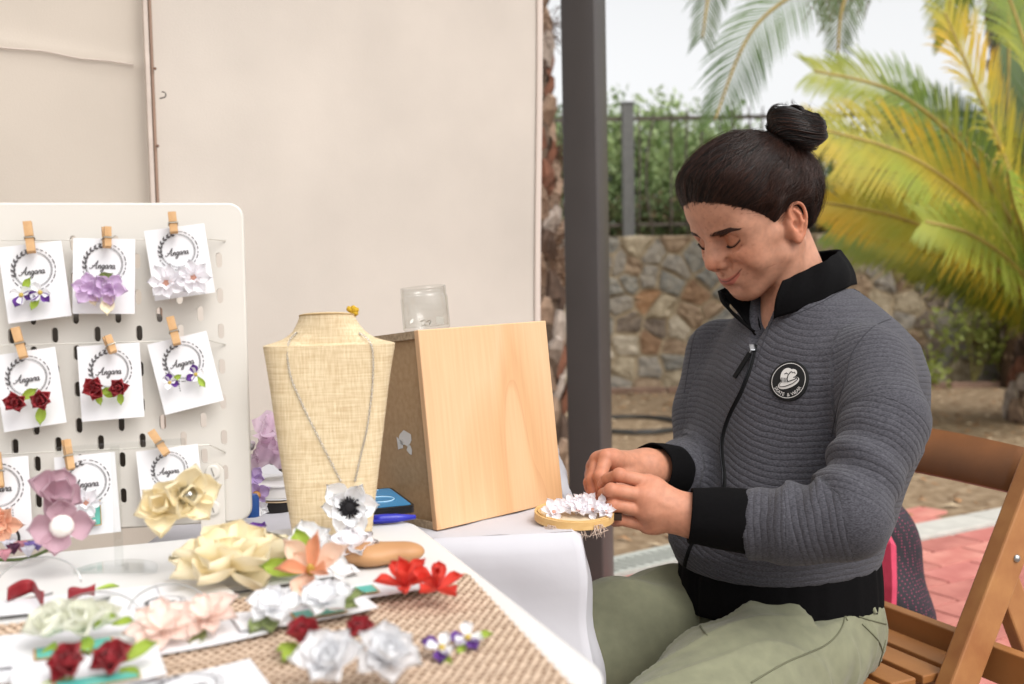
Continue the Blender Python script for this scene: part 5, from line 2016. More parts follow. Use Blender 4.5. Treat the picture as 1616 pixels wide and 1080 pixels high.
    lay_card(480, 968, 0.10, 0.040, tr + 0.10, 'white card under the white flower pair with olive leaves', 0.007, (0.008, -0.010, 0.035, 0.016))
    lay_card(285, 1010, 0.11, 0.045, tr + 0.12, 'white card under the blush flower pair', 0.005)
    lay_card(125, 1012, 0.10, 0.065, tr + 0.10, 'white card with teal label under the ivory flowers', 0.006, (-0.004, -0.020, 0.046, 0.020))
    lay_card(140, 1062, 0.085, 0.060, tr + 0.07, 'white card with a pair of red roses and green leaves in the corner', 0.010, (0.004, -0.022, 0.045, 0.014))
    e = lay_card(300, 1092, 0.085, 0.060, tr + 0.12, 'white printed card cut off by the lower picture edge', 0.006)
    shared('print', card_print_mesh(0.075, MATS['print_ink']), e, Matrix.Translation((0, -0.004, 0.0012)))
    lay_card(30, 1050, 0.06, 0.06, tr, 'blank white card at the lower left corner', 0.004)
    lay_card(200, 940, 0.20, 0.040, tr, 'long white card strip behind the ivory flowers', 0.003)
    e = lay_card(260, 952, 0.10, 0.050, tr + 0.2, 'white printed card behind the blush flowers', 0.005)
    shared('print', card_print_mesh(0.055, MATS['print_ink']), e, Matrix.Translation((0, -0.008, 0.0012)))
    lay_card(410, 915, 0.16, 0.045, tr + 0.06, 'long white card under the big cream flower', 0.003)

    def tp_(px, py, h):
        return onz(px, py, TZ0 + h)
    tc = Vector((0.0, -0.45, 0.9))
    flower('cream_flower', 'large cream yellow layered fabric flower on the white table', 'fabric flower', tp_(366, 905, 0.012), (0.03, -0.10, 1), 0.056,
           [(7, 1.05, 2, cream, 0), (6, 0.98, 12, cream, 0.04), (6, 0.80, 26, cream2, 0.06), (5, 0.52, 44, cream2, 0.08), (3, 0.32, 65, cream2, 0.1)], None, [(-35, 0.9, leaf_g), (-10, 1.0, leaf_g), (15, 0.95, leaf_g)], None, 0.2, 30)
    flower('peach_lily', 'peach and orange lily-like flower beside the cream flower', 'fabric flower', tp_(492, 905, 0.022), (0.05, -0.75, 0.65), 0.034,
           [(3, 1.15, 25, peach, 0), (3, 1.05, 38, orange, 0.05), (3, 0.7, 15, peach, 0.05)], (0.10, 0.4, peach and yel), [(-60, 1.0, leaf_g), (-120, 1.0, leaf_g)], None, 0.5, 31)
    flower('white_bloom', 'white upright blossom behind the peach lily', 'fabric flower', tp_(492, 872, 0.026), (-0.1, -0.5, 0.85), 0.026, [(4, 1.1, 45, whitep, 0), (3, 0.9, 15, whitep, 0)], None, None, None, 1.0, 32)
    flower('small_white_bloom', 'small white blossom between peach lily and wooden oval', 'fabric flower', tp_(532, 905, 0.012), (0.2, -0.6, 0.8), 0.016, [(5, 1.0, 25, whitep, 0)], (0.2, 0.3, pearl), None, None, 0.3, 33)
    # anemone pendant and the lower flower ring
    pd = onz(552, 842, TZ0).y
    d_ = bust[0] - 0.040
    an = flower('anemone_pendant', 'white anemone flower pendant with black centre before the bust', 'pendant', at(551, 800, d_), (fwd + up * 0.15).normalized(), 0.029,
                [(6, 1.0, 6, whitep, 0), (5, 0.75, 18, whitep, 0.03)], None, None, None, 0.35, 34)
    rg = np.random.default_rng(12)
    mb = MB()
    for i in range(150):                         # black fringe of the centre
        a, L = rg.uniform(0, 6.28), 0.012 * rg.uniform(0.25, 1.0) ** 0.7
        mb.tube([(0, 0, 0.004), (L * 0.6 * math.cos(a), L * 0.6 * math.sin(a), 0.0085), (L * math.cos(a), L * math.sin(a), 0.0065)], [0.0008, 0.0008, 0.0003], 3)
    mb.lathe([(0.0062, 0.003), (0.006, 0.006), (0.004, 0.009), (0, 0.010)], 14)
    mb.build('flower_center', black, an, world_verts=False)
    flower('flower_ring', 'white flower ring lying below the anemone pendant', 'ring', tp_(556, 872, 0.012), (0.1, -0.3, 1), 0.026, [(6, 1.0, 22, whiten, 0), (4, 0.8, 45, whiten, 0.02)], None, None, None, 0.2, 35)
    rp = tp_(555, 886, 0.004)
    rr = [rp + Vector((0.008 * math.cos(a), 0.008 * math.sin(a), 0)) for a in np.linspace(0, 2 * math.pi, 20)[:-1]]
    tag(MB().tube(rr, 0.0018, 6, closed=True).build('silver_ring', mat('silver_chain', '#c9c8c6'), smooth=True), 'small silver ring band under the white flower', 'ring')
    # wooden oval brooch
    p = tp_(606, 892, 0.0)
    S = SDF((p.x - 0.05, p.y - 0.04, TZ0), (p.x + 0.05, p.y + 0.04, TZ0 + 0.03), 0.0015)
    S.ell((p.x - 0.012, p.y, TZ0 + 0.010), (0.024, 0.020, 0.0105))
    S.ell((p.x + 0.016, p.y + 0.004, TZ0 + 0.0105), (0.020, 0.014, 0.009), 0.008)
    V, F = S.mesh()
    o = bpy.data.objects.new('wooden_oval', np_mesh('wooden_oval', V, F, mat('oval_wood', '#a97a50', rough=0.5, col2='#bf9468', vscale=14, stretch=(0.4, 1, 2), detail=6)))
    setup(o)
    tag(o, 'smooth brown wooden oval piece near the table edge', 'wooden piece')
    g = 'red flowers on the card'
    flower('red_flower', 'bright red flower with upright petals, left on the card', 'fabric flower', tp_(640, 926, 0.016), (0.0, -0.35, 0.95), 0.026, [(5, 1.0, 22, redp, 0), (3, 0.9, 60, redp, 0.05)], None, None, g, 0.2, 36)
    flower('red_flower', 'bright red flower nearest to the table edge, right on the card', 'fabric flower', tp_(690, 932, 0.014), (0.1, -0.35, 0.95), 0.026, [(5, 1.0, 16, redp, 0), (3, 0.8, 62, redp, 0.05)], None, None, g, 0.8, 37)
    g = 'white flower pair with olive leaves'
    flower('white_flower', 'full white flower with olive leaf on its left', 'fabric flower', tp_(432, 962, 0.016), (0, -0.4, 0.9), 0.022, [(6, 1.0, 12, whitep, 0), (5, 0.75, 36, whitep, 0.05)], None, [(200, 1.1, leaf_d), (230, 1.0, leaf_d)], g, 0.2, 38)
    flower('white_flower', 'full white flower with olive leaf on its right', 'fabric flower', tp_(515, 953, 0.016), (0, -0.4, 0.9), 0.022, [(6, 1.0, 12, whitep, 0), (5, 0.75, 38, whitep, 0.05)], None, [(-30, 1.1, leaf_d), (-60, 0.9, leaf_d)], g, 0.6, 39)
    g = 'blush flower pair'
    flower('blush_flower', 'pale blush pointed flower, left of the pair', 'fabric flower', tp_(255, 995, 0.014), (0, -0.45, 0.9), 0.026, [(8, 1.0, 10, blush, 0), (6, 0.7, 32, blush, 0.05)], None, None, g, 0.2, 40)
    flower('blush_flower', 'pale blush pointed flower, right of the pair', 'fabric flower', tp_(325, 978, 0.014), (0, -0.45, 0.9), 0.026, [(8, 1.0, 10, blush, 0), (6, 0.7, 32, blush, 0.05)], None, [(220, 0.9, leaf_d)], g, 0.5, 41)
    g = 'ivory flowers'
    flower('ivory_flower', 'ivory cupped flower at the left of the ivory group', 'fabric flower', tp_(88, 1000, 0.016), (-0.1, -0.5, 0.85), 0.024, [(5, 1.0, 25, ivory, 0), (4, 0.75, 55, ivory, 0.05)], None, [(230, 0.9, leaf_g)], g, 0.2, 42)
    flower('ivory_flower', 'ivory cupped flower with lime leaves in the middle of the ivory group', 'fabric flower', tp_(132, 992, 0.018), (0.1, -0.5, 0.85), 0.021, [(5, 1.0, 25, ivory, 0), (4, 0.75, 55, ivory, 0.05)], None, [(250, 1.0, leaf_g), (-20, 0.9, leaf_g)], g, 0.7, 43)
    flower('ivory_flower', 'small ivory flower at the right of the ivory group', 'fabric flower', tp_(165, 985, 0.016), (0.1, -0.5, 0.85), 0.017, [(5, 1.0, 25, ivory, 0), (4, 0.75, 55, ivory, 0.05)], None, [(-40, 1.0, leaf_g)], g, 1.2, 44)
    g = 'red rose pair on the corner card'
    rose('red_rose', 'left red rose on the corner card', 'earring', tp_(113, 1056, 0.016), (0, -0.6, 0.8), 0.0165, g, 0.2, [(190, 1.4, leaf_g), (230, 1.3, leaf_g)], 45)
    rose('red_rose', 'right red rose on the corner card', 'earring', tp_(180, 1050, 0.016), (0, -0.6, 0.8), 0.0165, g, 0.9, [(-20, 1.5, leaf_g), (-80, 1.2, leaf_g)], 46)
    g = 'big white flowers at the front'
    flower('white_peony', 'big white peony flower at the lower picture edge, left of the pair', 'fabric flower', tp_(522, 1056, 0.018), (-0.1, -0.55, 0.85), 0.025, [(6, 1.0, 24, whitep, 0), (5, 0.85, 48, whitep, 0.05), (4, 0.6, 70, whitep, 0.1)], None, None, g, 0.2, 47)
    flower('white_peony', 'big white peony flower at the lower picture edge, right of the pair', 'fabric flower', tp_(610, 1046, 0.018), (0.15, -0.55, 0.85), 0.025, [(6, 1.0, 24, whitep, 0), (5, 0.85, 48, whitep, 0.05), (4, 0.6, 70, whitep, 0.1)], None, None, g, 0.9, 48)
    g = 'small dark red flowers beside the white peonies'
    flower('dark_red_bud', 'dark red bud with lime leaves beside the left white peony', 'fabric flower', tp_(478, 1010, 0.012), (0, -0.4, 0.9), 0.016, [(5, 1.0, 25, wine, 0), (4, 0.7, 55, wine, 0.05)], None, [(200, 1.3, leaf_g), (235, 1.4, leaf_g), (170, 1.0, leaf_g)], g, 0.3, 49)
    flower('dark_red_bud', 'dark red bud behind the right white peony', 'fabric flower', tp_(568, 1003, 0.012), (0, -0.4, 0.9), 0.013, [(5, 1.0, 25, wine, 0), (4, 0.7, 55, wine, 0.05)], None, None, g, 0.8, 50)
    g = 'pansy stud pair on the mat'
    pansy('pansy_stud', 'pansy stud on the woven mat, nearer of the two', 'earring', tp_(697, 1024, 0.008), (0, -0.5, 0.85), 0.015, g, 0.4, 51, [(240, 1.0, leaf_g)])
    pansy('pansy_stud', 'pansy stud with violet petal on the woven mat, farther of the two', 'earring', tp_(738, 1008, 0.008), (0, -0.5, 0.85), 0.0145, g, 0.9, 52, [(-40, 1.0, leaf_g), (200, 0.9, leaf_g)])
    flower('purple_flower', 'violet flower half hidden behind the cream flower', 'fabric flower', tp_(384, 858, 0.010), (0, -0.3, 1), 0.028, [(6, 1.0, 22, purple, 0)], (0.25, 0.3, whitep and pearl), None, None, 0.2, 53)
    # red ribbon pieces at the left back
    for nm, lab, pts, wdt in (('red_bow', 'red ribbon bow clip at the far left of the table', [(12, 938), (35, 928), (52, 926), (60, 938), (68, 946)], 0.010), ('red_bow', 'short red ribbon clip with lime tip beside the card strip', [(107, 938), (125, 935), (150, 931)], 0.008)):
        P3 = [tp_(x_, y_, 0.012) for x_, y_ in pts]
        e = empty(nm, P3[0], lab, 'hair clip', 'red ribbon clips')
        MB().grid(lambda u, v: spline(P3, 4)[min(int(u * (len(P3) - 1) * 4), (len(P3) - 1) * 4)] + Vector((0, 0.2, 1)).normalized() * wdt * (v - 0.5) * (1 + 0.3 * math.sin(u * 7)), (len(P3) - 1) * 4, 3).build('ribbon', fabric('ribbon_red', '#8c1f28', '#a52f35'), e, smooth=True, solid=0.001)
        q0 = P3[1] + Vector((0, 0, -0.010))
        MB().bar(q0, q0 + Vector((0.022, 0.004, 0.004)), 0.004, 0.0012).build('clip', chrome, e)
        if lab.startswith('short'):
            shared('leaf', leaf_g, e, e.matrix_basis.inverted() @ Matrix.Translation(P3[2]) @ Matrix.Rotation(0.5, 4, 'Z') @ Matrix.Scale(0.018, 4))
    # wire headbands
    for (px, py, r_, lab) in ((60, 925, 0.035, 'thin wire hoop standing behind the red bow'), (150, 985, 0.034, 'thin wire hoop behind the ivory flowers'), (265, 965, 0.030, 'thin wire hoop behind the blush flowers')):
        p = tp_(px, py, 0.006)
        pts = [p + Vector((r_ * math.cos(a), 0.3 * r_ * math.sin(a), 0.6 * r_ * math.sin(a))) for a in np.linspace(0.1, math.pi - 0.1, 20)]
        tag(MB().tube(pts, 0.0006, 5).build('wire_hoop', mat('silver_chain', '#c9c8c6'), smooth=True), lab, 'wire hoop', 'wire hoops')
    # purple sprig and dark hair tie
    sprig = empty('purple_sprig', tp_(45, 880, 0.006), 'sprig of violet and pink buds lying by the pegboard', 'flower sprig')
    gm = fabric('sprig_green', '#5c6b3a')
    MB().tube(spline([tp_(-10, 884, 0.006), tp_(40, 882, 0.008), tp_(80, 866, 0.010)], 6), 0.0016, 6).build('stem', gm, sprig, smooth=True)
    for k, (px, py, cc) in enumerate(((22, 876, 'plum'), (34, 872, 'rosepink'), (50, 872, 'violet'), (60, 870, 'violet'), (78, 866, 'plum'), (8, 886, 'rosepink'), (45, 880, 'white'), (15, 870, 'white'))):
        col = {'plum': '#5a2a48', 'rosepink': '#d79aa6', 'violet': '#8f7cc0', 'white': '#dfdde6'}[cc]
        pm_ = pet('bud_' + cc, col, w=0.6, cup=0.8, curl=0.4, seed=60)
        for j in range(5):
            Mx = Matrix.Translation(tp_(px, py, 0.010)) @ Matrix.Rotation(j * 1.26, 4, 'Z') @ Matrix.Rotation(-0.9, 4, 'Y') @ Matrix.Scale(0.012, 4)
            shared('petal', pm_, sprig, sprig.matrix_basis.inverted() @ Mx)
    pts = [at(*q) for q in ((-12, 858, 0.95), (10, 842, 0.95), (25, 838, 0.955), (30, 852, 0.955), (20, 870, 0.95), (0, 878, 0.945), (-15, 872, 0.94))]
    tag(MB().tube(spline(pts, 5), 0.0013, 6).build('hair_tie', mat('dark_elastic', '#221b1c', rough=0.7), smooth=True), 'dark elastic loop at the left edge by the pegboard', 'hair tie')

    # ---- things behind the bust: spools, tulle, orchids, phone, pen
    pinkt = mat('pink_tulle', '#e3cbdc', rough=0.7, translucent=0.5, alpha=0.75)
    bd = 1.30
    e = empty('tulle_bow', at(415, 690, bd), 'pale pink tulle puff behind the pegboard edge', 'tulle')
    rg = np.random.default_rng(5)
    for k in range(9):
        c = at(398 + rg.uniform(0, 36), 668 + rg.uniform(0, 60), bd + rg.uniform(-0.03, 0.03))
        a = rg.normal(0, 1, 3)
        a /= np.linalg.norm(a)
        b = np.cross(a, rg.normal(0, 1, 3))
        b /= np.linalg.norm(b)
        A_, B_ = Vector(a) * 0.035, Vector(b) * 0.03
        MB().grid(lambda u, v: c + A_ * (u - 0.5) + B_ * (v - 0.5) + A_.cross(B_).normalized() * 0.008 * math.sin(u * 7 + v * 4 + k), 6, 6).build('fold', pinkt, e, smooth=True)
    for k, (py, col, lab, r_) in enumerate(((770, '#d9d6d2', 'white ribbon spool, upper of the stack behind the bust', 0.038), (794, '#1c1817', 'black ribbon spool in the stack behind the bust', 0.036), (815, '#cfccd2', 'grey ribbon spool, lowest of the stack behind the bust', 0.032))):
        p = at(445, py, bd)
        e = empty('ribbon_spool', p, lab, 'ribbon spool', 'ribbon spools')
        MB().lathe([(0.0, -0.007), (r_ * 0.94, -0.007), (r_ * 0.94, 0.007), (0, 0.007)], 28, p).build('ribbon', mat('ribbon_' + col[1:], col, rough=0.45), e, autos=40)
        cardb = mat('spool_card', '#c2ab8c', rough=0.8)
        for s in (-1, 1):
            MB().lathe([(0, s * 0.0082 - 0.0008), (r_, s * 0.0082 - 0.0008), (r_, s * 0.0082 + 0.0008), (0, s * 0.0082 + 0.0008)], 28, p).build('flange', cardb if k == 1 else mat('spool_white', '#d5d3d2', rough=0.5), e, autos=40)
    p = at(428, 718, bd + 0.02)
    e = empty('clear_box', p, 'clear plastic box of beads on the ribbon spools', 'box')
    MB().box(p, (0.075, 0.05, 0.060)).build('shell', clear_mat('box_clear'), e)
    rg = np.random.default_rng(6)
    for k in range(14):
        q = p + Vector((rg.uniform(-0.03, 0.03), rg.uniform(-0.018, 0.018), rg.uniform(-0.024, 0.02)))
        MB().lathe([(0.0, -0.005), (0.0035, -0.0035), (0.005, 0), (0.0035, 0.0035), (0, 0.005)], 8, q).build('bead', mat('bead_%d' % (k % 3), ('#8f8c8a', '#c9b9c0', '#55504e')[k % 3], rough=0.3), e, smooth=True)
    orch = pet('orchid', '#b79ad0', '#d3bfe2', w=0.8, cup=0.4, curl=0.3, seed=70)
    flower('orchid_flower', 'violet orchid blossom beside the pegboard corner', 'fabric flower', at(405, 782, 1.2), (fwd + up * 0.2).normalized(), 0.020, [(5, 1.0, 15, orch, 0)], (0.25, 0.4, fabric('orchid_heart', '#cf9a5a')), None, 'orchid blossoms', 0.3, 61)
    flower('orchid_flower', 'pale violet orchid blossom above the other orchid', 'fabric flower', at(400, 755, 1.21), (fwd + up * 0.2).normalized(), 0.016, [(5, 1.0, 15, orch, 0)], None, None, 'orchid blossoms', 0.9, 62)
    flower('orchid_flower', 'little white blossom under the orchids', 'fabric flower', at(412, 802, 1.19), (fwd + up * 0.2).normalized(), 0.012, [(5, 1.0, 20, whitep, 0)], None, None, 'orchid blossoms', 0.5, 63)
    tag(MB().lathe([(0.0, 0.0), (0.008, 0.0), (0.008, 0.02), (0.006, 0.024), (0, 0.024)], 14, onz(398, 815, TZ0)).build('blue_cap', mat('cap_blue', '#2f5fae', rough=0.4), autos=40), 'small blue bottle cap beside the pegboard corner', 'cap')
    # trays of supplies behind the bust so that nothing floats
    tag(MB().box(at(440, 838, bd + 0.03) + Vector((0, 0, -0.006)), (0.16, 0.12, 0.012)).build('supply_tray', mat('tray_white', '#d9d7d6', rough=0.5), bevel=0.003), 'low white tray behind the bust carrying ribbon spools', 'tray')
    # phone, leaning on the table behind the bust
    pc = onz(598, 792, TZ0 + 0.004)
    v_ = (onz(648, 806, TZ0) - onz(606, 774, TZ0))
    v_.z = 0
    v_.normalize()
    w_ = Vector((-v_.y, v_.x, 0))
    ph = empty('phone', pc, 'dark phone with blue lit screen lying between bust and box', 'phone', None, frame(w_, -v_, up) if frame(w_, -v_, up).determinant() > 0 else frame(w_, v_, up))
    MB().prism(rounded_rect(0.056, 0.11, 0.007, 4), -0.004, 0.004).build('case', mat('phone_black', '#121317', rough=0.25), ph, world_verts=False, autos=40)
    scr = bpy.data.materials.new('screen_blue')
    scr.use_nodes = True
    sb = scr.node_tree.nodes['Principled BSDF']
    sb.inputs['Base Color'].default_value = lin('#1a5f86')
    sb.inputs['Emission Color'].default_value = lin('#2f86b4')
    sb.inputs['Emission Strength'].default_value = 0.25
    sb.inputs['Roughness'].default_value = 0.15
    MB().prism(rounded_rect(0.050, 0.100, 0.004, 3), 0.0041, 0.0044).build('screen', scr, ph, world_verts=False)
    ls = mat('screen_mark', '#cfe6f2', rough=0.5)
    ringp = [(0.015 * math.cos(a), -0.01 + 0.015 * math.sin(a), 0.0048) for a in np.linspace(0, 6.28, 30)[:-1]]
    MB().tube(ringp, 0.0004, 4, closed=True).build('screen_mark', ls, ph, world_verts=False)
    MB().box((0.0, 0.045, 0.0047), (0.020, 0.004, 0.0003)).build('screen_mark', ls, ph, world_verts=False)
    # ballpoint pen
    a, b = onz(560, 822, TZ0 + 0.006), onz(656, 816, TZ0 + 0.006)
    pn = empty('pen', a, 'blue capped ballpoint pen behind the anemone pendant', 'pen')
    dd = (b - a).normalized()
    m1, m2 = a.lerp(b, 0.30), a.lerp(b, 0.42)
    MB().tube([a - dd * 0.03, m2], 0.0042, 10).build('barrel', mat('pen_white', '#dcdad4', rough=0.4), pn, smooth=True)
    MB().tube([m1, m2, b - dd * 0.02, b], [0.0048, 0.0052, 0.0046, 0.0022], 10).build('cap', mat('pen_blue', '#2a2fa0', rough=0.3), pn, smooth=True)
    MB().bar(m1 + Vector((0, -0.006, 0)) - dd * 0.015, b + Vector((0, -0.005, 0)) - dd * 0.018, 0.003, 0.002).build('pocket_clip', mat('pen_blue', '#2a2fa0'), pn)
    # dark odds and ends in the gap between bust and box
    for k, (px, py, col, lab) in enumerate(((597, 690, '#241d1a', 'black ribbon roll in the gap between bust and box'), (597, 722, '#7a3f28', 'brown ribbon roll in the gap between bust and box'), (596, 752, '#181617', 'lowest black ribbon roll in the gap between bust and box'))):
        p = at(px - 12, py, 1.38)
        tag(MB().lathe([(0.010, -0.008), (0.026, -0.008), (0.027, 0), (0.026, 0.008), (0.010, 0.008), (0.010, -0.008)], 24, p).build('ribbon_roll', mat('roll_' + col[1:], col, rough=0.5), autos=40), lab, 'ribbon roll', 'ribbon rolls')

    # ---- embroidery hoop with white flowers
    hc = at(906, 813, 1.152)
    hn = Vector((0.03, -0.06, 1)).normalized()
    hx = hn.orthogonal().normalized()
    hy = hn.cross(hx)
    hoop = empty('embroidery_hoop', hc, 'round wooden embroidery hoop with net, held over the table corner', 'embroidery hoop', None, frame(hx, hy, hn))
    ow = mat('hoop_wood', '#c99f62', rough=0.5, col2='#d6b177', vscale=60, stretch=(1, 1, 4))
    for (r0, r1, z0, z1) in ((0.0432, 0.0460, -0.0045, 0.0045), (0.0395, 0.0425, -0.005, 0.005)):
        MB().lathe([(r0, z0), (r1, z0), (r1, z1), (r0, z1), (r0, z0)], 64).build('ring', ow, hoop, world_verts=False, autos=40)
    MB().lathe([(0.0, 0.0012), (0.0395, 0.0012)], 40).build('net', mat('net_cloth', '#d7c3a4', rough=0.9, alpha=0.85), hoop, world_verts=False)
    p = at(970, 815, 1.150)
    brass = mat('clamp_dark', '#3f322a', rough=0.4, metal=0.6)
    lp = hoop.matrix_basis.inverted() @ p
    MB().box(lp, (0.016, 0.008, 0.008), Matrix.Rotation(math.atan2(lp.y, lp.x), 3, 'Z')).build('clamp', brass, hoop, world_verts=False)
    thr = mat('loose_thread', '#d9c4b4', rough=0.9, translucent=0.3)
    rg = np.random.default_rng(9)
    for (px, py) in ((880, 838), (895, 836), (914, 838), (941, 833), (868, 835)):
        mb = MB()
        q = hoop.matrix_basis.inverted() @ at(px, py, 1.115)
        for j in range(26):
            w0 = q + Vector((rg.normal(0, 0.003), rg.normal(0, 0.003), 0.004))
            mb.tube([w0, w0 + Vector((rg.normal(0, 0.003), rg.normal(0, 0.003), -0.006)), w0 + Vector((rg.normal(0, 0.006), rg.normal(0, 0.004), -0.013 + rg.normal(0, 0.003)))], [0.0005, 0.0006, 0.0002], 4)
        mb.build('thread_tuft', thr, hoop, world_verts=False)
    wf = pet('blossom', '#f0ecf0', '#f8f5f8', w=0.62, cup=0.4, curl=0.25, tip=0.9, seed=80)
    spots = ((874, 806, 0.018), (888, 799, 0.015), (900, 795, 0.016), (912, 803, 0.016), (924, 797, 0.016), (936, 802, 0.017), (948, 798, 0.016), (928, 790, 0.015), (914, 790, 0.014), (956, 805, 0.014))
    names_ = ['leftmost white blossom on the hoop, beside the box', 'second white blossom from the box on the hoop', 'white blossom at the back left of the hoop', 'white blossom with rosy heart at the front of the hoop', 'white blossom in the middle of the hoop', 'white blossom at the front right of the hoop near the fingers', 'white blossom touching the right fingertips', 'white blossom at the back of the hoop under the right hand', 'small white blossom at the back of the hoop', 'white blossom at the hoop clamp']
    for k, (px, py, r_) in enumerate(spots):
        nz = Vector((rg.normal(0, 0.3), -0.8 + rg.normal(0, 0.2), 1))
        flower('white_blossom', names_[k], 'fabric flower', at(px, py + 4, 1.155 - 0.0018 * (py - 795)), nz, r_, [(6, 1.0, 14, wf, 0), (4, 0.65, 42, wf, 0.05)], (0.15, 0.2, rosyc), None, 'white blossoms on the hoop', rg.uniform(0, 3), 90 + k)
def strands_mesh(name, P, r, m, taper=True):
    """P: (N, M, 3) strand points -> three-sided tubes in one mesh."""
    n, k, _ = P.shape
    T = np.gradient(P, axis=1)
    T /= np.linalg.norm(T, axis=2, keepdims=True) + 1e-12
    ref = np.tile(np.array([0.31, 0.52, 0.79]), (n, k, 1))
    A = np.cross(T, ref)
    A /= np.linalg.norm(A, axis=2, keepdims=True) + 1e-12
    B = np.cross(T, A)
    rr = (r if np.ndim(r) else np.full(n, r))[:, None, None] * np.ones((n, k, 1))
    if taper:
        rr = rr * (1.0 - 0.6 * np.linspace(0, 1, k)[None, :, None] ** 3) * np.clip(np.linspace(0, 1, k)[None, :, None] * 6 + 0.3, 0, 1)
    V = np.zeros((n, k, 3, 3))
    for j in range(3):
        a = 2 * math.pi * j / 3
        V[:, :, j] = P + rr * (A * math.cos(a) + B * math.sin(a))
    ids = np.arange(n * k * 3).reshape(n, k, 3)
    F = []
    for j in range(3):
        j2 = (j + 1) % 3
        F.append(np.stack([ids[:, :-1, j], ids[:, :-1, j2], ids[:, 1:, j2], ids[:, 1:, j]], -1).reshape(-1, 4))
    return np_mesh(name, V.reshape(-1, 3), np.concatenate(F), m)


HL_F = np.array([-110, -85, -60, -45, -34, -26, -14, -4, 6, 13, 19, 25, 30, 36, 44, 53, 62, 72, 84, 100])
HL_U = np.array([-42, -48, -50, -46, -24, 6, 18, 22, 24, 24, 15, 9, 13, 18, 22, 27, 33, 41, 51, 60])


def skull(p):
    def el(c, r):
        q = (p - np.array(c)) / np.array(r)
        k0 = np.linalg.norm(q, axis=-1)
        k1 = np.linalg.norm(q / np.array(r), axis=-1) + 1e-9
        return k0 * (k0 - 1) / k1
    a, b, k = el((0, 0, 46), (93, 71, 77)), el((40, 0, 56), (54, 58, 54)), 18
    h = np.clip(0.5 + 0.5 * (b - a) / k, 0, 1)
    return b + (a - b) * h - k * h * (1 - h)


def hair_off(p):
    above = p[..., 2] - np.interp(p[..., 0], HL_F, HL_U)
    return np.clip(above * 0.42, -2.0, 14.0 + 8.0 * np.clip((p[..., 2] - 55) / 40, 0, 1) * np.clip((p[..., 0] + 40) / 40, 0, 1))


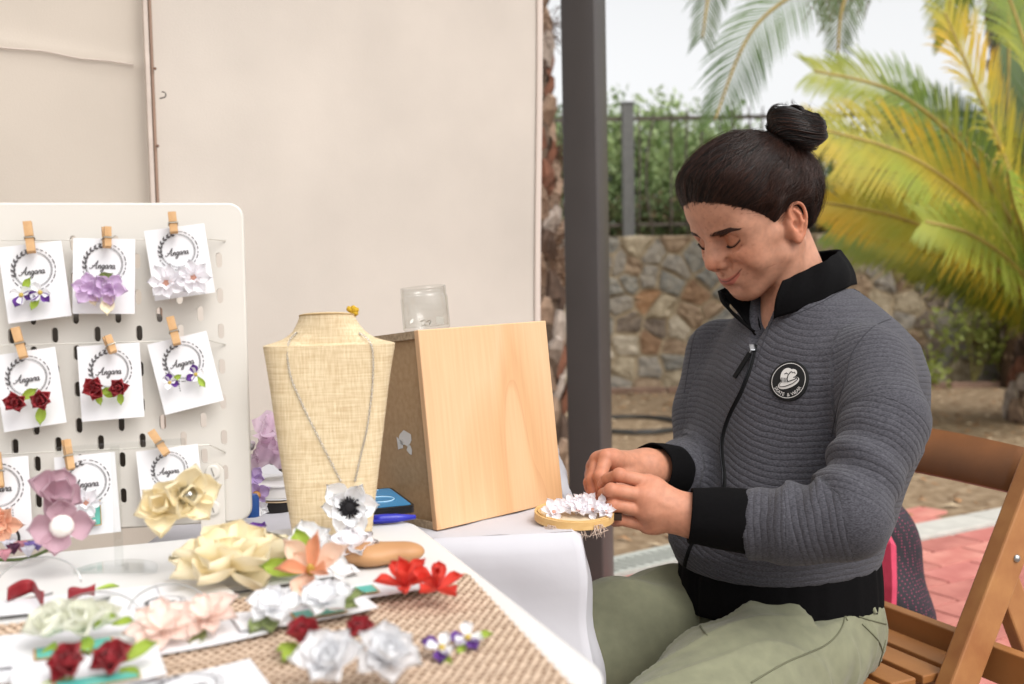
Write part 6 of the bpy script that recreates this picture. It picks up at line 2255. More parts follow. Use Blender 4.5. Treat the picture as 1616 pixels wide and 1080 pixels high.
def build_hair(P, hw, hl, HM, HO, hb):
    def face_f(l, u, dflt):
        loc, _n, _i, _d = hb.ray_cast(Vector((140, l, u)), Vector((-1, 0, 0)))
        return loc.x if loc is not None else dflt

    hm = mat('dark_hair', '#150e0b', rough=0.42, var=0.35, vscale=90, spec=0.45)
    hm2 = mat('brown_hair', '#3a231a', rough=0.40, var=0.35, vscale=90, spec=0.45)
    S = SDF((-116, -98, -60), (124, 98, 160), 2.0)
    X, Y, Z = np.meshgrid(*S.ax, indexing='ij')
    pts = np.stack([X, Y, Z], -1)
    d = skull(pts)
    above = Z - np.interp(X, HL_F, HL_U) - 7.5
    S.f = np.maximum(d - np.clip((above + 7.5) * 0.42, -2.0, 13.5 + 8.0 * np.clip((Z - 55) / 40, 0, 1) * np.clip((X + 40) / 40, 0, 1)), -above * 0.8).astype(np.float32)
    V, F = S.mesh()
    # gentle strand-like relief on the cap
    bun_c = np.array(hl(at(1256, 201, 1.315)))
    c0 = np.array([5.0, 0, 48])
    me = np_mesh('hair', V @ HM.T + HO, F, hm)
    hair = bpy.data.objects.new('hair', me)
    setup(hair, P)

    bdir = (bun_c - c0)
    bdir = bdir / np.linalg.norm(bdir)

    def on_scalp(D, lift):
        """Distance from c0 along unit directions D to the combed surface."""
        lo = np.full(D.shape[:-1], 40.0)
        hi = np.full(D.shape[:-1], 165.0)
        for _ in range(18):
            mid = (lo + hi) / 2
            p = c0 + D * mid[..., None]
            v = skull(p) - hair_off(p)
            lo = np.where(v < 0, mid, lo)
            hi = np.where(v < 0, hi, mid)
        return c0 + D * (lo + lift)[..., None]

    def sweep(n, k, lift0, lift_n, wav, root_spread, end_noise, loose=0.0):
        ff = RNG.uniform(0, 1, n)
        ff = np.interp(ff, [0, 0.42, 0.6, 1], [90, 30, -20, -95])
        sg = np.where(RNG.uniform(0, 1, n) < 0.7, 1.0, -1.0)
        uu = np.interp(ff, HL_F, HL_U) + np.where(RNG.uniform(0, 1, n) < 0.45, RNG.normal(0.5, 3.6, n), np.abs(RNG.normal(0, root_spread, n)) + 0.5)
        # half width of skull at that F,U
        lat = np.sqrt(np.clip(1 - (ff / 96) ** 2 - ((uu - 46) / 80) ** 2, 0, 1)) * 71
        front = ff > 62
        lat = np.where(front, RNG.uniform(0, 1, n) * np.maximum(lat, 52), np.maximum(lat, 3))
        R = np.stack([ff, sg * lat, uu], -1) - c0
        R /= np.linalg.norm(R, axis=1, keepdims=True)
        t = np.linspace(0, 1, k)[None, :]
        B = np.tile(bdir, (n, 1)) + RNG.normal(0, end_noise, (n, 3))
        B /= np.linalg.norm(B, axis=1, keepdims=True)
        om = np.arccos(np.clip((R * B).sum(1), -0.999, 0.999))[:, None]
        # arc a little: hair first goes up and back
        a = np.sin((1 - t) * om) / np.sin(om)
        b = np.sin(t * om) / np.sin(om)
        D = a[..., None] * R[:, None] + b[..., None] * B[:, None]
        side = np.cross(R, B)
        side /= np.linalg.norm(side, axis=1, keepdims=True) + 1e-9
        ph = (ff * 0.10 + sg * 1.1 + RNG.normal(0, 0.45, n))[:, None]
        amp = wav * RNG.normal(0.9, 0.35, n)[:, None]
        D = D + side[:, None] * (np.sin(t * (8 + 2.5 * np.sin(ff * 0.07) + RNG.normal(0, 0.5, n))[:, None] + ph) * amp * np.sin(np.pi * np.clip(t * 1.2, 0, 1)))[..., None]
        D += side[:, None] * ((0.10 * np.sin(ff * 0.21 + sg) + RNG.normal(0.0, 0.035, n))[:, None] * np.sin(np.pi * t))[..., None]
        D /= np.linalg.norm(D, axis=2, keepdims=True)
        lift = lift0 + np.abs(RNG.normal(0, lift_n, n))[:, None] * np.ones((1, k))
        lift = lift + 1.7 * np.clip(np.sin(ff[:, None] * 0.16 + sg[:, None] + t * 5.0 + 1.5 * np.sin(t * 9 + ff[:, None] * 0.05)), -0.25, 1)
        lift = lift * np.clip(t * 5 + 0.05, 0, 1) + loose * np.sin(np.pi * t) * RNG.uniform(0, 1, n)[:, None]
        return on_scalp(D, lift) @ HM.T + HO
    Q = sweep(5200, 20, 0.2, 0.9, 0.045, 10, 0.09)
    o = bpy.data.objects.new('hair_strand', strands_mesh('hair_strand', Q, 0.00033 * RNG.uniform(0.6, 1.5, len(Q)), hm))
    setup(o, hair)
    Q = sweep(900, 20, 0.8, 1.1, 0.09, 14, 0.12, 1.5)
    o = bpy.data.objects.new('hair_strand', strands_mesh('hair_strand', Q, 0.00030 * RNG.uniform(0.7, 1.5, len(Q)), hm2))
    setup(o, hair)
    # fine flyaways and the soft hairline
    Q = sweep(460, 16, 1.0, 1.8, 0.14, 12, 0.2, 8.0)
    o = bpy.data.objects.new('hair_strand', strands_mesh('hair_strand', Q, 0.00012, hm2))
    setup(o, hair)
    bl = []
    for i in range(1900):           # short baby hairs along the hairline and the nape
        u_ = RNG.uniform()
        ff = RNG.uniform(40, 92) if u_ < 0.55 else (RNG.uniform(14, 40) if u_ < 0.75 else RNG.uniform(-95, -40))
        uu = np.interp(ff, HL_F, HL_U) + RNG.normal(0.6, 2.6)
        lat = math.sqrt(max(0.0, 1 - (ff / 98) ** 2 - ((uu - 46) / 80) ** 2)) * 71
        if ff > 66:
            lat = RNG.uniform(0, 1) * 55
        D = np.array([ff, max(lat, 2) * (1 if RNG.uniform() < 0.75 else -1), uu]) - c0
        D /= np.linalg.norm(D)
        D2 = D + bdir * RNG.uniform(0.05, 0.35) + RNG.normal(0, 0.08, 3)
        pts = []
        for t in np.linspace(0, 1, 7):
            E = D * (1 - t) + D2 * t
            E = E / np.linalg.norm(E)
            pts.append(E)
        pts = on_scalp(np.array(pts), np.linspace(-0.5, RNG.uniform(0.3, 3.0) if u_ < 0.55 else RNG.uniform(0, 2.5), 7))
        bl.append(pts)
    o = bpy.data.objects.new('hair_strand', strands_mesh('hair_strand', np.array(bl) @ HM.T + HO, 0.00011, hm))
    setup(o, hair)

    # ---- bun: twisted coil of strands on a dark core
    ax = bdir + np.array([-0.1, 0.0, 0.1])
    ax /= np.linalg.norm(ax)
    e1 = np.cross(ax, [0, 1.0, 0])
    e1 /= np.linalg.norm(e1)
    e2 = np.cross(ax, e1)
    S = SDF(bun_c - 56, bun_c + 56, 1.8)
    for i in range(16):
        a0, a1 = i * math.pi / 8, (i + 1) * math.pi / 8
        S.cone(bun_c + 20 * (math.cos(a0) * e1 + math.sin(a0) * e2), 20.5, bun_c + 20 * (math.cos(a1) * e1 + math.sin(a1) * e2), 20.5)
    S.cone(bun_c - ax * 34, 20, bun_c, 17, 6)
    bm, fm = S.mesh()
    bun = bpy.data.objects.new('hair_bun', np_mesh('hair_bun', bm @ HM.T + HO, fm, hm))
    setup(bun, P)
    for (cnt, mm, rad, seed) in ((1400, hm, 0.00055, 1), (900, hm2, 0.00045, 2)):
        k = 26
        lock = RNG.integers(0, 9, cnt)
        th0 = lock * 0.7 + RNG.normal(0, 0.10, cnt)
        ps0 = lock * 1.15 + RNG.normal(0, 0.28, cnt)
        t = np.linspace(0, 1, k)[None, :]
        th = th0[:, None] + 0.35 * np.sin(t * 7 + lock[:, None] * 2.1) + t * (4.2 + RNG.normal(0, 0.2, cnt)[:, None])
        ps = ps0[:, None] + t * 3.4
        rm = 23.5 + RNG.normal(0, 0.9, cnt)[:, None] + 2.6 * np.cos((ps - lock[:, None] * 1.15) * 3 + lock[:, None])
        rho = 18.5 + rm * np.cos(ps)
        hh = rm * 1.08 * np.sin(ps)
        Q = bun_c + rho[..., None] * (np.cos(th)[..., None] * e1 + np.sin(th)[..., None] * e2) + hh[..., None] * ax
        o = bpy.data.objects.new('hair_strand', strands_mesh('hair_strand', Q @ HM.T + HO, rad * RNG.uniform(0.6, 1.4, cnt), mm))
        setup(o, bun)
    # strands gathering into the bun
    k, cnt = 12, 420
    a = RNG.uniform(0, 6.28, cnt)
    r0 = RNG.uniform(24, 46, cnt)
    base = bun_c - ax * 34
    st = base + (np.cos(a) * r0)[:, None] * e1 + (np.sin(a) * r0)[:, None] * e2
    D = st - c0
    st = on_scalp(D / np.linalg.norm(D, axis=1, keepdims=True), np.full(cnt, 0.5))
    en = bun_c + (np.cos(a + 0.9) * 27)[:, None] * e1 + (np.sin(a + 0.9) * 27)[:, None] * e2 + ax * RNG.uniform(-12, 10, cnt)[:, None]
    md = bun_c - ax * 22 + (np.cos(a + 0.4) * 24)[:, None] * e1 + (np.sin(a + 0.4) * 24)[:, None] * e2
    t = np.linspace(0, 1, k)[None, :, None]
    Q = (1 - t) ** 2 * st[:, None] + 2 * t * (1 - t) * md[:, None] + t ** 2 * en[:, None]
    o = bpy.data.objects.new('hair_strand', strands_mesh('hair_strand', Q @ HM.T + HO, 0.00045, hm))
    setup(o, bun)
    # loose frizz round the bun
    fr = []
    for i in range(160):
        aa, cc = RNG.uniform(0, 6.28), RNG.normal(0, 0.5)
        p0 = bun_c + 33 * (math.cos(aa) * e1 + math.sin(aa) * e2) * math.cos(cc) + 33 * math.sin(cc) * ax
        dd = (p0 - bun_c) / 33
        tg = np.cross(dd, ax)
        fr.append([p0 + dd * s * RNG.uniform(2, 14) + tg * s * s * RNG.uniform(-18, 18) for s in np.linspace(0, 1, 7)])
    o = bpy.data.objects.new('hair_strand', strands_mesh('hair_strand', np.array(fr) @ HM.T + HO, 0.00012, hm2))
    setup(o, bun)

    # ---- eyebrows and lashes
    for sg in (-1, 1):
        br = []
        for i in range(640):
            s = RNG.uniform(0, 1)
            cx = np.array([np.interp(s, [0, 0.35, 0.7, 1], [90, 88, 80, 70]), sg * np.interp(s, [0, 0.35, 0.7, 1], [12, 27, 41, 54]), np.interp(s, [0, 0.35, 0.7, 1], [19.0, 22.5, 26.5, 25.0])])
            wd = np.interp(s, [0, 0.2, 0.7, 1], [4.4, 4.8, 3.2, 1.0])
            cx = cx + np.array([0, 0, RNG.uniform(-1, 1) * wd])
            tg = np.array([np.interp(s, [0, 0.5, 1], [0.1, -0.5, -1.0]), sg * 1.0, np.interp(s, [0, 0.4, 1], [1.1, 0.35, -0.25])])
            tg /= np.linalg.norm(tg)
            ln = RNG.uniform(4.5, 7.5)
            row = []
            for q in np.linspace(0, 1, 4):
                pq = cx + tg * ln * q
                pq[0] = face_f(pq[1], pq[2], pq[0]) + 0.2 + 1.0 * q * (1 - q) * 2
                row.append(pq)
            br.append(row)
        o = bpy.data.objects.new('eyebrow', strands_mesh('eyebrow', np.array(br) @ HM.T + HO, 0.00020, hm2))
        setup(o, P)
        ls = []
        for i in range(150):
            ea = RNG.uniform(-1, 1.05)
            uu = 0.5 + 3.0 * ea + 4.5 * ea ** 2
            ll = 34 + 14 * ea
            ff = face_f(sg * ll, uu, 80.0)
            p0 = np.array([ff - 0.2, sg * ll, uu])
            ln = RNG.uniform(3.0, 5.5)
            dr = np.array([0.85, sg * 0.35 * ea, -0.75])
            ls.append([p0 + dr * ln * q * 0.8 + np.array([0, 0, 1]) * ln * 0.45 * q * q for q in np.linspace(0, 1, 5)])
        o = bpy.data.objects.new('eyelashes', strands_mesh('eyelashes', np.array(ls) @ HM.T + HO, 0.00026, hm))
        setup(o, P)


# ================================================================ jacket
def font_mesh(txt, size, extrude=0.0, shear=0.0):
    cu = bpy.data.curves.new('lettering', 'FONT')
    cu.body = txt
    cu.size = size
    cu.extrude = extrude
    cu.shear = shear
    cu.align_x = 'CENTER'
    cu.resolution_u = 3
    ob = bpy.data.objects.new('lettering', cu)
    COL.objects.link(ob)
    dg = bpy.context.evaluated_depsgraph_get()
    me = ob.evaluated_get(dg).to_mesh()
    V = [tuple(v.co) for v in me.vertices]
    F = [tuple(p.vertices) for p in me.polygons]
    ob.evaluated_get(dg).to_mesh_clear()
    bpy.data.objects.remove(ob)
    bpy.data.curves.remove(cu)
    return V, F


TZ = np.array([0.560, 0.580, 0.600, 0.625, 0.65, 0.70, 0.75, 0.80, 0.85, 0.89, 0.92, 0.945, 0.965, 1.0])
T_FRONT = np.array([0.118, 0.150, 0.168, 0.176, 0.172, 0.150, 0.128, 0.112, 0.099, 0.080, 0.062, 0.052, 0.046, 0.04])
T_BACK = np.array([-0.100, -0.104, -0.110, -0.118, -0.125, -0.142, -0.160, -0.163, -0.160, -0.150, -0.130, -0.110, -0.090, -0.07])
T_HALF = np.array([0.112, 0.116, 0.122, 0.128, 0.134, 0.144, 0.158, 0.160, 0.160, 0.146, 0.118, 0.088, 0.060, 0.050])


def rib_material():
    m = bpy.data.materials.new('ribbed_jersey')
    m.use_nodes = True
    nt = m.node_tree
    N, Lk = nt.nodes, nt.links
    b = N['Principled BSDF']
    b.inputs['Roughness'].default_value = 0.9
    b.inputs['Sheen Weight'].default_value = 0.10
    b.inputs['Sheen Roughness'].default_value = 0.5
    b.inputs['Specular IOR Level'].default_value = 0.2
    at_ = N.new('ShaderNodeAttribute')
    at_.attribute_name = 'rib'
    tc = N.new('ShaderNodeTexCoord')
    ns = N.new('ShaderNodeTexNoise')
    ns.inputs['Scale'].default_value = 28
    Lk.new(tc.outputs['Object'], ns.inputs['Vector'])
    ad = N.new('ShaderNodeMath')
    ad.operation = 'MULTIPLY_ADD'
    ad.inputs[1].default_value = 0.7
    Lk.new(ns.outputs['Fac'], ad.inputs[0])
    Lk.new(at_.outputs['Fac'], ad.inputs[2])
    mu = N.new('ShaderNodeMath')
    mu.operation = 'MULTIPLY'
    mu.inputs[1].default_value = math.pi
    Lk.new(ad.outputs[0], mu.inputs[0])
    sn = N.new('ShaderNodeMath')
    sn.operation = 'SINE'
    Lk.new(mu.outputs[0], sn.inputs[0])
    ab = N.new('ShaderNodeMath')
    ab.operation = 'ABSOLUTE'
    Lk.new(sn.outputs[0], ab.inputs[0])
    pw = N.new('ShaderNodeMath')
    pw.operation = 'POWER'
    pw.inputs[1].default_value = 0.55
    Lk.new(ab.outputs[0], pw.inputs[0])
    fz = N.new('ShaderNodeTexNoise')
    fz.inputs['Scale'].default_value = 1500
    fz.inputs['Detail'].default_value = 2
    Lk.new(tc.outputs['Object'], fz.inputs['Vector'])
    b1 = N.new('ShaderNodeBump')
    b1.inputs['Strength'].default_value = 0.7
    b1.inputs['Distance'].default_value = 0.0016
    Lk.new(pw.outputs[0], b1.inputs['Height'])
    b2 = N.new('ShaderNodeBump')
    b2.inputs['Strength'].default_value = 0.5
    b2.inputs['Distance'].default_value = 0.0006
    Lk.new(fz.outputs['Fac'], b2.inputs['Height'])
    Lk.new(b1.outputs[0], b2.inputs['Normal'])
    Lk.new(b2.outputs[0], b.inputs['Normal'])
    # melange yarn
    me_ = N.new('ShaderNodeTexNoise')
    me_.inputs['Scale'].default_value = 800
    me_.inputs['Detail'].default_value = 5
    mp = N.new('ShaderNodeMapping')
    mp.inputs['Scale'].default_value = (0.45, 0.45, 1.3)
    Lk.new(tc.outputs['Object'], mp.inputs['Vector'])
    Lk.new(mp.outputs[0], me_.inputs['Vector'])
    rp = N.new('ShaderNodeValToRGB')
    rp.color_ramp.elements[0].position = 0.32
    rp.color_ramp.elements[0].color = lin('#302f34')
    rp.color_ramp.elements[1].position = 0.72
    rp.color_ramp.elements[1].color = lin('#55545a')
    Lk.new(me_.outputs['Fac'], rp.inputs[0])
    Lk.new(rp.outputs[0], b.inputs['Base Color'])
    return m


def build_jacket(P, tw, tf, tl, TOn, shL, elL, wrL, shR, elR, wrR, seam):
    black = mat('black_rib_knit', '#0a090a', rough=0.95, var=0.2, vscale=300, bump=0.4, bscale=1400, bdist=0.0006, spec=0.12)
    zipm = mat('zip_tape', '#0a0a0b', rough=0.7, spec=0.2, bump=0.3, bscale=900, bdist=0.0005)
    rib = rib_material()
    S = SDF((-0.05, 0.95, 0.55), (0.68, 1.75, 1.03), 0.0034)
    X, Y, Z = S.ax[0][:, None, None] - TOn[0], S.ax[1][None, :, None] - TOn[1], S.ax[2]
    fr, bk, hf = [np.interp(Z, TZ, a).astype(np.float32) for a in (T_FRONT, T_BACK, T_HALF)]
    cf, rf = (fr + bk) / 2, (fr - bk) / 2
    f = X * np.float32(tf.x) + Y * np.float32(tf.y)
    l = X * np.float32(tl.x) + Y * np.float32(tl.y)
    pw = 2.3
    q = (np.abs((f - cf) / rf) ** pw + np.abs(l / hf) ** pw) ** (1 / pw)
    T = ((q - 1) * np.minimum(rf, hf)).astype(np.float32)
    T = np.maximum(T, (0.594 - Z)[None, None, :])
    T = np.maximum(T, (Z - 0.966)[None, None, :])
    # sleeves
    chL = [shL, at(1397, 664, 1.185), elL, elL.lerp(wrL, 0.45) + Vector((0, 0, -0.006)), wrL]
    chR = [shR, shR.lerp(elR, 0.5) - tl * 0.006, elR, elR.lerp(wrR, 0.5), wrR]
    rsL = [0.051, 0.047, 0.043, 0.042, 0.0385]
    rsR = [0.055, 0.052, 0.048, 0.043, 0.034]
    S.f[:] = 1
    S.chain(chL, rsL, 0.02)
    S.chain(chR, rsR, 0.02)
    A = S.f.copy()
    k = 0.022
    h = np.clip(0.5 + 0.5 * (A - T) / k, 0, 1)
    S.f = A + (T - A) * h - k * h * (1 - h)
    S.f = S.f.astype(np.float32)
    # neck opening
    S.cone(tw(-0.02, 0, 1.02), 0.060, tw(-0.02, 0, 0.955), 0.050, 0.004, '-')
    S.cone(tw(0.03, -0.004, 0.975), 0.030, at(1192, 546, 1.325), 0.003, 0.003, '-')
    # sleeves end in a clean edge where the cuff begins
    for e_, w_, fr_, rad in ((elL, wrL, 0.86, 0.075), (elR, wrR, 0.86, 0.052)):
        cp = e_.lerp(w_, fr_)
        dn = (w_ - e_).normalized()
        sl, (gx, gy, gz) = S.sub([w_[i] - 0.10 for i in range(3)], [w_[i] + 0.10 for i in range(3)])
        pl = (gx - cp.x) * dn.x + (gy - cp.y) * dn.y + (gz - cp.z) * dn.z
        rr = np.sqrt((gx - w_.x) ** 2 + (gy - w_.y) ** 2 + (gz - w_.z) ** 2)
        S.f[sl] = np.where(rr < rad, np.maximum(S.f[sl], pl), S.f[sl]).astype(np.float32)
    V, F = S.mesh()
    V = relax(V, F, 2, 0.5)

    def chain_d(V, ch, rs):
        best = np.full(len(V), 9.0)
        arc = np.zeros(len(V))
        s0 = 0.0
        for i in range(len(ch) - 1):
            a, b = np.array(ch[i]), np.array(ch[i + 1])
            d = b - a
            L2 = d @ d
            t = np.clip(((V - a) @ d) / L2, -0.6 if i == 0 else 0, 1.3 if i == len(ch) - 2 else 1)
            tt = np.clip(t, 0, 1)
            dist = np.linalg.norm(V - a - tt[:, None] * d, axis=1) - (rs[i] + (rs[i + 1] - rs[i]) * tt)
            m = dist < best
            best[m] = dist[m]
            arc[m] = (s0 + t * math.sqrt(L2))[m]
            s0 += math.sqrt(L2)
        return best, arc
    N = vnormals(V, F)
    dL, aL = chain_d(V, chL, rsL)
    dR, aR = chain_d(V, chR, rsR)
    vf, vl = (V - TOn) @ np.array(tf), (V - TOn) @ np.array(tl)
    fr, bk, hf = [np.interp(V[:, 2], TZ, a) for a in (T_FRONT, T_BACK, T_HALF)]
    q = (np.abs((vf - (fr + bk) / 2) / ((fr - bk) / 2)) ** 2.3 + np.abs(vl / hf) ** 2.3) ** (1 / 2.3)
    dT = (q - 1) * np.minimum((fr - bk) / 2, hf)
    isL = (dL < dT - 0.002) & (dL < dR)
    isR = (dR < dT - 0.002) & (dR < dL)
    per = 0.0076
    tz = V[:, 2] + 0.12 * np.abs(vl) * 0.6 + 0.02 * np.sin(vl * 18)
    phase = np.where(isL, aL / per, np.where(isR, aR / per, tz / per))
    # folds
    fold = np.zeros(len(V))
    eL = np.array(elL)
    de = np.linalg.norm(V - eL, axis=1)
    inner = np.array(((Vector(shL) + Vector(wrL)) / 2 - elL).normalized())
    side = ((V - eL) / (de[:, None] + 1e-6)) @ inner
    ang = aL * 150
    fold += isL * 0.0045 * np.sin(ang + 3 * side) * np.exp(-((de - 0.05) / 0.06) ** 2) * np.clip(side + 0.4, 0, 1)
    fold += isL * 0.0022 * np.sin(aL * 70 + V[:, 0] * 25) * np.clip(0.6 - side, 0.2, 1)
    fold += (~isL & ~isR) * (0.0028 * np.sin(vl * 48 + V[:, 2] * 16) * np.clip((V[:, 2] - 0.60) * 6, 0, 1) * np.clip((0.93 - V[:, 2]) * 9, 0, 1))
    fold += (~isL & ~isR) * 0.0025 * np.sin(V[:, 2] * 75 + vl * 22) * np.clip((0.70 - V[:, 2]) * 9, 0, 1) * np.clip((V[:, 2] - 0.60) * 40, 0, 1)
    sag = isL * np.clip((aL - 0.30) * 8, 0, 1) * np.clip((0.50 - aL) * 8, 0, 1)
    fold += sag * 0.010 * np.clip(-N[:, 2], 0, 1)
    V = V + N * fold[:, None]
    me = np_mesh('jacket', V, F, rib)
    a = me.attributes.new('rib', 'FLOAT', 'POINT')
    a.data.foreach_set('value', phase.astype(np.float32))
    jk = bpy.data.objects.new('jacket', me)
    setup(jk, P)
    jb = bvh_of(V, F)

    # hem band
    def ring(u, v):
        an = 2 * math.pi * u
        z = 0.540 + 0.069 * v
        fr_, bk_, hf_ = [float(np.interp(0.592, TZ, t)) for t in (T_FRONT, T_BACK, T_HALF)]
        sc = 0.985 + 0.020 * math.sin(v * math.pi) + 0.035 * (1 - v) ** 2
        c_, s_ = math.cos(an), math.sin(an)
        e_ = 2 / 2.3
        ff = (fr_ + bk_) / 2 + (fr_ - bk_) / 2 * sc * math.copysign(abs(c_) ** e_, c_)
        ll = hf_ * sc * math.copysign(abs(s_) ** e_, s_)
        w = 0.0007 * math.sin(an * 23) + 0.0005 * math.sin(an * 41 + 1)
        return tw(ff + w * c_, ll + w * s_, z - 0.012 * (1 - v) * max(0, -c_) + 0.004 * math.sin(an * 3))
    MB().grid(ring, 160, 10).build('hem_band', black, jk, smooth=True, solid=0.003)

    # cuffs
    for (a0, b0, r0, r1, r2) in ((elL.lerp(wrL, 0.80), wrL.lerp(at(1088, 813, 1.163), 1.0), 0.0375, 0.0350, 0.0325), (elR.lerp(wrR, 0.80), wrR.lerp(at(1022, 738, 1.285), 0.85), 0.0350, 0.0345, 0.0330)):
        d = (b0 - a0)
        pts, rs = [], []
        for t, r in ((-0.12, r0 * 0.9), (0, r0), (0.08, r0 * 1.0), (0.5, r1 * 1.03), (0.85, r2), (0.97, r2 * 1.0), (1.0, r2 * 0.97), (0.97, r2 * 0.92), (0.6, r2 * 0.9)):
            pts.append(a0 + d * t)
            rs.append(r)
        dn = d.normalized()
        s1 = dn.orthogonal().normalized()
        s2 = dn.cross(s1)
        vs, fs = [], []
        n = 48
        for i, (p, r) in enumerate(zip(pts, rs)):
            for j in range(n):
                an = 2 * math.pi * j / n
                rr = r * (1 + 0.012 * math.sin(an * 7 + i) + 0.008 * math.sin(an * 3 + 2 * i))
                vs.append(p + s1 * rr * math.cos(an) + s2 * rr * math.sin(an))
        for i in range(len(pts) - 1):
            for j in range(n):
                fs.append((i * n + j, i * n + (j + 1) % n, (i + 1) * n + (j + 1) % n, (i + 1) * n + j))
        MB().add(vs, fs).build('cuff', black, jk, smooth=True)

    # collar
    top = spline([at(1136, 462, 1.385), at(1146, 452, 1.42), at(1185, 425, 1.46), at(1255, 405, 1.475), at(1310, 396, 1.45), at(1325, 397, 1.395), at(1306, 409, 1.33), at(1270, 428, 1.308), at(1236, 443, 1.302)], 6)
    bot = spline([at(1191, 524, 1.330), at(1152, 487, 1.385), at(1170, 468, 1.455), at(1255, 455, 1.50), at(1330, 448, 1.495), at(1350, 449, 1.41), at(1330, 456, 1.325), at(1282, 482, 1.296), at(1220, 503, 1.304)], 6)
    n = len(top) - 1
    cen = tw(-0.01, 0, 0.98)

    def col(u, v):
        i = min(int(u * n), n - 1)
        t = u * n - i
        a_ = bot[i].lerp(bot[i + 1], t)
        b_ = top[i].lerp(top[i + 1], t)
        p = a_.lerp(b_, v)
        o_ = Vector((p.x - cen.x, p.y - cen.y, 0)).normalized()
        return p + o_ * (0.007 * math.sin(v * math.pi) + 0.0022 * math.sin(u * 26) * v + 0.0015 * math.sin(u * 61 + v * 4))
    MB().grid(col, 96, 12).build('collar', black, jk, smooth=True, solid=0.0035)

    la = spline([at(1191, 528, 1.334), at(1164, 492, 1.362), at(1137, 463, 1.388)], 6)
    lb = spline([at(1202, 536, 1.336), at(1199, 508, 1.350), at(1188, 474, 1.372)], 6)
    MB().grid(lambda u, v: la[round(u * 12)].lerp(lb[round(u * 12)], v) + Vector((0, 0.004 * math.sin(v * math.pi), 0)), 12, 4).build('collar_lining', black, jk, smooth=True, solid=0.002)
    # zip, seams
    for pix, r in (([(1192, 546), (1184, 580), (1170, 618), (1152, 655), (1141, 690), (1140, 720), (1143, 752), (1140, 780), (1118, 820), (1096, 850), (1084, 878), (1080, 898), (1083, 915)], 0.0038),):
        seam(jb, pix, r, 'zip_tape', zipm, jk, -0.0008, 8)
    zs = mat('zip_teeth', '#16161a', rough=0.35, metal=0.6)
    seam(jb, [(1192, 548), (1184, 580), (1170, 618), (1152, 655), (1141, 690), (1140, 720), (1143, 752), (1140, 780)], 0.0012, 'zip_teeth', zs, jk, 0.0030, 8)
    sm = mat('jacket_seam', '#333237', rough=0.95)
    for pix in ([(1440, 497), (1418, 500), (1385, 512), (1362, 532), (1344, 560), (1334, 600), (1322, 640), (1312, 690)],
                [(1338, 452), (1370, 468), (1400, 484), (1426, 508), (1440, 530)],
                [(1337, 453), (1292, 480), (1241, 501), (1222, 503), (1205, 540), (1192, 580)],
                [(1112, 500), (1096, 530), (1088, 570), (1080, 620)]):
        seam(jb, pix, 0.0008, 'seam', sm, jk, 0.0, 8)
    # slider and pull tab
    met = mat('zip_metal', '#8d8f92', rough=0.3, metal=1.0)
    p, nr = hit(jb, 1191, 551, 0.004)
    if p:
        r_ = frame(_r, nr.cross(_r).normalized(), nr)
        MB().box(p, (0.007, 0.011, 0.004), r_).build('zip_slider', met, jk, bevel=0.001)
        q0, _n = hit(jb, 1188, 560, 0.006)
        q1, _n = hit(jb, 1164, 598, 0.006)
        MB().tube([p, q0], 0.0012, 6).build('zip_ring', met, jk, smooth=True)
        MB().bar(q0, q1, 0.0075, 0.0026, nr).build('zip_pull', zipm, jk, bevel=0.0008)

    # round patch, built flat and laid on the cloth
    c0, nr = hit(jb, 1245, 601)
    e2 = (Vector((0, 0, 1)) - nr * nr.z).normalized()
    e1 = e2.cross(nr).normalized()
    if e1.dot(_r) < 0:
        e1 = -e1
    ra = math.radians(3)
    e1, e2 = e1 * math.cos(ra) + e2 * math.sin(ra), e2 * math.cos(ra) - e1 * math.sin(ra)
    R = 0.0262

    def lay(x, y, off):
        o_ = c0 + e1 * x + e2 * y + nr * 0.02
        loc, _n, _i, _d = jb.ray_cast(o_, -nr)
        base_ = c0 + e1 * x + e2 * y
        if loc is None:
            loc = base_
        loc = base_.lerp(loc, 0.6)
        return loc + nr * (0.0016 + off)
    mb = MB()
    vs, fs = [lay(0, 0, 0)], []
    nn = 48
    rings = [0.25, 0.5, 0.75, 0.93, 1.0, 1.0]
    for i, rr in enumerate(rings):
        for j in range(nn):
            an = 2 * math.pi * j / nn
            vs.append(lay(R * rr * math.cos(an), R * rr * math.sin(an), -0.003 if i == 5 else (-0.0006 if i == 4 else 0)))
    fs += [(0, 1 + j, 1 + (j + 1) % nn) for j in range(nn)]
    for i in range(len(rings) - 1):
        for j in range(nn):
            fs.append((1 + i * nn + j, 1 + (i + 1) * nn + j, 1 + (i + 1) * nn + (j + 1) % nn, 1 + i * nn + (j + 1) % nn))
    mb.add(vs, fs, 0)
    vs, fs = [], []
    for j in range(nn):
        an = 2 * math.pi * j / nn
        for rr in (0.845, 0.875):
            vs.append(lay(R * rr * math.cos(an), R * rr * math.sin(an), 0.0004))
    fs = [(2 * j, 2 * j + 1, (2 * j + 3) % (2 * nn), (2 * j + 2) % (2 * nn)) for j in range(nn)]
    mb.add(vs, fs, 1)

    def ellp(cx, cy, a_, b_, rot, off, mi, n_=28):
        v_ = [lay(cx * R, cy * R, off)]
        for j in range(n_):
            an = 2 * math.pi * j / n_
            x, y = a_ * math.cos(an), b_ * math.sin(an)
            v_.append(lay((cx + x * math.cos(rot) - y * math.sin(rot)) * R, (cy + x * math.sin(rot) + y * math.cos(rot)) * R, off))
        mb.add(v_, [(0, 1 + j, 1 + (j + 1) % n_) for j in range(n_)], mi)

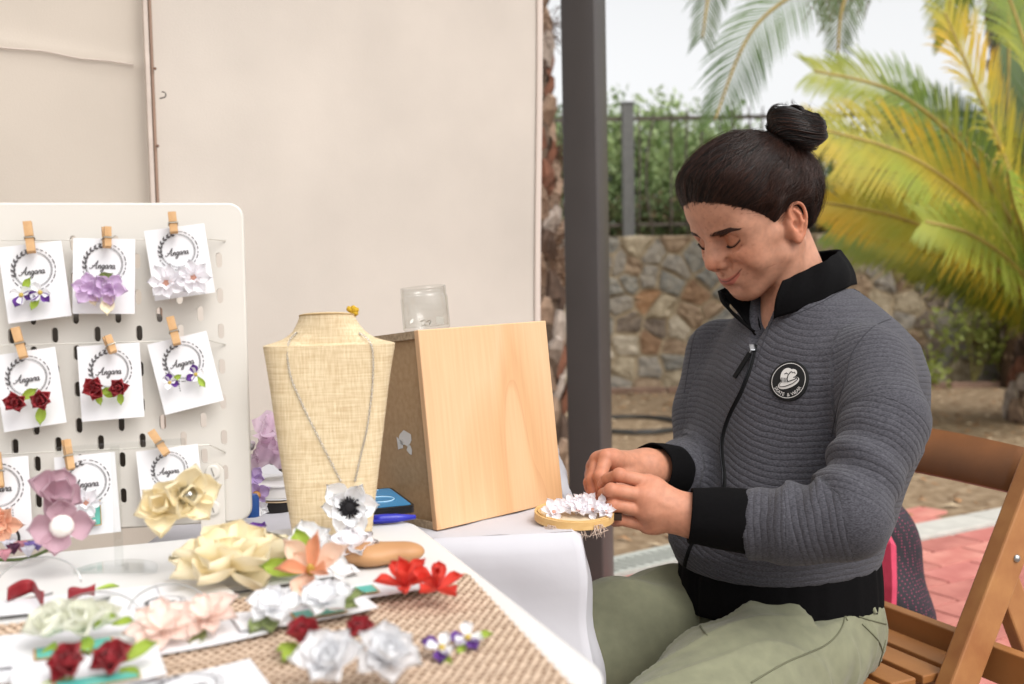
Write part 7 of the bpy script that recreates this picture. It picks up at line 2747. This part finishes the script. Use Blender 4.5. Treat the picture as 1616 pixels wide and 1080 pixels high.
    def stroke(pts, w, off, mi):
        v_ = []
        P2 = [Vector((x, y, 0)) for x, y in pts]
        for i_, p_ in enumerate(P2):
            t_ = (P2[min(i_ + 1, len(P2) - 1)] - P2[max(i_ - 1, 0)]).normalized()
            s_ = Vector((-t_.y, t_.x, 0)) * w / 2
            for g_ in (p_ - s_, p_ + s_):
                v_.append(lay(g_.x * R, g_.y * R, off))
        mb.add(v_, [(2 * i_, 2 * i_ + 1, 2 * i_ + 3, 2 * i_ + 2) for i_ in range(len(P2) - 1)], mi)
    # emblem: a tilted dish with a domed, swirled shape on it
    ellp(0.03, -0.13, 0.56, 0.25, 0.36, 0.0005, 1)
    ellp(0.03, -0.08, 0.50, 0.17, 0.36, 0.0008, 0)
    ellp(0.02, -0.10, 0.46, 0.15, 0.36, 0.0010, 1)
    ellp(-0.08, 0.22, 0.34, 0.40, 0.0, 0.0011, 1)
    ellp(0.20, 0.36, 0.22, 0.20, 0.0, 0.0012, 1)
    stroke([(0.10, 0.42), (-0.02, 0.25), (-0.05, 0.05), (0.02, -0.08), (0.3, 0.02), (0.42, 0.08)], 0.05, 0.0015, 0)
    for q_ in range(5):
        stroke([(-0.34 + q_ * 0.075, 0.14 - q_ * 0.01), (-0.32 + q_ * 0.07, 0.0), (-0.30 + q_ * 0.07, -0.12)], 0.028, 0.0015, 0)
    stroke([(-0.22, 0.30), (-0.12, 0.36), (-0.05, 0.30)], 0.05, 0.0015, 0)
    stroke([(0.12, 0.44), (0.2, 0.36), (0.3, 0.40), (0.34, 0.30)], 0.04, 0.0016, 0)
    stroke([(-0.42, -0.34), (-0.1, -0.30), (0.25, -0.17), (0.52, 0.05)], 0.03, 0.0015, 0)
    txt = 'SKATE & WEAR'
    for i_, ch in enumerate(txt):
        if ch == ' ':
            continue
        V_, F_ = font_mesh(ch, 0.0062)
        an = math.radians(-90 + (i_ - (len(txt) - 1) / 2) * 10.6)
        rr = 0.79 * R
        rx, ry = math.cos(an), math.sin(an)
        mb.add([lay(rx * (rr - y_) - ry * x_, ry * (rr - y_) + rx * x_, 0.0006) for x_, y_, z_ in V_], F_, 1)
    mb.build('patch', [mat('patch_black', '#0a0a0a', rough=0.85, bump=0.3, bscale=1500, bdist=0.0004), mat('patch_white', '#c9c6c2', rough=0.8)], jk)
# ================================================================ person
def build_person():
    P = empty('person', (0.40, 1.38, 0.45), 'seated person in grey ribbed zip jacket and olive trousers working on an embroidery hoop', 'person')

    # ---- head frame (mm in local F, L, U)
    yaw_f = Vector((-0.905, -0.425, 0)).normalized()
    pit = math.radians(21)
    Fh = (yaw_f * math.cos(pit) + Vector((0, 0, -1)) * math.sin(pit)).normalized()
    Lh = Vector((-yaw_f.y, yaw_f.x, 0))
    Uh = Fh.cross(Lh)
    rl = math.radians(0)
    Lh, Uh = Lh * math.cos(rl) + Uh * math.sin(rl), Uh * math.cos(rl) - Lh * math.sin(rl)
    SCL = 0.00092
    ear = at(1253, 355, 1.295)
    O = ear - Lh * (0.066)

    def hl(w):          # world -> head local (mm)
        v = (Vector(w) - O) / SCL
        return (v.dot(Fh), v.dot(Lh), v.dot(Uh))

    def hw(p):
        return O + (Fh * p[0] + Lh * p[1] + Uh * p[2]) * SCL

    HM = np.array([[Fh[i], Lh[i], Uh[i]] for i in range(3)]) * SCL
    HO = np.array(O)

    # ---- torso frame
    tf = Vector((-0.89, -0.456, 0)).normalized()
    tl = Vector((-tf.y, tf.x, 0))
    TO = Vector((0.385, 1.365, 0.0))

    def tw(f, l, z):
        return TO + tf * f + tl * l + Vector((0, 0, z))

    def tloc(w):
        v = Vector(w) - TO
        return (v.dot(tf), v.dot(tl), v.z)
    TM = np.array([[tf[i], tl[i], (0, 0, 1)[i]] for i in range(3)])
    TOn = np.array(TO)

    neck_base = tw(-0.018, 0.0, 0.945)

    # ================= head + neck + chest skin
    S = SDF((-112, -92, -215), (128, 92, 140), 1.5)
    S.ell((0, 0, 46), (93, 71, 77))
    S.ell((40, 0, 56), (54, 58, 54), 18)
    S.ell((36, 0, -12), (48, 45, 64), 14)
    S.ell((25, 0, -12), (42, 50, 44), 18)
    for sg in (-1, 1):
        S.cone((14, sg * 42, -36), 12, (53, sg * 10, -69), 12.5, 16)
        S.ell((52, sg * 32, -20), (23, 19, 25), 16)
        S.ell((46, sg * 42, 26), (30, 19, 30), 14)
        S.ell((63, sg * 34, -14), (15, 13, 12), 14)
        S.cone((58, sg * 44, -3), 9, (24, sg * 52, 0), 6, 16)
    S.ell((58, 0, -70), (15, 15, 14.0), 12)
    for sg in (-1, 1):
        S.cone((85, sg * 9, 27), 7.5, (70, sg * 46, 28), 7.5, 12)
    for sg in (-1, 1):
        S.ell((99, sg * 34, 9), (18, 18, 10), 10, '-')
        S.ell((87, sg * 16, 10), (7, 4.5, 10), 9, '-')
    for sg in (-1, 1):
        S.ell((68.0, sg * 34, 7), (14.5, 17, 13.5), 4)
        cr = [(82.0, sg * 22, 12), (83.5, sg * 31, 16.5), (81.0, sg * 40, 16.0), (75.0, sg * 49, 10)]
        S.chain(cr, [0.9] * 4, 2.0, '-')
        cr = [(81.5, sg * 21, -1), (84.0, sg * 31, -6.5), (81.0, sg * 40, -5.5), (75.0, sg * 48, 1)]
        S.chain(cr, [0.6] * 4, 3, '-')
    # nose
    S.cone((85, 0, 21), 6.8, (99.5, 0, -13), 7.4, 9)
    for sg in (-1, 1):
        S.cone((80, sg * 7.5, 2), 6.2, (88, sg * 9.5, -16), 7.0, 9)
        S.ell((91.5, sg * 9.8, -22.5), (8.2, 5.4, 5.8), 4)
    S.ell((101.5, 0, -18.5), (8.8, 6.8, 7.0), 5)
    S.cone((99, 0, -25.5), 3.8, (89, 0, -30.0), 4, 4)
    for sg in (-1, 1):
        S.ell((96, sg * 6.0, -30.0), (5.2, 2.8, 3.4), 2, '-')
        S.chain([(88, sg * 18.4, -17), (84.5, sg * 19.2, -24), (85, sg * 16.4, -31)], [1.8, 1.8, 1.4], 4, '-')
    # mouth mound and lips, corners raised in a small smile
    S.ell((63, 0, -48), (20.5, 27, 22), 12)
    for sg in (-1, 1):
        S.chain([(82.0, 0, -46.0), (80.5, sg * 9, -44.7), (75.5, sg * 18, -42.0), (66.0, sg * 29, -36.0)], [3.6, 3.7, 2.8, 1.5], 3)
        S.chain([(79.5, 0, -54.8), (78.0, sg * 9, -53.4), (74.0, sg * 17.5, -48.5), (66.0, sg * 29, -37.5)], [4.8, 4.5, 3.4, 1.4], 3)
    for sg in (-1, 1):
        S.chain([(86.4, 0, -50.3), (84.5, sg * 9, -49.2), (78.9, sg * 19, -45.2), (68.5, sg * 31, -35.8)], [1.6, 1.6, 1.4, 1.1], 1.6, '-')
        S.chain([(90, sg * 23, -20), (83, sg * 35, -29), (71, sg * 41, -43)], [1.0, 1.4, 0.8], 10, '-')
    S.ell((86.0, 0, -63.5), (9, 14, 4.6), 9, '-')
    S.cone((92.0, 0, -33), 2.0, (88.5, 0, -40), 2.2, 3, '-')
    # ear (near and far)
    for sg in (-1, 1):
        def e(f, l, u):
            c, s_ = math.cos(0.10), math.sin(0.10)
            f, u = f * 0.86, u * 0.86
            return (f * c - u * s_ - 3, sg * (l - 3), u * c + f * s_ + 1)
        S.ell(e(-4, 71, 1), (15, 6, 26), 5)
        S.ell(e(0, 65, -4), (13, 9, 18), 6)
        hx = [e(5, 73, 3), e(9, 75, 12), e(10, 76.5, 22), e(3, 78.5, 31), e(-8, 80, 33), e(-17, 80.5, 26), e(-20.5, 80, 12), e(-18, 78.5, -4), e(-13, 76, -18), e(-6, 74, -28)]
        S.ell(e(-3, 81, 4), (11.5, 6.0, 21), 3, '-')
        hs_ = spline(hx, 4)
        S.chain(hs_, list(np.interp(np.linspace(0, 9, len(hs_)), range(10), [2.0, 2.2, 2.4, 2.6, 2.7, 2.7, 2.6, 2.5, 2.5, 2.8])), 1.5)
        S.chain([e(-2, 76.5, 22), e(-9, 77.5, 13), e(-11, 77.5, 0), e(-6, 75.5, -13)], [2.0, 2.5, 2.7, 2.8], 2.5)
        S.ell(e(-2, 72.5, -27), (6.5, 4.0, 7.5), 3)
        S.ell(e(8, 73, -6), (3.4, 3.6, 5.5), 3)
        S.ell(e(0, 78, -3), (5.2, 7.5, 7), 2.5, '-')
    # neck
    nb = hl(neck_base)
    n1 = (-26, 0, -20)
    S.cone(n1, 38, nb, 44, 12)
    st = hl(tw(0.014, 0.0, 0.890))
    mid = hl(tw(-0.006, 0, 0.945))
    S.cone(mid, 42, st, 34, 18)
    # sternomastoid hint
    S.cone((-14, 46, -28), 9, hl(tw(0.030, 0.014, 0.945)), 8, 14)
    V, F = S.mesh()
    V = relax(V, F, 1, 0.35)
    al_ = np.abs(V[:, 1])
    keep = np.clip((V[:, 0] - np.interp(V[:, 2], [-60, -30, 0], [54, 56, 62])) / 8, 0, 1) * np.clip((np.interp(V[:, 2], [-60, -22, -4], [31, 35, 50]) - al_) / 5, 0, 1)                      # eyes, nose, mouth
    earm = np.exp(-(((V[:, 0] + 4) / 24) ** 2 + ((V[:, 2] - 1) / 36) ** 2) ** 3) * np.clip((al_ - 50) / 8, 0, 1)
    w_ = np.clip(1 - np.maximum(keep, earm), 0, 1)[:, None]
    for _ in range(3):
        V = V * (1 - w_) + relax(V, F, 14, 0.5) * w_

    # colour by place on the face
    f, l, u = V[:, 0], V[:, 1], V[:, 2]
    al = np.abs(l)
    base = np.array(lin('#b3826a')[:3])
    C = np.tile(base, (len(V), 1))

    def blend(w, col):
        nonlocal C
        w = np.clip(w, 0, 1)[:, None]
        C = C * (1 - w) + np.array(lin(col)[:3]) * w

    def g(c, r):
        return np.exp(-(((f - c[0]) / r[0]) ** 2 + ((al - c[1]) / r[1]) ** 2 + ((u - c[2]) / r[2]) ** 2))
    blend(0.55 * g((68, 38, -15), (26, 20, 16)), '#b86e4e')
    blend(0.6 * g((102, 0, -19), (12, 14, 10)), '#b3664a')
    blend(0.5 * g((81, 33, 9), (14, 18, 10)), '#a86848')
    blend(0.4 * g((84, 17, 5), (10, 7, 14)), '#96583c')
    blend(0.5 * np.exp(-((al - 76) / 8) ** 2) * (f < 14) * (f > -30), '#c07050')
    # lips: arcs around the mouth line
    ml = -50.0 + 11.8 * (al / 28) ** 2
    up = np.clip((u - ml) / 4.6, -3, 3)
    lo_ = np.clip((ml - u) / (8.8 - 5.4 * (al / 28) ** 2), -3, 3)
    taper = np.clip((30.5 - al) / 5, 0, 1)
    lipw = np.where(u > ml, np.clip((1.15 - up / np.maximum(0.35, 1 - (al / 34) ** 2)) * 4, 0, 1), np.clip((1.1 - lo_) * 4, 0, 1)) * taper * (f > 62)
    blend(0.75 * lipw, '#a8564c')
    blend(0.92 * np.exp(-((u - ml - 0.2) / 1.15) ** 2) * np.clip((33 - al) / 3, 0, 1) * (f > 64), '#4a1f1a')
    # eyelid margin
    em = 8.0 - 0.0 * al
    ea = (al - 34) / 14.0
    line = 0.5 + 3.0 * ea + 4.5 * ea ** 2
    blend(0.95 * np.exp(-((u - line) / 1.5) ** 2) * (np.abs(ea) < 1.05) * (f > 68), '#2a1712')
    blend(0.35 * np.exp(-((u - line - 5) / 4) ** 2) * (np.abs(ea) < 1.1) * (f > 68), '#9c6248')
    blend(0.8 * g((96, 6.0, -29.5), (5, 3, 3.5)), '#4c241a')
    # scattered moles / freckles
    for _ in range(46):
        c = np.array([RNG.uniform(50, 100), RNG.uniform(6, 66), RNG.uniform(-60, 60)])
        r_ = RNG.uniform(0.7, 1.2)
        d2 = ((l - c[1]) ** 2 + (u - c[2]) ** 2) / r_ ** 2
        blend(RNG.uniform(0.2, 0.5) * np.exp(-d2) * (f > 20), '#7c4a32')
    headV, headF, headC = V @ HM.T + HO, F, C
    head_bvh = bvh_of(V, F)

    # ================= hands
    def hand(wr, wrr, mcp, pips, dips, tips, thumb, r0, side_pts, fr=1.0):
        pts = [wr] + mcp + pips + dips + tips + thumb + side_pts
        lo = [min(p[i] for p in pts) - 0.032 for i in range(3)]
        hi = [max(p[i] for p in pts) + 0.032 for i in range(3)]
        S = SDF(lo, hi, 0.00115)
        S.cone(side_pts[0], wrr * 1.02, wr, wrr * 0.92)
        rm = [0.0106, 0.0110, 0.0103, 0.0096]
        rf = [(0.0086, 0.0078, 0.0071, 0.0058), (0.0087, 0.0079, 0.0072, 0.0060), (0.0083, 0.0076, 0.0069, 0.0058), (0.0075, 0.0067, 0.0061, 0.0051)]
        for i in range(4):
            S.cone(wr, wrr * 0.66, mcp[i], rm[i], 0.013)
        c = sum((m for m in mcp), Vector()) / 4
        for i in range(3):
            S.cone(mcp[i].lerp(wr, 0.15), 0.0105, mcp[i + 1].lerp(wr, 0.15), 0.0105, 0.010)
        for i in range(4):
            a = rf[i]
            fS = SDF.__new__(SDF)
            fS.h, fS.lo, fS.n, fS.ax = S.h, S.lo, S.n, S.ax
            fS.f = np.full(S.f.shape, 1.0, np.float32)
            fS.cone(mcp[i].lerp(wr, 0.1), 0.0098 * fr, mcp[i], rm[i] * 0.9 * fr)
            fS.cone(mcp[i], a[0] * 1.06 * fr, pips[i], a[1] * fr, 0.003)
            fS.ell(pips[i], (a[1] * 1.07 * fr,) * 3, 0.003)
            fS.cone(pips[i], a[1] * fr, dips[i], a[2] * fr, 0.002)
            fS.cone(dips[i], a[2] * fr, tips[i], a[3] * fr, 0.002)
            k = 0.0022
            h = np.clip(0.5 + 0.5 * (fS.f - S.f) / k, 0, 1)
            # fingers blend strongly only at the knuckle, stay apart elsewhere
            S.f = fS.f + (S.f - fS.f) * h - k * h * (1 - h) * 0.6
        S.chain(thumb, [0.0125, 0.0102, 0.0090, 0.0066], 0.006, k_in=0.002)
        for i in range(4):        # extensor tendons raise the back of the hand a little
            a_, b_ = mcp[i].lerp(wr, 0.12), mcp[i].lerp(wr, 0.75)
            n_ = (CAM - a_).normalized() * 0.0092
            S.cone(a_ + n_, 0.0022, b_ + n_ * 1.5, 0.0016, 0.005)
        V, F = S.mesh()
        V = relax(V, F, 2, 0.4)
        N = vnormals(V, F)
        C = np.tile(np.array(lin('#b88066')[:3]), (len(V), 1))
        for q in pips + mcp + dips:
            w = np.clip(0.55 * np.exp(-(np.linalg.norm(V - np.array(q), axis=1) / 0.012) ** 2), 0, 1)[:, None]
            C = C * (1 - w) + np.array(lin('#ac6448')[:3]) * w
        for q in tips:
            w = np.clip(0.5 * np.exp(-(np.linalg.norm(V - np.array(q), axis=1) / 0.012) ** 2), 0, 1)[:, None]
            C = C * (1 - w) + np.array(lin('#bf6e52')[:3]) * w
        return V, F, C

    # her left hand: back of the hand towards the camera
    lw = at(1096, 815, 1.165)
    lm = [at(1022, 762, 1.168), at(1012, 782, 1.156), at(1012, 805, 1.157), at(1020, 829, 1.168)]
    lp = [at(977, 750, 1.158), at(965, 774, 1.146), at(967, 797, 1.149), at(977, 820, 1.160)]
    ld = [at(958, 757, 1.178), at(953, 780, 1.170), at(958, 801, 1.172), at(970, 823, 1.182)]
    lt = [at(950, 765, 1.196), at(955, 785, 1.190), at(963, 804, 1.192), at(976, 825, 1.200)]
    lth = [at(1066, 800, 1.195), at(1022, 778, 1.212), at(985, 768, 1.214), at(958, 768, 1.208)]
    LV, LF, LC = hand(lw, 0.0265, lm, lp, ld, lt, lth, 0.012, [at(1150, 826, 1.165)])
    # her right hand: thumb side towards the camera, fingers pointing down
    rw = at(1020, 740, 1.29)
    rm_ = [at(957, 722, 1.232), at(944, 726, 1.248), at(937, 737, 1.262), at(934, 750, 1.275)]
    rp = [at(947, 752, 1.215), at(936, 757, 1.226), at(931, 762, 1.24), at(931, 769, 1.256)]
    rd = [at(950, 770, 1.212), at(937, 775, 1.222), at(935, 779, 1.236), at(936, 783, 1.252)]
    rt = [at(959, 781, 1.208), at(941, 786, 1.218), at(940, 789, 1.233), at(942, 790, 1.25)]
    rth = [at(998, 748, 1.262), at(978, 757, 1.238), at(965, 762, 1.222), at(957, 769, 1.208)]
    RV, RF, RC = hand(rw, 0.0275, rm_, rp, rd, rt, rth, 0.012, [at(1042, 742, 1.312)])

    # ================= hidden body core (under the clothes) so that the figure is whole
    shL, elL, wrL = at(1372, 576, 1.25), at(1336, 816, 1.12), at(1150, 826, 1.163)
    shR, elR, wrR = at(1140, 562, 1.48), at(1112, 745, 1.44), at(1050, 744, 1.32)
    hipL, knL = tw(0.0, 0.045, 0.51), tw(0.40, 0.205, 0.470)
    hipR, knR = tw(0.0, -0.065, 0.51), tw(0.45, -0.085, 0.480)
    S = SDF((-0.15, 0.75, 0.02), (0.75, 1.75, 1.0), 0.009)
    S.cone(tw(0, 0, 0.56), 0.09, tw(0, 0, 0.72), 0.09)
    S.cone(tw(0, 0, 0.72), 0.10, tw(-0.035, 0, 0.82), 0.088, 0.03)
    S.cone(tw(-0.035, -0.10, 0.865), 0.040, tw(-0.035, 0.10, 0.865), 0.040, 0.02)
    S.chain([shL, at(1392, 664, 1.185), elL, wrL], [0.036, 0.034, 0.030, 0.024], 0.02)
    S.chain([shR, shR.lerp(elR, 0.5), elR, wrR], [0.036, 0.034, 0.030, 0.024], 0.02)
    for h_, k_ in ((hipL, knL), (hipR, knR)):
        S.cone(h_, 0.060, k_, 0.045, 0.03)
        S.cone(k_, 0.045, Vector((k_.x + 0.03, k_.y + 0.02, 0.08)), 0.035, 0.02)
    S.cone(neck_base, 0.040, tw(-0.03, 0, 0.86), 0.055, 0.02)
    CV, CF = S.mesh()
    CC = np.tile(base, (len(CV), 1))

    # one body mesh
    VV, FF, KK, off = [], [], [], 0
    for v, f_, c in ((headV, headF, headC), (LV, LF, LC), (RV, RF, RC), (CV, CF, CC)):
        VV.append(v)
        FF.append(f_ + off)
        KK.append(c)
        off += len(v)
    skin = mat('skin', '#b3826a', rough=0.52, var=0.10, vscale=130, attr='tint', sss=0.10, bump=0.22, bscale=1100, bdist=0.0006, spec=0.32, detail=8)
    me = np_mesh('body', np.concatenate(VV), np.concatenate(FF), skin)
    color_attr(me, 'tint', np.concatenate(KK))
    body = bpy.data.objects.new('body', me)
    setup(body, P)

    # ================= hair
    build_hair(P, hw, hl, HM, HO, head_bvh)

    # ================= trousers
    S = SDF((-0.2, 0.70, 0.33), (0.75, 1.75, 0.68), 0.0045)
    S.ell(tw(-0.006, -0.018, 0.520), (0.112, 0.112, 0.096), rot=[tf, tl, (0, 0, 1)])
    for h_, k_, sg in ((tw(-0.006, 0.042, 0.504), knL, 1), (tw(-0.006, -0.070, 0.506), knR, -1)):
        S.cone(h_, 0.084, h_.lerp(k_, 0.55), 0.082, 0.03)
        S.cone(h_.lerp(k_, 0.55), 0.084, k_, 0.072, 0.02)
        S.cone(k_, 0.074, Vector((k_.x + 0.02, k_.y + 0.02, 0.25)), 0.065, 0.02)
    S.cone(tw(-0.01, 0, 0.56), 0.105, tw(-0.02, 0, 0.59), 0.095, 0.03)
    # sitting flattens the underside on the seat
    gx, gy, gz = S.ax[0][:, None, None] - TO.x, S.ax[1][None, :, None] - TO.y, S.ax[2][None, None, :]
    gf = gx * np.float32(tf.x) + gy * np.float32(tf.y)
    S.f = np.maximum(S.f, np.where(gf < 0.18, 0.452 - gz, -1.0)).astype(np.float32)
    S.f = np.maximum(S.f, np.where(gf < 0.09, gz - 0.551, -1.0)).astype(np.float32)
    V, F = S.mesh()
    V = relax(V, F, 2, 0.5)
    N = vnormals(V, F)
    lf, ll = (V - TOn) @ np.array(tf), (V - TOn) @ np.array(tl)
    # cloth folds: fan out from the crotch and hip crease, loose waves along the thigh
    ang = np.arctan2(ll * 1.0, lf - 0.10)
    rad = np.hypot(ll, lf - 0.10)
    fold = 0.0032 * np.sin(ang * 9 + V[:, 2] * 30) * np.exp(-((rad - 0.10) / 0.10) ** 2)
    fold += 0.0022 * np.sin((lf * 0.8 + ll * 0.5 + V[:, 2] * 0.6) * 95 + 2.0 * np.sin(ll * 30)) * np.clip(0.3 + 0.7 * np.sin(lf * 13 + ll * 9), 0, 1)
    wv_ = np.sin((lf * 0.75 + ll * 1.1 + V[:, 2] * 0.9) * 62 + 1.5 * np.sin(lf * 17))
    fold += 0.0048 * (1 - np.abs(wv_)) ** 2 * np.clip(-(ll + 0.01) / 0.05, 0, 1) * (0.5 + 0.5 * np.sin(lf * 11 + 1))
    wv2 = np.sin((lf * 0.35 + ll * 1.4) * 48 + 2.2 * np.sin(lf * 9 + 1))
    fold += 0.0042 * (1 - np.abs(wv2)) ** 3 * np.clip((ll - 0.02) / 0.05, 0, 1)
    fold *= np.where(lf < 0.06, np.clip((0.545 - V[:, 2]) * 25, 0, 1), np.clip((lf - 0.06) * 12 + np.clip((0.545 - V[:, 2]) * 25, 0, 1), 0, 1))
    V = V + N * fold[:, None]
    olive = mat('olive_twill', '#77775f', rough=0.82, var=0.10, vscale=60, bump=0.35, bscale=1600, bdist=0.0008, sheen=0.15)
    me = np_mesh('trousers', V, F, olive)
    tro = bpy.data.objects.new('trousers', me)
    setup(tro, P)
    tb = bvh_of(V, F)
    stitch = mat('trouser_seam', '#63634d', rough=0.85)

    def seam(b, pix, r, name, m, parent, off=0.0004, n=6, flat=None):
        pts = []
        for q in spline([(x, y, 0) for x, y in pix], n):
            p, nr = hit(b, q.x, q.y, off)
            if p is not None:
                pts.append(p)
        if len(pts) > 2:
            return MB().tube(pts, r, 5).build(name, m, parent, smooth=True)
    for pix in ([(1335, 967), (1326, 995), (1300, 1020), (1240, 1046), (1185, 1078)], [(1332, 965), (1370, 978), (1398, 985)],
                [(1330, 962), (1337, 980)], [(1397, 1010), (1388, 1045), (1375, 1078)], [(1108, 960), (1104, 985), (1116, 1003)],
                [(1360, 985), (1385, 1010), (1393, 1030)]):
        seam(tb, pix, 0.0011, 'seam', stitch, tro)
    # belt loop
    for pix in ([(1373, 952), (1380, 968)],):
        seam(tb, pix, 0.0035, 'belt_loop', olive, tro, 0.0008, 6)

    # ================= jacket
    build_jacket(P, tw, tf, tl, TOn, shL, elL, wrL, shR, elR, wrR, seam)
    return P
build_ground()
build_wall()
build_shrubs()
build_palms()
build_stall()
TAB = build_tables()
BRD = build_pegboard()
CRD = build_cards(BRD)
BST = build_bust()
build_wares(TAB, BRD, CRD, BST)
build_chair()
build_person()
